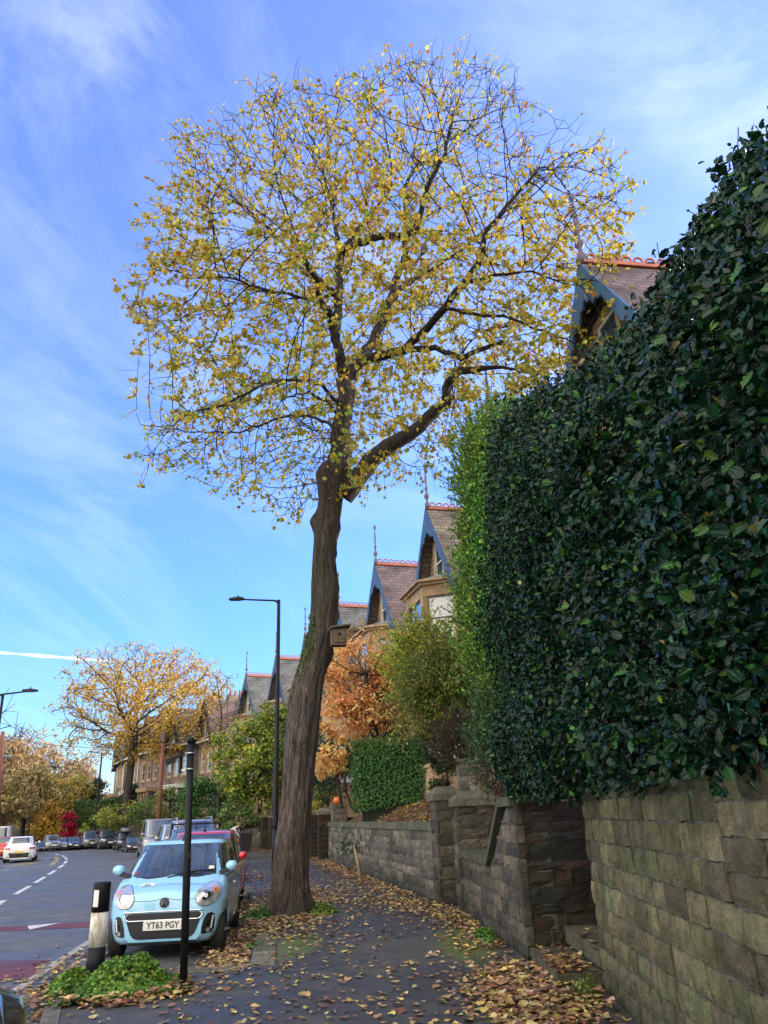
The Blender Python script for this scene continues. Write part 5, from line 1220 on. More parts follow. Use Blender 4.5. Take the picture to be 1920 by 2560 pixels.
# left of the trunk
YG = [(.16, .26, .03), (.26, .33, .04), (.40, .38, .05), (.10, .2, .03)]
bushy('magnolia_tree', 'large leafed yellow green garden tree between the street lamp and the terraces', at(655, 2080, 52), at(640, 1905, 52), (2.5, 2.0, 2.6), 90, 9500, .22, YG, mat='leafg', trunk_r=.16, seed=32, spread=.2)
bushy('magnolia_tree', 'top right limb of yellow green leaves touching the street lamp', at(680, 2080, 50), at(690, 1830, 50), (.9, 1.0, 1.9), 30, 3000, .2, YG, mat='leafg', trunk_r=.09, seed=33, spread=.4)
bushy('laurel_bush', 'pale leaved bush hanging over the wheelie bin', at(610, 2090, 51.5), at(592, 2040, 51.5), (1.45, .8, 1.05), 40, 3600, .13, [(.12, .22, .05), (.25, .34, .09), (.05, .13, .04)], mat='leafg', seed=34, trunk_r=.06, cat='bush', zmin=.5)
bushy('laurel_bush', 'dark green laurel bush on the wall behind the blue estate car', at(530, 2080, 56), at(520, 2000, 56), (2.2, 1.2, 1.6), 60, 6500, .17, [(.05, .16, .03), (.08, .22, .035), (.03, .10, .03)], mat='leafg', seed=35, trunk_r=.1, cat='bush', shell=.3)
bushy('olive_bush', 'olive yellow bush in front of the cream doorway', at(430, 2080, 62), at(437, 2010, 62), (1.5, 1.0, 1.3), 34, 3200, .16, [(.12, .17, .03), (.2, .22, .04)], mat='leafg', seed=36, trunk_r=.08, cat='bush')
bushy('green_bush', 'green bush under the far lime tree behind the silver van', at(385, 2080, 66), at(372, 2030, 66), (1.5, 1.0, 1.0), 26, 2200, .16, [(.06, .14, .03), (.12, .2, .04)], mat='leafg', seed=37, trunk_r=.08, cat='bush')
bushy('golden_bush', 'golden yellow low bush behind the roof box', at(300, 2075, 70), at(300, 2040, 70), (2.2, 1.2, 1.0), 30, 2400, .18, [(.3, .3, .05), (.2, .26, .04)], mat='leafg', seed=38, trunk_r=.08, cat='bush')
leafbox('clipped_hedge', 'tall clipped hedge by the far lamp post below the terraces', (-31.5, 80), (-26.0, 76.5), 1.5, .3, 4.0, 6500, .2, [(.05, .11, .025), (.08, .14, .03)], 39)
leafbox('clipped_hedge', 'low emerald hedge at the bend behind the dark parked cars', (-36, 83), (-32, 80.5), 1.5, .3, 3.0, 4000, .2, [(.03, .12, .04), (.05, .15, .05)], 40)
far_tree('young_tree', 'slender multi stemmed young tree with sparse gold leaves behind the parked estate car', (545, 2060), 54, (550, 1790), (1.6, 1.3, 3.6), 1100, .13, YEL, None, .10, 41, 420, zlo=3.5, step=.3)

# ---------------------------------------------------------------- weeds
def tuft(name, label, cx, cy, rx, ry, h, n, ls, cols, seed, cat='weeds', z0=0.0, shape=None):
    r = np.random.default_rng(seed); a = r.uniform(0, 6.28, n); q = np.sqrt(r.random(n)); x = cx + rx * q * np.cos(a); y = cy + ry * q * np.sin(a)
    nb_ = 16; bx_, by_ = cx + rx * r.uniform(-.85, .85, nb_), cy + ry * r.uniform(-.85, .85, nb_); bh_ = r.uniform(.35, 1.1, nb_) * np.clip(1.15 - ((bx_ - cx) / rx) ** 2 - ((by_ - cy) / ry) ** 2, .2, 1); bw_ = r.uniform(.16, .3, nb_) * (rx + ry) / 2 * 1.3
    top = h * np.clip((bh_[None] * np.exp(-((x[:, None] - bx_) ** 2 + (y[:, None] - by_) ** 2) / bw_ ** 2)).max(1), .08, 1.2); k_ = r.integers(0, 160, n); spr = (r.random(160) ** 3 * .16 * h)[k_]; sx_, sy_ = r.uniform(-1, 1, (2, 160)); hit = np.exp(-(((x - cx) / rx - sx_[k_]) ** 2 + ((y - cy) / ry - sy_[k_]) ** 2) / .01); z = z0 + np.maximum(.01, (top + spr * hit) * (1 - r.random(n) ** 1.5 * .75))
    P = np.stack([x, y, z], 1); nm = np.stack([np.cos(a) * q * .8, np.sin(a) * q * .8, np.full(n, .9)], 1) + r.normal(0, .5, (n, 3)); c0 = np.array([cx, cy, z0])
    root = empty(name, c0, 0, label, cat)
    V, Fs, C = scatter(LIME_V, LIME_F, P - c0, frames(nm, r.uniform(0, 6.28, n)), ls * r.uniform(.6, 1.4, n), palette(cols, n, .2)); o = mesh_np('foliage', V, Fs, M['leafg'], C, root)
    k = max(20, n // 14); nodes = np.concatenate([np.stack([x[:k], y[:k], np.full(k, z0)], 1) * np.array([1, 1, 1]), P[:k]]); nodes[:k, :2] += (np.array([cx, cy]) - nodes[:k, :2]) * .25
    V, Fq = chain_tubes(nodes - c0, np.concatenate([np.full(k, -1), np.arange(k)]), np.full(2 * k, .0025), 4); mesh_np('stem', V, [Fq], M['leafg'], np.full((len(V), 3), .12) * np.array([.8, 1.5, .5]), root)
    return root
GRN = [(.06, .17, .02), (.09, .22, .03), (.13, .27, .04), (.04, .11, .02)]
tuft('weed_clump', 'mound of bright green weeds at the foot of the striped bollard', -2.98, 9.36, .76, .60, .36, 10500, .030, [(.09, .24, .02), (.13, .30, .03), (.20, .36, .05), (.05, .14, .02), (.26, .30, .05)], 1)
tuft('weed_clump', 'low green weeds trailing along the kerb left of the striped bollard', -3.3, 8.98, .24, .40, .18, 1200, .03, GRN, 2)
tuft('grass_tuft', 'green weeds at the left foot of the big lime trunk', -2.5, 15.2, .32, .22, .22, 800, .035, GRN, 3)
tuft('grass_tuft', 'grassy green tuft at the right foot of the big lime trunk', -1.45, 15.75, .34, .42, .2, 1000, .035, [(.12, .22, .03), (.2, .27, .04)], 4)
tuft('grass_tuft', 'small weeds at the base of the blackened wall near the gate corner', 1.15, 11.9, .14, .6, .12, 420, .04, GRN, 5)
tuft('grass_tuft', 'yellowish grass tuft at the foot of the foreground wall', 1.68, 8.15, .10, .35, .26, 380, .03, [(.2, .24, .05), (.10, .16, .03)], 6)
tuft('grass_tuft', 'tiny moss and weeds on the wide kerb stone before the trunk', -2.0, 12.0, .12, .25, .05, 200, .02, GRN, 7)

# ---------------------------------------------------------------- fallen leaves
LIT = [(.46, .33, .13), (.38, .25, .10), (.24, .14, .08), (.13, .07, .045), (.52, .42, .14), (.30, .16, .09), (.40, .30, .17)]
def litter(name, label, fn, n, size, seed, zf=lambda x, y: 0.0, cols=LIT, w=None, pile=.0):
    r = np.random.default_rng(seed); out = []
    while sum(len(o) for o in out) < n:
        x, y, wt = fn(r, 20000); k = r.random(len(x)) < wt; out.append(np.stack([x[k], y[k]], 1))
    XY = np.concatenate(out)[:n]; z = np.array([zf(a, b) for a, b in XY]) + .006 + r.random(n) ** 2 * (.02 + pile)
    nm = np.stack([r.normal(0, .14, n), r.normal(0, .14, n), np.full(n, 1.0)], 1)
    tv = LIME_V.copy(); tv[:, 2] *= 1.3; tv[4, 2] = .05; tv[:, 1] -= .5
    P_ = np.stack([XY[:, 0], XY[:, 1], z], 1); Rf = frames(nm, r.uniform(0, 6.28, n)); sc_ = size * .8 * r.uniform(.5, 1.35, n); cc_ = palette(cols, n, .24, w); k_ = n // 2
    tc_ = LIME_V.copy(); tc_[:, 1] -= .5; tc_[:, 2] = .55 * tc_[:, 0] ** 2 * 2.2 + .22 * tc_[:, 1] ** 2 + .05 * tc_[:, 0]; tc_[:, 0] *= .8
    k3 = n * 3 // 4; to_ = OVAL_V.copy(); to_[:, 1] -= .5; to_[:, 2] = .5 * to_[:, 0] ** 2 + .25 * to_[:, 1] * to_[:, 0] * 4
    V, Fs, C = merge([scatter(tv, LIME_F, P_[:k_], Rf[:k_], sc_[:k_], cc_[:k_]), scatter(tc_, LIME_F, P_[k_:k3], Rf[k_:k3], sc_[k_:k3], cc_[k_:k3]), scatter(to_, OVAL_F, P_[k3:], Rf[k3:], sc_[k3:], cc_[k3:])])
    return tag(mesh_np(name, V, Fs, M['litter'], C), label, 'fallen leaves', kind='stuff')
def inwall(x, y): return np.array([a < xat(WALL, b, 5) - .02 if b > 15.4 else a < xat(WALL, b, 0) - .05 for a, b in zip(x, y)])
def f_scatter(r, n):
    y = 4.5 + 20 * r.random(n) ** 1.2; x = r.uniform(-5, 2.2, n); xk = np.array([xat(KERB, b, 6) if b > 10.5 else -3.2 for b in y])
    e = np.array([xat(WALL, b, 4) for b in y]); dw = e - x
    patch = np.clip(.5 + .9 * fbm(np.stack([x, y, x * 0], 1), 4, .55), .03, 1)
    wt = (.22 + .25 * np.exp(-(dw / .5) ** 2)) * patch * (x > xk + .15) * (dw > .05); return x, y, wt
litter('fallen_leaves', 'scattered tan and yellow fallen leaves over the pavement', f_scatter, 2300, .085, 1)
def f_tree(r, n):
    x = r.normal(-2.1, 1.3, n); y = r.normal(16.2, 2.6, n); e = np.array([xat(WALL, b, 5) for b in y])
    wt = np.exp(-((x + 2.4) / .95) ** 2) * .9 + .25; wt *= (x < e - .1) * (y > 12.5) * ((x > -2.3 - (y - 12.5) * .14) | (r.random(n) < .0)); wt *= 1 - .75 * ((x > -1.3) & (x < .1) & (y < 17))
    return x, y, wt
litter('fallen_leaves', 'thick drift of yellow leaves round the foot of the big lime trunk', f_tree, 3600, .095, 2, pile=.03)
def f_bay(r, n):
    y = r.uniform(10.6, 26, n); xk = np.array([xat(KERB, b, 6) for b in y]); x = xk - .05 - np.abs(r.normal(0, .32, n)); return x, y, np.clip(1.15 - (y - 10.5) / 20, .25, 1) * np.where(x < xk - .9, .3, 1)
litter('fallen_leaves', 'drift of brown leaves along the gutter beside the parked blue car', f_bay, 3000, .09, 3, zf=lambda x, y: -.1, pile=.05)
def f_wall(r, n):
    y = r.uniform(11, 34, n); e = np.array([xat(WALL, b, 4) for b in y]); x = e - .03 - np.abs(r.normal(0, .35, n)) * np.where((y > 15) & (y < 18), 2.0, 1); return x, y, np.where((y > 14.2) & (y < 17.5), 1, .45)
litter('fallen_leaves', 'band of fallen leaves along the foot of the long garden wall', f_wall, 3600, .09, 4, pile=.02)
def f_near(r, n):
    y = r.normal(8.3, .75, n); x = r.normal(1.15, .42, n); k = (x < np.array([xat(WALL, b, 0) for b in y]) - .02) | ((y > 8.6) & (y < 10.1) & (x < 2.6)); return x, y, k * np.exp(-((x - 1.3) / .6) ** 2)
def zst(x, y): return .0 if (x < 1.5 or y < 8.55) else (.13 if x < 1.9 else .3)
litter('fallen_leaves', 'deep drift of brown leaves against the step and the foreground wall', f_near, 2300, .095, 5, zf=zst, pile=.05, w=[3, 4, 3, 2, 1.5, 3, 2])
def f_weed(r, n):
    a = r.uniform(PI * .9, PI * 2.05, n); q = r.normal(1.0, .12, n); return -2.98 + .76 * q * np.cos(a), 9.28 + .68 * q * np.sin(a), np.ones(n)
litter('fallen_leaves', 'brown and yellow leaves caught round the weeds by the bollard', f_weed, 420, .10, 6, pile=.06, w=[2, 3, 3, 2, 2, 3, 1])
def f_road(r, n):
    y = r.uniform(8, 14, n); x = np.where(y < 10.4, np.array([xat(KERB, b, 1) for b in y]), -4.1) - np.abs(r.normal(0, .4, n)); return x, y, np.ones(n) * .8
litter('fallen_leaves', 'fallen leaves in the road gutter left of the weeds', f_road, 420, .10, 7, zf=lambda x, y: -.1, pile=.02)
def f_bank(r, n):
    y = r.uniform(16.6, 29, n); x0 = np.array([xat(WALL, b, 5) for b in y]) + .3; x = x0 + r.uniform(0, 3.4, n); return x, y, np.clip(.3 + 1.1 * fbm(np.stack([x, y, x * 0], 1), 14, .9), .15, 1)
def zb(x, y):
    d = x - (xat(WALL, y, 5) + .28); return float(np.interp(d, (0, .5, 1.2, 2.2, 4), (1.28, 1.42, 1.75, 2.05, 2.2))) + .05
litter('fallen_leaves', 'orange and tan leaves carpeting the garden bank below the clipped hedge', f_bank, 5200, .12, 8, zf=zb, pile=.03, w=[4, 3, 3, 2, 2, 3, 2])
def f_bank2(r, n):
    y = r.uniform(11, 15, n); x = 1.85 - (y - 10.2) * .065 + r.uniform(0, .7, n); return x, y, np.ones(n)
litter('fallen_leaves', 'small heap of leaves on top of the low part of the blackened wall', f_bank2, 260, .09, 9, zf=lambda x, y: .92 + (x - 1.6) * .4, pile=.03)
def f_far(r, n):
    y = r.uniform(24, 60, n); xk = np.array([xat(KERB, b, 6) for b in y]); e = np.array([xat(WALL, b, 5) for b in y]); u = r.random(n); x = np.where(u < .5, e - np.abs(r.normal(0, .5, n)), xk + np.abs(r.normal(0, .5, n))); return x, y, (x < e) * (x > xk)
litter('fallen_leaves', 'reddish brown leaves edging the distant pavement', f_far, 2600, .13, 10, pile=.01, cols=[(.2, .09, .06), (.28, .14, .07), (.35, .22, .1)])
# ---------------------------------------------------------------- vehicles
# local frame: x forwards, y left, z up, origin on the road under the middle of the car
def car(name, label, loc, fwd, col, L=4.2, W=1.78, Hh=1.5, style='hatch', scale=1.0, metal=.35, rails=False, group='cars parked along the kerb', detail=1, rear_plate=False, wheelr=.31, hood=None, cat='car'):
    rz = math.atan2(fwd[1], fwd[0]); root = empty(name, (loc[0], loc[1], -.1), rz, label, cat, group); root.scale = (scale,) * 3
    pm_ = paint(name + '_paint', col, metal)
    hw = W / 2; xf, xr = L / 2, -L / 2
    P = dict(hatch=dict(hood=.90, hz=.93, nose=.68, belt=.95, rake=.78, rr=.35, rb=.10, wb=.60), suv=dict(hood=1.05, hz=1.05, nose=.86, belt=1.06, rake=.62, rr=.3, rb=.12, wb=.60),
             van=dict(hood=.55, hz=1.15, nose=.92, belt=1.15, rake=.75, rr=.08, rb=.03, wb=.60), estate=dict(hood=1.05, hz=.95, nose=.72, belt=.97, rake=.75, rr=.35, rb=.06, wb=.60),
             city=dict(hood=.74, hz=1.0, nose=.82, belt=.99, rake=.72, rr=.30, rb=.10, wb=.68))[style]
    b0 = .20 if style != 'suv' else .26
    if style == 'city': b0 = .165
    axf, axr = xf - (L * (1 - P['wb'])) * .5, xr + (L * (1 - P['wb'])) * .5 - .02
    wr = wheelr; ar = wr + .07
    def topz(x):
        d = xf - x; h = P['hood']
        if d < .06: return P['nose'] - .10 * (1 - d / .06)
        if d < .45: return P['nose'] + (P['hz'] - .11 - P['nose']) * math.sin((d - .06) / .39 * PI / 2)
        if d < h: return P['hz'] - .11 + .11 * (d - .45) / max(.01, h - .45)
        dr = x - xr
        if dr < .12: return P['belt'] + .02 - .10 * (1 - dr / .12)
        return P['hz'] + (P['belt'] - P['hz']) * min(1, (d - h) / 1.0)
    def halfw(x):
        d = min(xf - x, (x - xr) * 1.35); w_ = 1 - .36 * max(0, 1 - d / .52) ** 2.3; return hw * w_
    xs = sorted(set([xr + (xf - xr) * i / 60 for i in range(61)] + [xr + .02, xr + .05, xf - .02, xf - .05, xf - .09] + [a + ar * math.cos(t) for a in (axf, axr) for t in [PI * k / 12 for k in range(13)]]))
    V = []; NB = 11
    for x in xs:
        w_, t = halfw(x), topz(x); zb = b0 + (.06 * max(0, 1 - (xf - x) / .25) if xf - x < .25 else 0)
        arch = 0
        for a in (axf, axr):
            if abs(x - a) < ar: arch = max(arch, wr + math.sqrt(ar * ar - (x - a) ** 2))
        inset = .93
        sec = [(0, zb), (.6, zb), (.86, zb + .005), (.955, zb + .06), (.985, zb + (t - zb) * .25), (1.0, zb + (t - zb) * .5), (.985, zb + (t - zb) * .74), (.95, t - .075), (.89, t - .028), (.6, t), (0, t + .018)]
        ring = []
        for k, (yy, zz) in enumerate(sec):
            if arch and k in (2, 3, 4, 5, 6) and zz < arch: zz = min(arch, t - .09)
            if arch and k == 1: yy = .60
            ring.append((x, yy * w_, zz))
        V += ring + [(x, -y, z) for x, y, z in ring[-2:0:-1]]
    n = 2 * NB - 2; Fc = []
    for i in range(len(xs) - 1):
        for j in range(n): Fc.append((i * n + j, i * n + (j + 1) % n, (i + 1) * n + (j + 1) % n, (i + 1) * n + j))
    body = MB(); body.add(V, Fc, smooth=True)
    # flat nose and tail panels, inset rings so the light reads evenly
    for e_, sg in ((0, -1), (len(xs) - 1, 1)):
        ring = [Vector(V[e_ * n + j]) for j in range(n)]; c_ = sum(ring, Vector()) / n; r2 = [c_ + (q - c_) * .8 + Vector((sg * .012, 0, 0)) for q in ring]
        body.add(ring + r2 + [c_ + Vector((sg * .016, 0, 0))], [((j + 1) % n, j, n + j, n + (j + 1) % n) if sg < 0 else (j, (j + 1) % n, n + (j + 1) % n, n + j) for j in range(n)] + [((n + (j + 1) % n), n + j, 2 * n) if sg < 0 else (n + j, n + (j + 1) % n, 2 * n) for j in range(n)], smooth=True)
    # greenhouse
    cf, crr = xf - P['hood'] + .10, xr + P['rb']; rf, rrr = xf - P['hood'] - P['rake'], xr + P['rb'] + P['rr']
    zb_, zt_ = P['belt'] - .03, Hh - .035
    def gh(t):
        t = max(t, 0.0); e = t ** 1.12; x1 = cf + (rf - cf) * t; x0 = crr + (rrr - crr) * (t ** 1.6); return (x0 + x1) / 2, (x1 - x0) / 2, hw * (.93 - .015 - (.20 if style != 'van' else .10) * e) if style != 'city' else hw * (.945 - .17 * e), zb_ + (zt_ - zb_) * t
    NN = 5.0
    def gp(t, kind, u, off=0):
        cx_, ax, ay, z = gh(t)
        if kind == 'f': y = u * ay; x = cx_ + ax * (1 - min(1, abs(u)) ** NN) ** (1 / NN); return (x + off, y, z + off * .7)
        if kind == 'b': y = u * ay; x = cx_ - ax * (1 - min(1, abs(u)) ** NN) ** (1 / NN); return (x - off, y, z + off * .4)
        s = 1 if kind == 'l' else -1; x = cx_ + u * ax; y = ay * (1 - min(1, abs(u)) ** NN) ** (1 / NN); return (x, s * (y + off), z + off * .25)
    m = body; V = []; NT = 40; lev = [0, .2, .4, .6, .8, .93, 1.0]
    for t in lev:
        cx_, ax, ay, z = gh(t)
        for j in range(NT):
            th = 2 * PI * j / NT; c, s = math.cos(th), math.sin(th); V.append((cx_ + ax * math.copysign(abs(c) ** (2 / NN), c), ay * math.copysign(abs(s) ** (2 / NN), s), z))
    cx_, ax, ay, z = gh(1)
    for q, dz in ((.93, .018), (.75, .032), (.4, .038)):
        for j in range(NT): th = 2 * PI * j / NT; c, s = math.cos(th), math.sin(th); V.append((cx_ + ax * q * math.copysign(abs(c) ** (2 / NN), c), ay * q * math.copysign(abs(s) ** (2 / NN), s), z + dz))
    nl = len(lev) + 3; Fc = [(i * NT + j, i * NT + (j + 1) % NT, (i + 1) * NT + (j + 1) % NT, (i + 1) * NT + j) for i in range(nl - 1) for j in range(NT)]; Fc.append(tuple((nl - 1) * NT + j for j in range(NT)))
    m.add(V, Fc, smooth=True); bo = m.build('body', pm_, root)
    bvh = BVHTree.FromPolygons(m.v, m.f)
    def patch(nm_, kind, u0, u1, t0, t1, mat, off=.006, nu=8, nv=5, taper=0, par=root):
        V = []; Fq = []
        for j in range(nv + 1):
            for i in range(nu + 1):
                t = t0 + (t1 - t0) * j / nv; a0, a1 = u0, u1
                if taper: a0 = u0 + taper * (j / nv) * .0
                V.append(gp(t, kind, a0 + (a1 - a0) * i / nu, off))
        for j in range(nv):
            for i in range(nu): a = j * (nu + 1) + i; Fq.append((a, a + 1, a + nu + 2, a + nu + 1))
        p = MB(); p.add(V, Fq, smooth=True); return p.build(nm_, mat, par)
    ws = patch('windscreen', 'f', -.90, .90, .06, .95, M['carglass'], nu=12)
    patch('rear_window', 'b', -.80, .80, .30, .93, M['carglass'])
    for k in ('l', 'r'):
        if style == 'van': patch('side_window', k, .25, .86, .16, .90, M['sideglass'])
        elif style == 'city': patch('side_window', k, -.02, .84, .10, .92, M['sideglass']); patch('side_window', k, -.80, -.10, .22, .90, M['sideglass'])
        else: patch('side_window', k, .06, .84, .10, .92, M['sideglass']); patch('side_window', k, -.80, -.01, .12, .92, M['sideglass'])
    def drape(nm_, outline, face, mat, off=.006, par=None, rings=4, flatx=None):
        """outline in (y,z) for 'f'/'b' or (x,y) for 'top'; hugs the bodywork"""
        cy_ = sum(p[0] for p in outline) / len(outline); cz_ = sum(p[1] for p in outline) / len(outline); V = []
        for q in range(rings + 1):
            for (a, b) in outline:
                a_, b_ = cy_ + (a - cy_) * q / rings, cz_ + (b - cz_) * q / rings
                if face == 'top': h = bvh.ray_cast(Vector((a_, b_, 3)), Vector((0, 0, -1))); p = h[0]; nn = h[1]
                else:
                    s = 1 if face == 'f' else -1; h = bvh.ray_cast(Vector((s * 5, a_, b_)), Vector((-s, 0, 0))); p = h[0]; nn = h[1]
                if p is None: p = Vector((xf * (1 if face == 'f' else -1), a_, b_)); nn = Vector((1 if face == 'f' else -1, 0, 0))
                nd = Vector((0, 0, 1)) if face == 'top' else Vector((1 if face == 'f' else -1, 0, 0))
                if nn.dot(nd) < 0: nn = -nn
                V.append(p + nn * off)
        k = len(outline); Fq = [(i * k + j, i * k + (j + 1) % k, (i + 1) * k + (j + 1) % k, (i + 1) * k + j) for i in range(1, rings) for j in range(k)]; Fq += [(0, k + j, k + (j + 1) % k) for j in range(k)]
        p = MB(); p.add(V, Fq, smooth=True); return p.build(nm_, mat, par or root)
    def rrect(cy, cz, w_, h, r_=.03, sk=0):
        out = []
        for sx, sy, a0 in ((1, 1, 0), (-1, 1, 90), (-1, -1, 180), (1, -1, 270)):
            for k in range(4): t = R(a0 + 30 * k); yy = (w_ / 2 - r_) * sx + r_ * math.cos(t); zz = (h / 2 - r_) * sy + r_ * math.sin(t); out.append((cy + yy + sk * zz, cz + zz))
        return out
    def ell(cy, cz, a, b, rot=0, n_=20, p=1.0):
        out = []
        for k in range(n_): t = 2 * PI * k / n_; u, v = a * math.cos(t), b * math.sin(t); out.append((cy + u * math.cos(rot) - v * math.sin(rot), cz + u * math.sin(rot) + v * math.cos(rot)))
        return out
    # wheels
    for ax_ in (axf, axr):
        for s in (-1, 1):
            wm = empty('wheel', (ax_, s * (hw - .115), wr)); wm.parent = root
            t = MB(); prof = [(wr - .12, -.09), (wr - .04, -.10), (wr - .008, -.085), (wr, -.05), (wr, .05), (wr - .008, .085), (wr - .04, .10), (wr - .12, .09)]
            NW_ = 24; V = [(r_ * math.cos(2 * PI * j / NW_), y, r_ * math.sin(2 * PI * j / NW_)) for r_, y in prof for j in range(NW_)]
            Fq = [(i * NW_ + j, i * NW_ + (j + 1) % NW_, (i + 1) * NW_ + (j + 1) % NW_, (i + 1) * NW_ + j) for i in range(len(prof) - 1) for j in range(NW_)]
            t.add(V, Fq, smooth=True); t.build('tyre', M['tyre'], wm)
            t = MB(); V = [(r_ * math.cos(2 * PI * j / NW_), s * y, r_ * math.sin(2 * PI * j / NW_)) for r_, y in ((wr - .11, .085), (wr - .13, .06), (.05, .075), (.0, .08)) for j in range(NW_)]
            Fq = [(i * NW_ + j, i * NW_ + (j + 1) % NW_, (i + 1) * NW_ + (j + 1) % NW_, (i + 1) * NW_ + j) for i in range(3) for j in range(NW_) if not (i == 1 and j % 4 == 0)]; t.add(V, Fq, smooth=True)
            t.lathe([(wr - .11, 0), (wr - .11, .01)], 16); 
            V2 = [(r_ * math.cos(2 * PI * j / NW_), s * .03, r_ * math.sin(2 * PI * j / NW_)) for r_ in (wr - .10,) for j in range(NW_)]; t.add(V2, [tuple(range(NW_))], col=(.1, .1, .1)); t.build('rim', M['rim'], wm)
    u = MB(); u.box((0, 0, b0 + .07), (L - .5, W * .60, .16)); u.build('underside', M['blackplastic'], root)
    # mirrors
    for s in (-1, 1):
        mm_ = MB(); mx_ = cf - .22; V = []; mz = P['belt'] + .10
        mm_.add([(mx_ + .09 * math.cos(a) * math.cos(b), s * (hw + .015) + .095 * math.sin(a) * math.cos(b), mz + .075 * math.sin(b)) for b in (-1.2, -.6, 0, .6, 1.2) for a in [2 * PI * k / 10 for k in range(10)]],
                [(i * 10 + j, i * 10 + (j + 1) % 10, (i + 1) * 10 + (j + 1) % 10, (i + 1) * 10 + j) for i in range(4) for j in range(10)] + [tuple(range(9, -1, -1)), tuple(range(40, 50))], smooth=True)
        mr = mm_.build('wing_mirror', pm_, root); k_ = MB(); k_.span((mx_ + .01, s * (hw - .16), mz - .09), (mx_, s * (hw - .02), mz - .05), .10, .06); k_.build('mirror_stalk', M['blackplastic'], mr)
    # antenna
    if style != 'van':
        a = MB(); a.tube([(rf - .12, 0, Hh + .0), (rf - .32, 0, Hh + .42)], [.008, .003], 6); a.lathe([(.03, 0), (.012, .05)], 8, (rf - .12, 0, Hh - .01)); a.build('antenna', M['black'], root)
    if rails:
        for s in (-1, 1):
            a = MB(); a.tube([(rf - .1, s * hw * .66, Hh), (rf - .2, s * hw * .66, Hh + .07), (rrr + .3, s * hw * .66, Hh + .07), (rrr + .15, s * hw * .66, Hh)], .02, 6); a.build('roof_rail', M['rim'], root)
    D = dict(root=root, drape=drape, rrect=rrect, ell=ell, xf=xf, xr=xr, hw=hw, gp=gp, patch=patch, bvh=bvh, P=P, H=Hh, rf=rf, rrr=rrr)
    if style == 'city': return D
    nz = P['nose']
    for s in (-1, 1):
        drape('headlight', ell(s * hw * .74, nz - .03, .17, .075, s * .25), 'f', M['reflector'])
        drape('rear_light', rrect(s * hw * .76, P['belt'] - .18, .30, .12, .03), 'b', M['redlens'])
    gr = drape('grille', rrect(0, nz - .06, hw * .80, .13, .03), 'f', M['blackplastic'])
    drape('lower_grille', rrect(0, b0 + .17, hw * 1.25, .15, .04), 'f', M['blackplastic'])
    b_ = MB(); b_.span((xf + .012, -.26, b0 + .33), (xf + .012, .26, b0 + .33), .012, .11); b_.build('number_plate', M['plate'], root)
    b_ = MB(); b_.span((xr - .012, -.26, b0 + .38), (xr - .012, .26, b0 + .38), .012, .11); b_.build('number_plate', M['plate_y'], root)
    drape('bumper_trim', rrect(0, b0 + .12, hw * 1.5, .13, .04), 'b', M['blackplastic'])
    return D

def textmesh(name, txt, mat, parent, loc, Mx, size, extr=.002, narrow=1.0, font_bold=False):
    c = bpy.data.curves.new(name, 'FONT'); c.body = txt; c.size = size; c.extrude = extr; c.align_x = 'CENTER'; c.align_y = 'CENTER'; c.offset = size * .018
    t = bpy.data.objects.new(name, c); COL.objects.link(t)
    me = bpy.data.meshes.new_from_object(t.evaluated_get(bpy.context.evaluated_depsgraph_get())); bpy.data.objects.remove(t)
    for v in me.vertices: v.co = Mx @ Vector((v.co.x * narrow, v.co.y, v.co.z)) + Vector(loc)
    me.materials.clear(); me.materials.append(mat); me.name = name
    o = bpy.data.objects.new(name, me); COL.objects.link(o); o.parent = parent; return o

# hero car ------------------------------------------------------------
fw = (math.sin(R(6.4)), -math.cos(R(6.4)))
D = car('parked_car', 'pale sky blue small hatchback parked facing the camera, front number plate showing', (-3.43, 13.55), fw, (.31, .62, .86), 3.44, 1.63, 1.46, 'city', metal=.0, wheelr=.275)
dr, rr_, el, rt = D['drape'], D['rrect'], D['ell'], D['root']; xf = D['xf']
gm = plain('grille_mesh', (.015, .016, .022), .5, var=.5, nscale=50)
def trap(cy, z0, z1, w0, w1, r_=.05, n=6):
    pts = []; c = [(w1 / 2, z1), (-w1 / 2, z1), (-w0 / 2, z0), (w0 / 2, z0)]
    for i in range(4):
        a, b, d = Vector(c[i - 1]), Vector(c[i]), Vector(c[(i + 1) % 4]); p0 = b + (a - b).normalized() * r_; p1 = b + (d - b).normalized() * r_
        for k in range(n): t = k / (n - 1); q = p0 * (1 - t) ** 2 + b * 2 * t * (1 - t) + p1 * t * t; pts.append((cy + q.x, q.y))
    return pts
gr = dr('grille', trap(0, .26, .575, .82, 1.06, .10), 'f', gm, .006, rings=6)
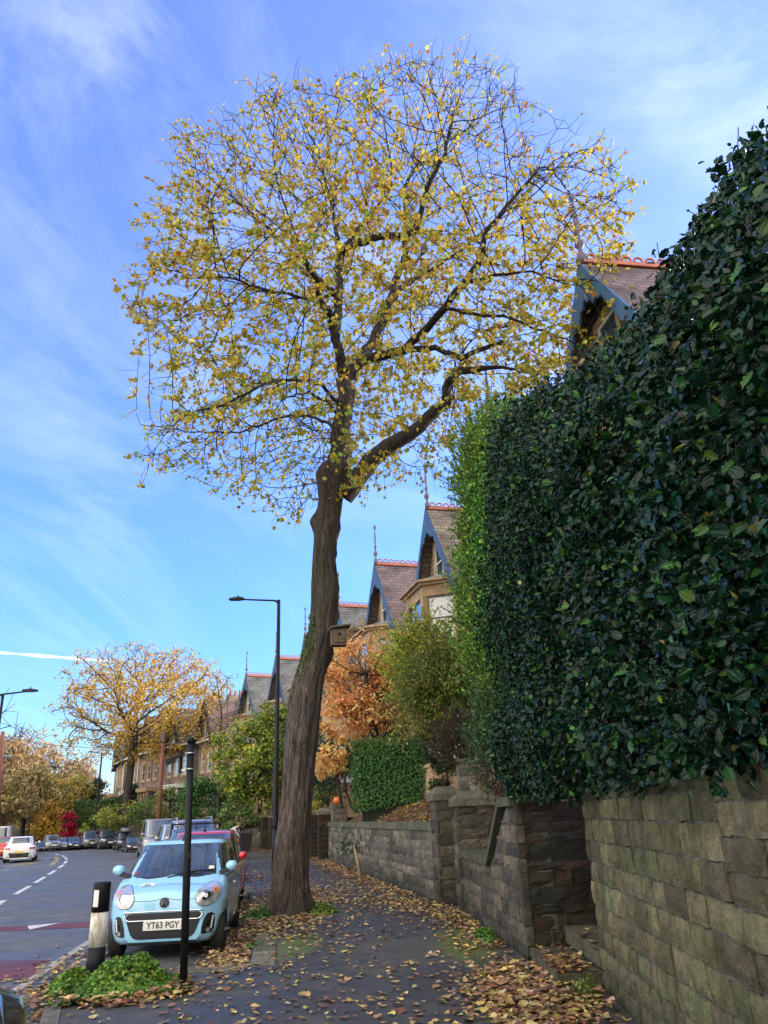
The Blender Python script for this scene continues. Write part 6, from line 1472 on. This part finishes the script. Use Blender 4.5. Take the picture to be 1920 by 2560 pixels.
# chrome hoop round the upper grille slot
ch = MB(); op = trap(0, .485, .592, 1.0, 1.08, .05, 8); P3 = []
for y, z in op:
    h = D['bvh'].ray_cast(Vector((5, y, z)), Vector((-1, 0, 0))); P3.append((h[0] if h[0] else Vector((xf, y, z))) + Vector((.012, 0, 0)))
ch.tube(P3[6:-6] , .011, 6); ch.tube(P3 + [P3[0]], .009, 6); ch.build('chrome_strip', M['chrome'], gr)
for s in (-1, 1):
    hl = dr('headlight', el(s * .575, .765, .168, .132, s * .45, 26), 'f', M['blackplastic'], .006); dr('lens', el(s * .575, .765, .160, .124, s * .45, 26), 'f', M['reflector'], .012, par=hl)
    dr('reflector_bowl', el(s * .545, .755, .058, .058, 0, 20), 'f', M['chrome'], .017, par=hl); dr('bulb', el(s * .545, .755, .024, .024, 0, 14), 'f', M['led'], .021, par=hl)
    dr('indicator', el(s * .660, .815, .030, .042, s * .5, 14), 'f', M['indicator'], .016, par=hl)
    fg = dr('fog_recess', [(s * (y - .05), z + .05) for y, z in ((.555, .255), (.585, .235), (.675, .25), (.715, .29), (.725, .40), (.715, .47), (.68, .495), (.63, .485), (.595, .43), (.565, .33))], 'f', M['blackplastic'], .007)
    for k in range(6): dr('running_light', rr_(s * (.625 + .004 * k), .365 + k * .026, .022, .022, .005), 'f', M['led'], .014, par=fg)
    dr('fog_lamp', el(s * .59, .335, .026, .026), 'f', M['reflector'], .012, par=fg)
# badge: dark roundel with two silver chevrons
bd = dr('badge', el(0, .695, .066, .062, 0, 24), 'f', M['letter'], .012)
hb = D['bvh'].ray_cast(Vector((5, 0, .695)), Vector((-1, 0, 0)))[0].x
for dz in (-.022, .008):
    c_ = MB()
    for s in (-1, 1): c_.span((hb + .020, 0, .695 + dz + .030), (hb + .016, s * .047, .695 + dz - .006), .006, .017)
    c_.build('chevron', M['chrome'], bd)
# bonnet shut line
sl_ = MB(); P3 = []
for k in range(-16, 17):
    y = k / 16 * .50; z = .722 + (.030 * math.exp(-(y / .10) ** 2)) + .01 * abs(y)
    h = D['bvh'].ray_cast(Vector((5, y, z)), Vector((-1, 0, 0))); P3.append(h[0] + h[1] * .001 if h[0] else Vector((xf, y, z)))
sl_.tube(P3, .0035, 4); sl_.build('bonnet_shut_line', M['black'], rt)
# number plate
px0 = D['bvh'].ray_cast(Vector((5, 0, .42)), Vector((-1, 0, 0)))[0].x + .022
np_ = MB(); np_.span((px0, -.262, .425), (px0, .262, .425), .012, .118); npo = np_.build('number_plate', M['plate'], rt)
MF = Matrix(((0, 0, 1), (1, 0, 0), (0, 1, 0)))
textmesh('registration', 'YT63 PGY', M['letter'], npo, (px0 + .007, 0, .423), MF, .108, .0015, .92)
# P sticker on the bonnet (viewer's left), with a line of small green marks
stc = [(xf - .32, -.42), (xf - .32, -.20), (xf - .49, -.22), (xf - .49, -.42)]
sk = dr('learner_sticker', stc, 'top', M['plate'], .004, rings=5)
ph = D['bvh'].ray_cast(Vector((xf - .41, -.315, 3)), Vector((0, 0, -1))); sx = Vector((0, 1, 0)); nz_ = ph[1] if ph[1].z > 0 else -ph[1]; sy = nz_.cross(sx).normalized()
Mt = Matrix((sx, sy, nz_)).transposed(); 
if (Mt @ Vector((0, 1, 0))).x > 0: sy = -sy; Mt = Matrix((sx, sy, nz_)).transposed()
textmesh('letter_p', 'P', M['green'], sk, ph[0] + nz_ * .006, Mt, .17, .001)
tb = MB(); tb.box(Vector(ph[0]) - sy * .068 + nz_ * .0065, (.15, .012, .003), mat=Mt); tb.build('sticker_text', M['green'], sk)
# wipers, tax disc, red disc, seats hint
wp = MB(); wp.tube([Vector(D['gp'](.03, 'f', .15, .02)), Vector(D['gp'](.13, 'f', .45, .03)), Vector(D['gp'](.16, 'f', .80, .03))], .009, 5); wp.tube([Vector(D['gp'](.0, 'f', -.1, .02)), Vector(D['gp'](.10, 'f', .2, .03)), Vector(D['gp'](.14, 'f', .5, .03))], .01, 5); wp.build('wiper', M['black'], rt)
D['patch']('windscreen_trim', 'f', -.93, .93, -.02, .06, M['blackplastic'], .010)
D['patch']('parking_permit', 'f', .66, .76, .17, .28, M['plate'], .010); D['patch']('red_disc', 'f', -.80, -.74, .12, .20, plain('red_sticker', (.45, .06, .04), .5), .010)
for s in (-1, 1): D['patch']('seat_back', 'f', s * .42 - .15, s * .42 + .15, .28, .82, M['seatglass'], .0065)
for s in (-1, 1): dr('rear_light', rr_(s * .62, .85, .12, .25, .03), 'b', M['redlens'])
for s in (-1, 1):      # door shut lines, handle and sill
    q = MB(); sy_ = s * (D['hw'] + .002)
    def side_pt(x, z):
        h = D['bvh'].ray_cast(Vector((x, s * 3, z)), Vector((0, -s, 0))); return (h[0] if h[0] else Vector((x, sy_, z))) + Vector((0, s * .001, 0))
    q.tube([side_pt(.62, .95), side_pt(.66, .7), side_pt(.60, .36)], .004, 4); q.tube([side_pt(-.42, .95), side_pt(-.44, .6), side_pt(-.38, .36)], .004, 4); q.build('door_shut_line', M['black'], rt)
    q = MB(); q.span(side_pt(-.3, .80) + Vector((0, s * .012, 0)), side_pt(-.12, .81) + Vector((0, s * .012, 0)), .02, .03); q.build('door_handle', M['rim'], rt)

def pcar(label, cx, by, wpx, colr, fwd, L, W, Hh, style, name='parked_car', Yd=None, **k):
    """place by the foot of the front (or rear) face in the photo"""
    p = at(cx, by, Yd) if Yd else g(cx, by, -.1); zc = p.y * cp + (-1.7) * sp; s = wpx * zc / 1925 / W if wpx else 1.0
    f = Vector(fwd).normalized(); c = Vector((p.x, p.y)) - (f if not k.get('away') else -f) * L * s / 2
    k.pop('away', None); return car(name, label, (c.x, c.y), (f.x, f.y), colr, L, W, Hh, style, scale=s, **k)
car('parked_car', 'bright red hatchback directly behind the pale blue car', (-4.22, 18.4), (.15, -.99), (.72, .02, .045), 4.0, 1.70, 1.54, 'hatch')
D2 = car('parked_car', 'mid blue estate car with a black roof bar across, behind the red hatchback', (-5.75, 23.9), (.22, -.975), (.06, .13, .27), 4.5, 1.80, 1.56, 'estate', rails=True)
m = MB(); m.box((.0, 0, D2['H'] + .13), (.10, 1.42, .04)); [m.span((.0, s * .66, D2['H']), (.0, s * .68, D2['H'] + .13), .08, .06) for s in (-1, 1)]; m.box((-1.0, 0, D2['H'] + .13), (.10, 1.42, .04)); m.build('roof_bar', M['black'], D2['root'])
car('parked_car', 'silver family van with roof rails behind the blue estate', (-7.55, 30.8), (.30, -.955), (.42, .44, .48), 4.5, 1.84, 1.84, 'van', rails=True, metal=.6)
car('parked_car', 'silver people carrier with a white door mirror, between the two silver vans', (-9.9, 37.5), (.33, -.945), (.45, .46, .48), 4.4, 1.80, 1.72, 'suv', metal=.6)
car('parked_van', 'tall beige silver van with a big windscreen, tallest in the parked row', (-13.6, 47.5), (.36, -.93), (.34, .31, .29), 4.9, 1.95, 2.02, 'van', metal=.5, cat='van')
pcar('black glossy car tucked beside the tall beige van', 338, 2131, 42, (.012, .013, .015), (.45, -.89), 4.3, 1.8, 1.5, 'hatch')
D3 = pcar('black car with a grey roof box, left of the tall beige van', 316, 2126, 46, (.03, .03, .035), (.42, -.9), 4.4, 1.8, 1.6, 'suv')
m = MB(); Hq = D3['H']; rr__ = [(-.75, .26, .0), (-.9, .34, .10), (-.85, .36, .24), (0, .40, .34), (.75, .36, .30), (1.0, .22, .12), (.95, .18, .0)]
V = []; Fq = []
for x, w_, h in [(-1.0, .25, .18), (-.9, .36, .28), (-.4, .40, .36), (.3, .40, .36), (.85, .34, .24), (1.05, .2, .10)]: V += [(x, -w_, Hq + .10), (x, -w_, Hq + .10 + h * .7), (x, -w_ * .7, Hq + .10 + h), (x, w_ * .7, Hq + .10 + h), (x, w_, Hq + .10 + h * .7), (x, w_, Hq + .10)]
for i in range(5):
    for j in range(6): Fq.append((i * 6 + j, i * 6 + (j + 1) % 6, (i + 1) * 6 + (j + 1) % 6, (i + 1) * 6 + j))
Fq += [tuple(range(5, -1, -1)), tuple(range(30, 36))]; m.add(V, Fq, smooth=True); rb = m.build('roof_box', plain('roof_box_grey', (.12, .13, .15), .4), D3['root']); m = MB(); [m.box((x, 0, Hq + .06), (.08, 1.3, .05)) for x in (-.6, .6)]; m.build('roof_bar', M['black'], D3['root'])
pcar('dark charcoal SUV with a silver lower bumper, centre of the far row', 276, 2123, 50, (.035, .035, .045), (.52, -.85), 4.3, 1.82, 1.62, 'suv')
pcar('brown grey off road car left of the charcoal SUV', 232, 2123, 46, (.14, .13, .125), (.55, -.83), 4.4, 1.85, 1.66, 'suv', rails=True)
pcar('black hatchback between the brown grey SUV and the white fronted car', 190, 2125, 38, (.015, .017, .02), (.55, -.83), 4.2, 1.78, 1.46, 'hatch')
pcar('pale silver saloon with a wide lower grille in the far row', 163, 2126, 37, (.42, .44, .52), (.55, -.83), 4.3, 1.80, 1.43, 'hatch')
pcar('small white fronted 4x4 with a slotted dark grille in the far row', 134, 2128, 40, (.30, .31, .34), (.50, -.86), 3.8, 1.7, 1.6, 'suv')
pcar('dark blue car, second from the left end of the far row', 108, 2129, 28, (.03, .045, .07), (.5, -.86), 4.1, 1.75, 1.5, 'hatch')
pcar('dark reddish black car at the left end of the far row', 92, 2130, 26, (.04, .02, .025), (.5, -.86), 4.1, 1.75, 1.5, 'hatch')
DW = pcar('white hatchback seen from behind with a yellow rear plate', 45, 2157, 76, (.78, .78, .76), (-.36, .93), 4.3, 1.80, 1.44, 'hatch', away=True, metal=0, group='cars on the left side of the road')
DW['drape']('rear_diffuser', DW['rrect'](0, .42, 1.2, .24, .06), 'b', M['blackplastic'], .008)
pcar('red car partly hidden behind the white hatchback', 2, 2149, 62, (.5, .02, .03), (-.36, .93), 4.2, 1.78, 1.5, 'hatch', away=True, group='cars on the left side of the road')
pcar('white van at the left edge behind the red car', -8, 2140, 60, (.7, .7, .68), (-.36, .93), 5.0, 2.0, 2.3, 'van', away=True, metal=0, group='cars on the left side of the road', name='parked_van', cat='van')
DK = car('dark_car', 'glossy dark green car corner cut off at the bottom left of the view', (-2.98, 3.66), (-.10, .99), (.008, .03, .032), 4.2, 1.78, 1.42, 'hatch', metal=.3, group='cars on the left side of the road')

for o_ in [c for c in DK['root'].children if c.name.startswith('wing_mirror')]:
    for k in list(o_.children): bpy.data.objects.remove(k)
    bpy.data.objects.remove(o_)
# ---------------------------------------------------------------- street furniture
def lamp_post(label, base, h, arm, rz, r0=.085, r1=.05, lamp=.55, mat='black', group='street lamps', armrise=.10):
    root = empty('street_lamp', base, rz, label, 'street lamp', group)
    m = MB(); m.tube([(0, 0, 0), (0, 0, 1.35)], r0 * 1.25, 12); m.tube([(0, 0, 1.35), (0, 0, 1.45), (0, 0, h)], [r0 * 1.25, r0, r1], 12); m.build('pole', M[mat], root)
    m = MB(); m.tube([(0, 0, h - .10), (-.15, 0, h - .02), (-arm + lamp * .8, 0, h + armrise - .03)], [r1, .035, .03], 8); m.build('arm', M[mat], root)
    m = MB(); V = []; Fq = []
    for x, w_, z0, z1 in ((0, .04, -.03, .03), (.08, .09, -.05, .05), (lamp * .5, .13, -.05, .06), (lamp * .92, .12, -.04, .03), (lamp, .07, -.03, .01)): V += [(-arm + lamp * .9 - x, -w_, h + armrise + z0), (-arm + lamp * .9 - x, w_, h + armrise + z0), (-arm + lamp * .9 - x, w_ * .7, h + armrise + z1), (-arm + lamp * .9 - x, -w_ * .7, h + armrise + z1)]
    for i in range(4):
        for j in range(4): Fq.append((i * 4 + j, i * 4 + (j + 1) % 4, (i + 1) * 4 + (j + 1) % 4, (i + 1) * 4 + j))
    Fq += [(3, 2, 1, 0), (16, 17, 18, 19)]; m.add(V, Fq); lh = m.build('lamp_head', M[mat], root)
    m = MB(); m.lathe([(.03, 0), (.03, .06), (.01, .08)], 8, (-arm + lamp * .5, 0, h + armrise + .05)); m.build('photocell', M['black'], lh)
    return root
lamp_post('tall black street lamp just left of the big lime trunk', (-3.92, 27.0, 0), 9.0, 1.75, R(0), .085, .06)
lp = lamp_post('black street lamp whose head reaches in from the left edge', (-14.95, 30.0, 0), 6.5, -1.28, 0, .07, .05, lamp=-.5)
t = at(246, 1882, 76); lamp_post('tall thin street lamp beside the dark conifer at the bend', (at(238, 2062, 76).x, 76, 0), t.z, 1.3, R(5), .11, .07)
t = at(191, 1978, 98); lamp_post('distant small street lamp in front of the yellow green trees', (at(188, 2050, 98).x, 98, 0), t.z, 1.3, R(0), .10, .07)
m = MB(); t = at(77, 2030, 70); m.tube([(t.x, 70, -.1), (t.x, 70, t.z)], .06, 8); tag(m.build('thin_post', M['black']), 'thin dark post among the trees behind the white hatchback', 'post')
m = MB(); a, b_ = at(396, 2060, 60), at(408, 1846, 60); a.z = 0; m.tube([a, b_], [.17, .12], 10); root = empty('telegraph_pole', a, 0, 'reddish brown telegraph pole in front of the far terraces', 'telegraph pole'); o = m.build('pole', M['pole'], root); o.location = -a
m = MB(); m.box(b_ - a + Vector((0, -.1, .1)), (.3, .3, .7)); m.build('cap_box', M['wood'], root); m = MB(); [m.span(Vector((-.25, 0, z)), Vector((.25, 0, z)), .02, .02) for z in (1.9, 2.4, 2.9)]; m.build('step_peg', M['black'], root)
m = MB(); a2, b2 = at(-2, 2080, 46), at(7, 1829, 46); a2.z = 0; m.tube([a2, b2], [.16, .11], 10); tag(m.build('telegraph_pole', M['pole']), 'red brown telegraph pole cut by the left edge of the view', 'telegraph pole')
m = MB(); p0, p1 = b2 - Vector((0, 0, .25)), b_ - Vector((0, 0, .1)); m.tube([p0.lerp(p1, t) - Vector((0, 0, 1.2 * 4 * t * (1 - t) * .5)) for t in [k / 16 for k in range(17)]], .012, 4); tag(m.build('telephone_wire', M['black']), 'thin telephone wire sagging between the two brown poles', 'wire')
# foreground sign pole (back of a missing sign: clips and a dark bracket only)
base = g(458, 2472); tp = at(477, 1858, 9.15)
root = empty('sign_pole', base, 0, 'slim black pole with empty sign brackets standing in front of the blue car', 'pole'); lean = (tp - base)
m = MB(); m.tube([(0, 0, 0), lean * .52, lean * .525, lean], [.041, .041, .038, .038], 14); m.lathe([(.06, 0), (.06, .03), (.04, .05)], 12); m.build('pole', M['black'], root)
m = MB(); m.lathe([(.043, 0), (.043, .05), (.035, .06)], 12, lean); m.box(lean * .52 + Vector((.03, -.03, 0)), (.03, .02, .06)); m.build('cap', M['black'], root)
for f_ in (.955, .885):
    m = MB(); c_ = lean * f_; m.tube([c_ + Vector((.046 * math.cos(t), .046 * math.sin(t), 0)) for t in [2 * PI * k / 14 for k in range(15)]], .011, 5); m.span(c_ + Vector((-.03, -.02, 0)), c_ + Vector((-.10, -.02, -.01)), .015, .02); m.build('clip', M['rim'], root)
m = MB(); m.span(lean * .965 + Vector((-.10, -.02, 0)), lean * .87 + Vector((-.10, -.02, 0)), .02, .035); m.span(lean * .955 + Vector((-.06, -.03, 0)), lean * .945 + Vector((-.22, -.05, -.05)), .045, .035); m.box(lean * .943 + Vector((-.21, -.05, -.05)), (.10, .04, .06), mat=Matrix.Rotation(R(-20), 3, 'Y')); m.build('bracket', M['black'], root)
# striped bollard
bb_ = g(236, 2440); root = empty('bollard', bb_, 0, 'black and white plastic bollard with a white reflective panel, set among weeds', 'bollard')
H_ = at(255, 2205, bb_.y).z; r_ = .113
def bol(z0, z1, r0, r1, nm_, mat): m = MB(); m.lathe([(r0, z0), (r1, z1)], 28); return m.build(nm_, mat, root)
bol(-.02, .30, .104, .102, 'base', M['black'])
wd = newmat('bollard_white'); nt = wd[1]; nn_ = noise(nt, 5, 6, .7, objvec(nt, (1, 1, .35))); rp = ramp(nt, nn_.outputs[0], [(.36, (.26, .24, .12)), (.50, (.66, .66, .62))]); nt.links.new(rp.outputs[0], wd[2].inputs['Base Color']); wd[2].inputs['Roughness'].default_value = .5
bol(.301, H_ - .32, .102, .099, 'white_sleeve', wd[0])
bk = MB(); bk.lathe([(.1005, H_ - .32), (.0995, H_ - .02), (.094, H_), (.0, H_ + .004)], 28); bk.build('black_top', M['black'], root)
m = MB(); V = []
for z in (H_ - .26, H_ - .08):
    for k in range(7): t = R(-90 - 30 + (k - 3) * 7 + 10); V.append((.1012 * math.cos(t), .1012 * math.sin(t), z))
m.add(V, [(k, k + 1, k + 8, k + 7) for k in range(6)], smooth=True); m.build('reflective_panel', M['white'], root)
# wheelie bin
bn = g(610, 2128); bn = at(612, 2112, 47.5); root = empty('wheelie_bin', (bn.x, 47.5, 0), R(18), 'black wheelie bin on the pavement under the overhanging bush', 'bin')
m = MB(); V = [(x * s, y * t, z) for z, s, t in ((.06, .24, .27), (1.0, .30, .36)) for x, y in ((-1, -1), (1, -1), (1, 1), (-1, 1))]; m.add([(a * 1, b * 1, c) for a, b, c in V], [(3, 2, 1, 0), (4, 5, 6, 7), (0, 1, 5, 4), (1, 2, 6, 5), (2, 3, 7, 6), (3, 0, 4, 7)]); m.box((0, -.36, .95), (.62, .05, .07)); m.build('body', M['blackplastic'], root)
m = MB(); V = [(-.32, -.40, 1.0), (.32, -.40, 1.0), (.32, .40, 1.03), (-.32, .40, 1.03), (-.27, -.33, 1.08), (.27, -.33, 1.08), (.27, .36, 1.10), (-.27, .36, 1.10)]; m.add(V, [(3, 2, 1, 0), (4, 5, 6, 7), (0, 1, 5, 4), (1, 2, 6, 5), (2, 3, 7, 6), (3, 0, 4, 7)]); m.build('lid', M['blackplastic'], root)
for s in (-1, 1):
    m = MB(); m.tube([(s * .24, .30, .1), (s * .30, .30, .1)], .1, 12); m.build('wheel', M['tyre'], root)
# pumpkins
def pumpkin(label, loc, r_):
    root = empty('pumpkin', loc, 0, label, 'pumpkin', None); m = MB(); V = []; NU, NV = 40, 12
    for j in range(NV + 1):
        v = PI * j / NV
        for i in range(NU): u = 2 * PI * i / NU; q = r_ * (1 - .07 * abs(math.sin(u * 4.5))) * (math.sin(v) ** .8 if v > 0 and j < NV else 0) ; V.append((q * math.cos(u), q * math.sin(u), r_ * .8 - r_ * .8 * math.cos(v) * (1 - .18 * (1 - math.sin(v)))))
    Fq = [(j * NU + i, j * NU + (i + 1) % NU, (j + 1) * NU + (i + 1) % NU, (j + 1) * NU + i) for j in range(NV) for i in range(NU)]; m.add(V, Fq, smooth=True); m.build('fruit', M['pumpkin'], root)
    m = MB(); m.tube([(0, 0, r_ * 1.45), (.01, 0, r_ * 1.7), (.03, .01, r_ * 1.85)], [.02, .015, .018], 6); m.build('stalk', M['wood'], root); return root
pumpkin('orange pumpkin sitting on the pale gate pier', (-2.38, 34.2, 2.12), .2); pumpkin('small orange pumpkin beside the brick banded pier near the bin', (-6.85, 48.2, 1.15), .17)
m = MB(); m.box((-6.85, 48.25, .6), (.5, .45, 1.1), col=(.12, .115, .09)); tag(m.build('stone_plinth', M['stone']), 'low stone plinth carrying the small pumpkin', 'plinth')
# person bending over the bush by the bin
pr_ = empty('person', (bn.x - .95, 47.9, 0), R(-15), 'person in pale top and blue jeans bending forwards beside the wheelie bin', 'person')
def skinned(name, joints, bones, mat, parent, sub=2, root_i=0):
    me = bpy.data.meshes.new(name); me.from_pydata([j[0] for j in joints], bones, []); o = bpy.data.objects.new(name, me); COL.objects.link(o)
    sk_ = o.modifiers.new('Skin', 'SKIN'); sk_.use_smooth_shade = True
    for i, (p, r0) in enumerate(joints): v = me.skin_vertices[0].data[i]; v.radius = (r0, r0) if not hasattr(r0, '__len__') else r0; v.use_root = (i == root_i)
    ss = o.modifiers.new('Sub', 'SUBSURF'); ss.levels = sub; ss.render_levels = sub
    bpy.context.view_layer.update(); me2 = bpy.data.meshes.new_from_object(o.evaluated_get(bpy.context.evaluated_depsgraph_get())); bpy.data.objects.remove(o)
    me2.materials.clear(); me2.materials.append(mat); me2.name = name; o2 = bpy.data.objects.new(name, me2); COL.objects.link(o2); o2.parent = parent; return o2
# facing +x locally, bent at the hips
J = [((0, 0, .95), .15), ((.16, 0, 1.12), .135), ((.36, 0, 1.27), .15), ((.47, 0, 1.34), .07), ((.56, 0, 1.40), .065), ((.64, 0, 1.43), .10), ((.70, 0, 1.40), .085),
     ((0, .10, .86), .10), ((-.02, .12, .48), .07), ((-.10, .13, .09), .05), ((.06, .13, .04), .04), ((0, -.10, .86), .10), ((.08, -.12, .48), .07), ((.02, -.13, .09), .05), ((.18, -.13, .04), .04),
     ((.38, .20, 1.24), .065), ((.48, .24, .98), .045), ((.66, .20, .80), .035), ((.74, .19, .76), .03), ((.38, -.20, 1.24), .065), ((.50, -.24, 1.0), .045), ((.68, -.18, .86), .035), ((.76, -.17, .82), .03)]
Bn = [(0, 1), (1, 2), (2, 3), (3, 4), (4, 5), (5, 6), (0, 7), (7, 8), (8, 9), (9, 10), (0, 11), (11, 12), (12, 13), (13, 14), (2, 15), (15, 16), (16, 17), (17, 18), (2, 19), (19, 20), (20, 21), (21, 22)]
skinned('body', J, Bn, M['skin'], pr_)
skinned('jeans', [((0, 0, .97), .17), ((0, .10, .86), .115), ((-.02, .12, .48), .085), ((-.10, .13, .12), .068), ((0, -.10, .86), .115), ((.08, -.12, .48), .085), ((.02, -.13, .12), .068)], [(0, 1), (1, 2), (2, 3), (0, 4), (4, 5), (5, 6)], M['jeans'], pr_)
skinned('top', [((.03, 0, 1.0), .168), ((.17, 0, 1.13), .155), ((.37, 0, 1.28), .17), ((.46, 0, 1.33), .10), ((.38, .21, 1.24), .08), ((.48, .245, .99), .06), ((.63, .21, .83), .048), ((.38, -.21, 1.24), .08), ((.50, -.245, 1.01), .06), ((.65, -.19, .89), .048)], [(0, 1), (1, 2), (2, 3), (2, 4), (4, 5), (5, 6), (2, 7), (7, 8), (8, 9)], M['shirt'], pr_)
m = MB(); m.add([(.625 + .125 * math.cos(a) * math.cos(b) - .02, .115 * math.sin(a) * math.cos(b), 1.455 + .115 * math.sin(b)) for b in (-.5, -.1, .3, .7, 1.1, 1.5) for a in [2 * PI * k / 14 for k in range(14)]], [(i * 14 + j, i * 14 + (j + 1) % 14, (i + 1) * 14 + (j + 1) % 14, (i + 1) * 14 + j) for i in range(5) for j in range(14)] + [tuple(range(70, 84))], smooth=True); m.build('hair', M['hair'], pr_)
for s in (-1, 1):
    m = MB()
    for k in range(5):
        y0 = s * .18 + (k - 2) * .017; ln_ = (.05, .075, .08, .072, .055)[k]; x0 = .76 if s < 0 else .74; z0 = .82 if s < 0 else .76
        if k == 0: y0 = s * .145; 
        m.tube([(x0 + .02, y0, z0), (x0 + .02 + ln_ * .6, y0, z0 - .015), (x0 + .02 + ln_ * .85, y0, z0 - .045)], [.010, .009, .007], 6)
    m.build('fingers', M['skin'], pr_)
    m = MB(); m.box((.03 if s < 0 else -.09, s * .13, .05), (.0, .0, .0)) if 0 else None
    sx_ = .10 if s < 0 else -.02; m = MB(); m.tube([(sx_ - .13, s * .13, .055), (sx_, s * .13, .06), (sx_ + .13, s * .13, .045)], [.048, .055, .04], 10); m.build('shoe', M['black'], pr_)
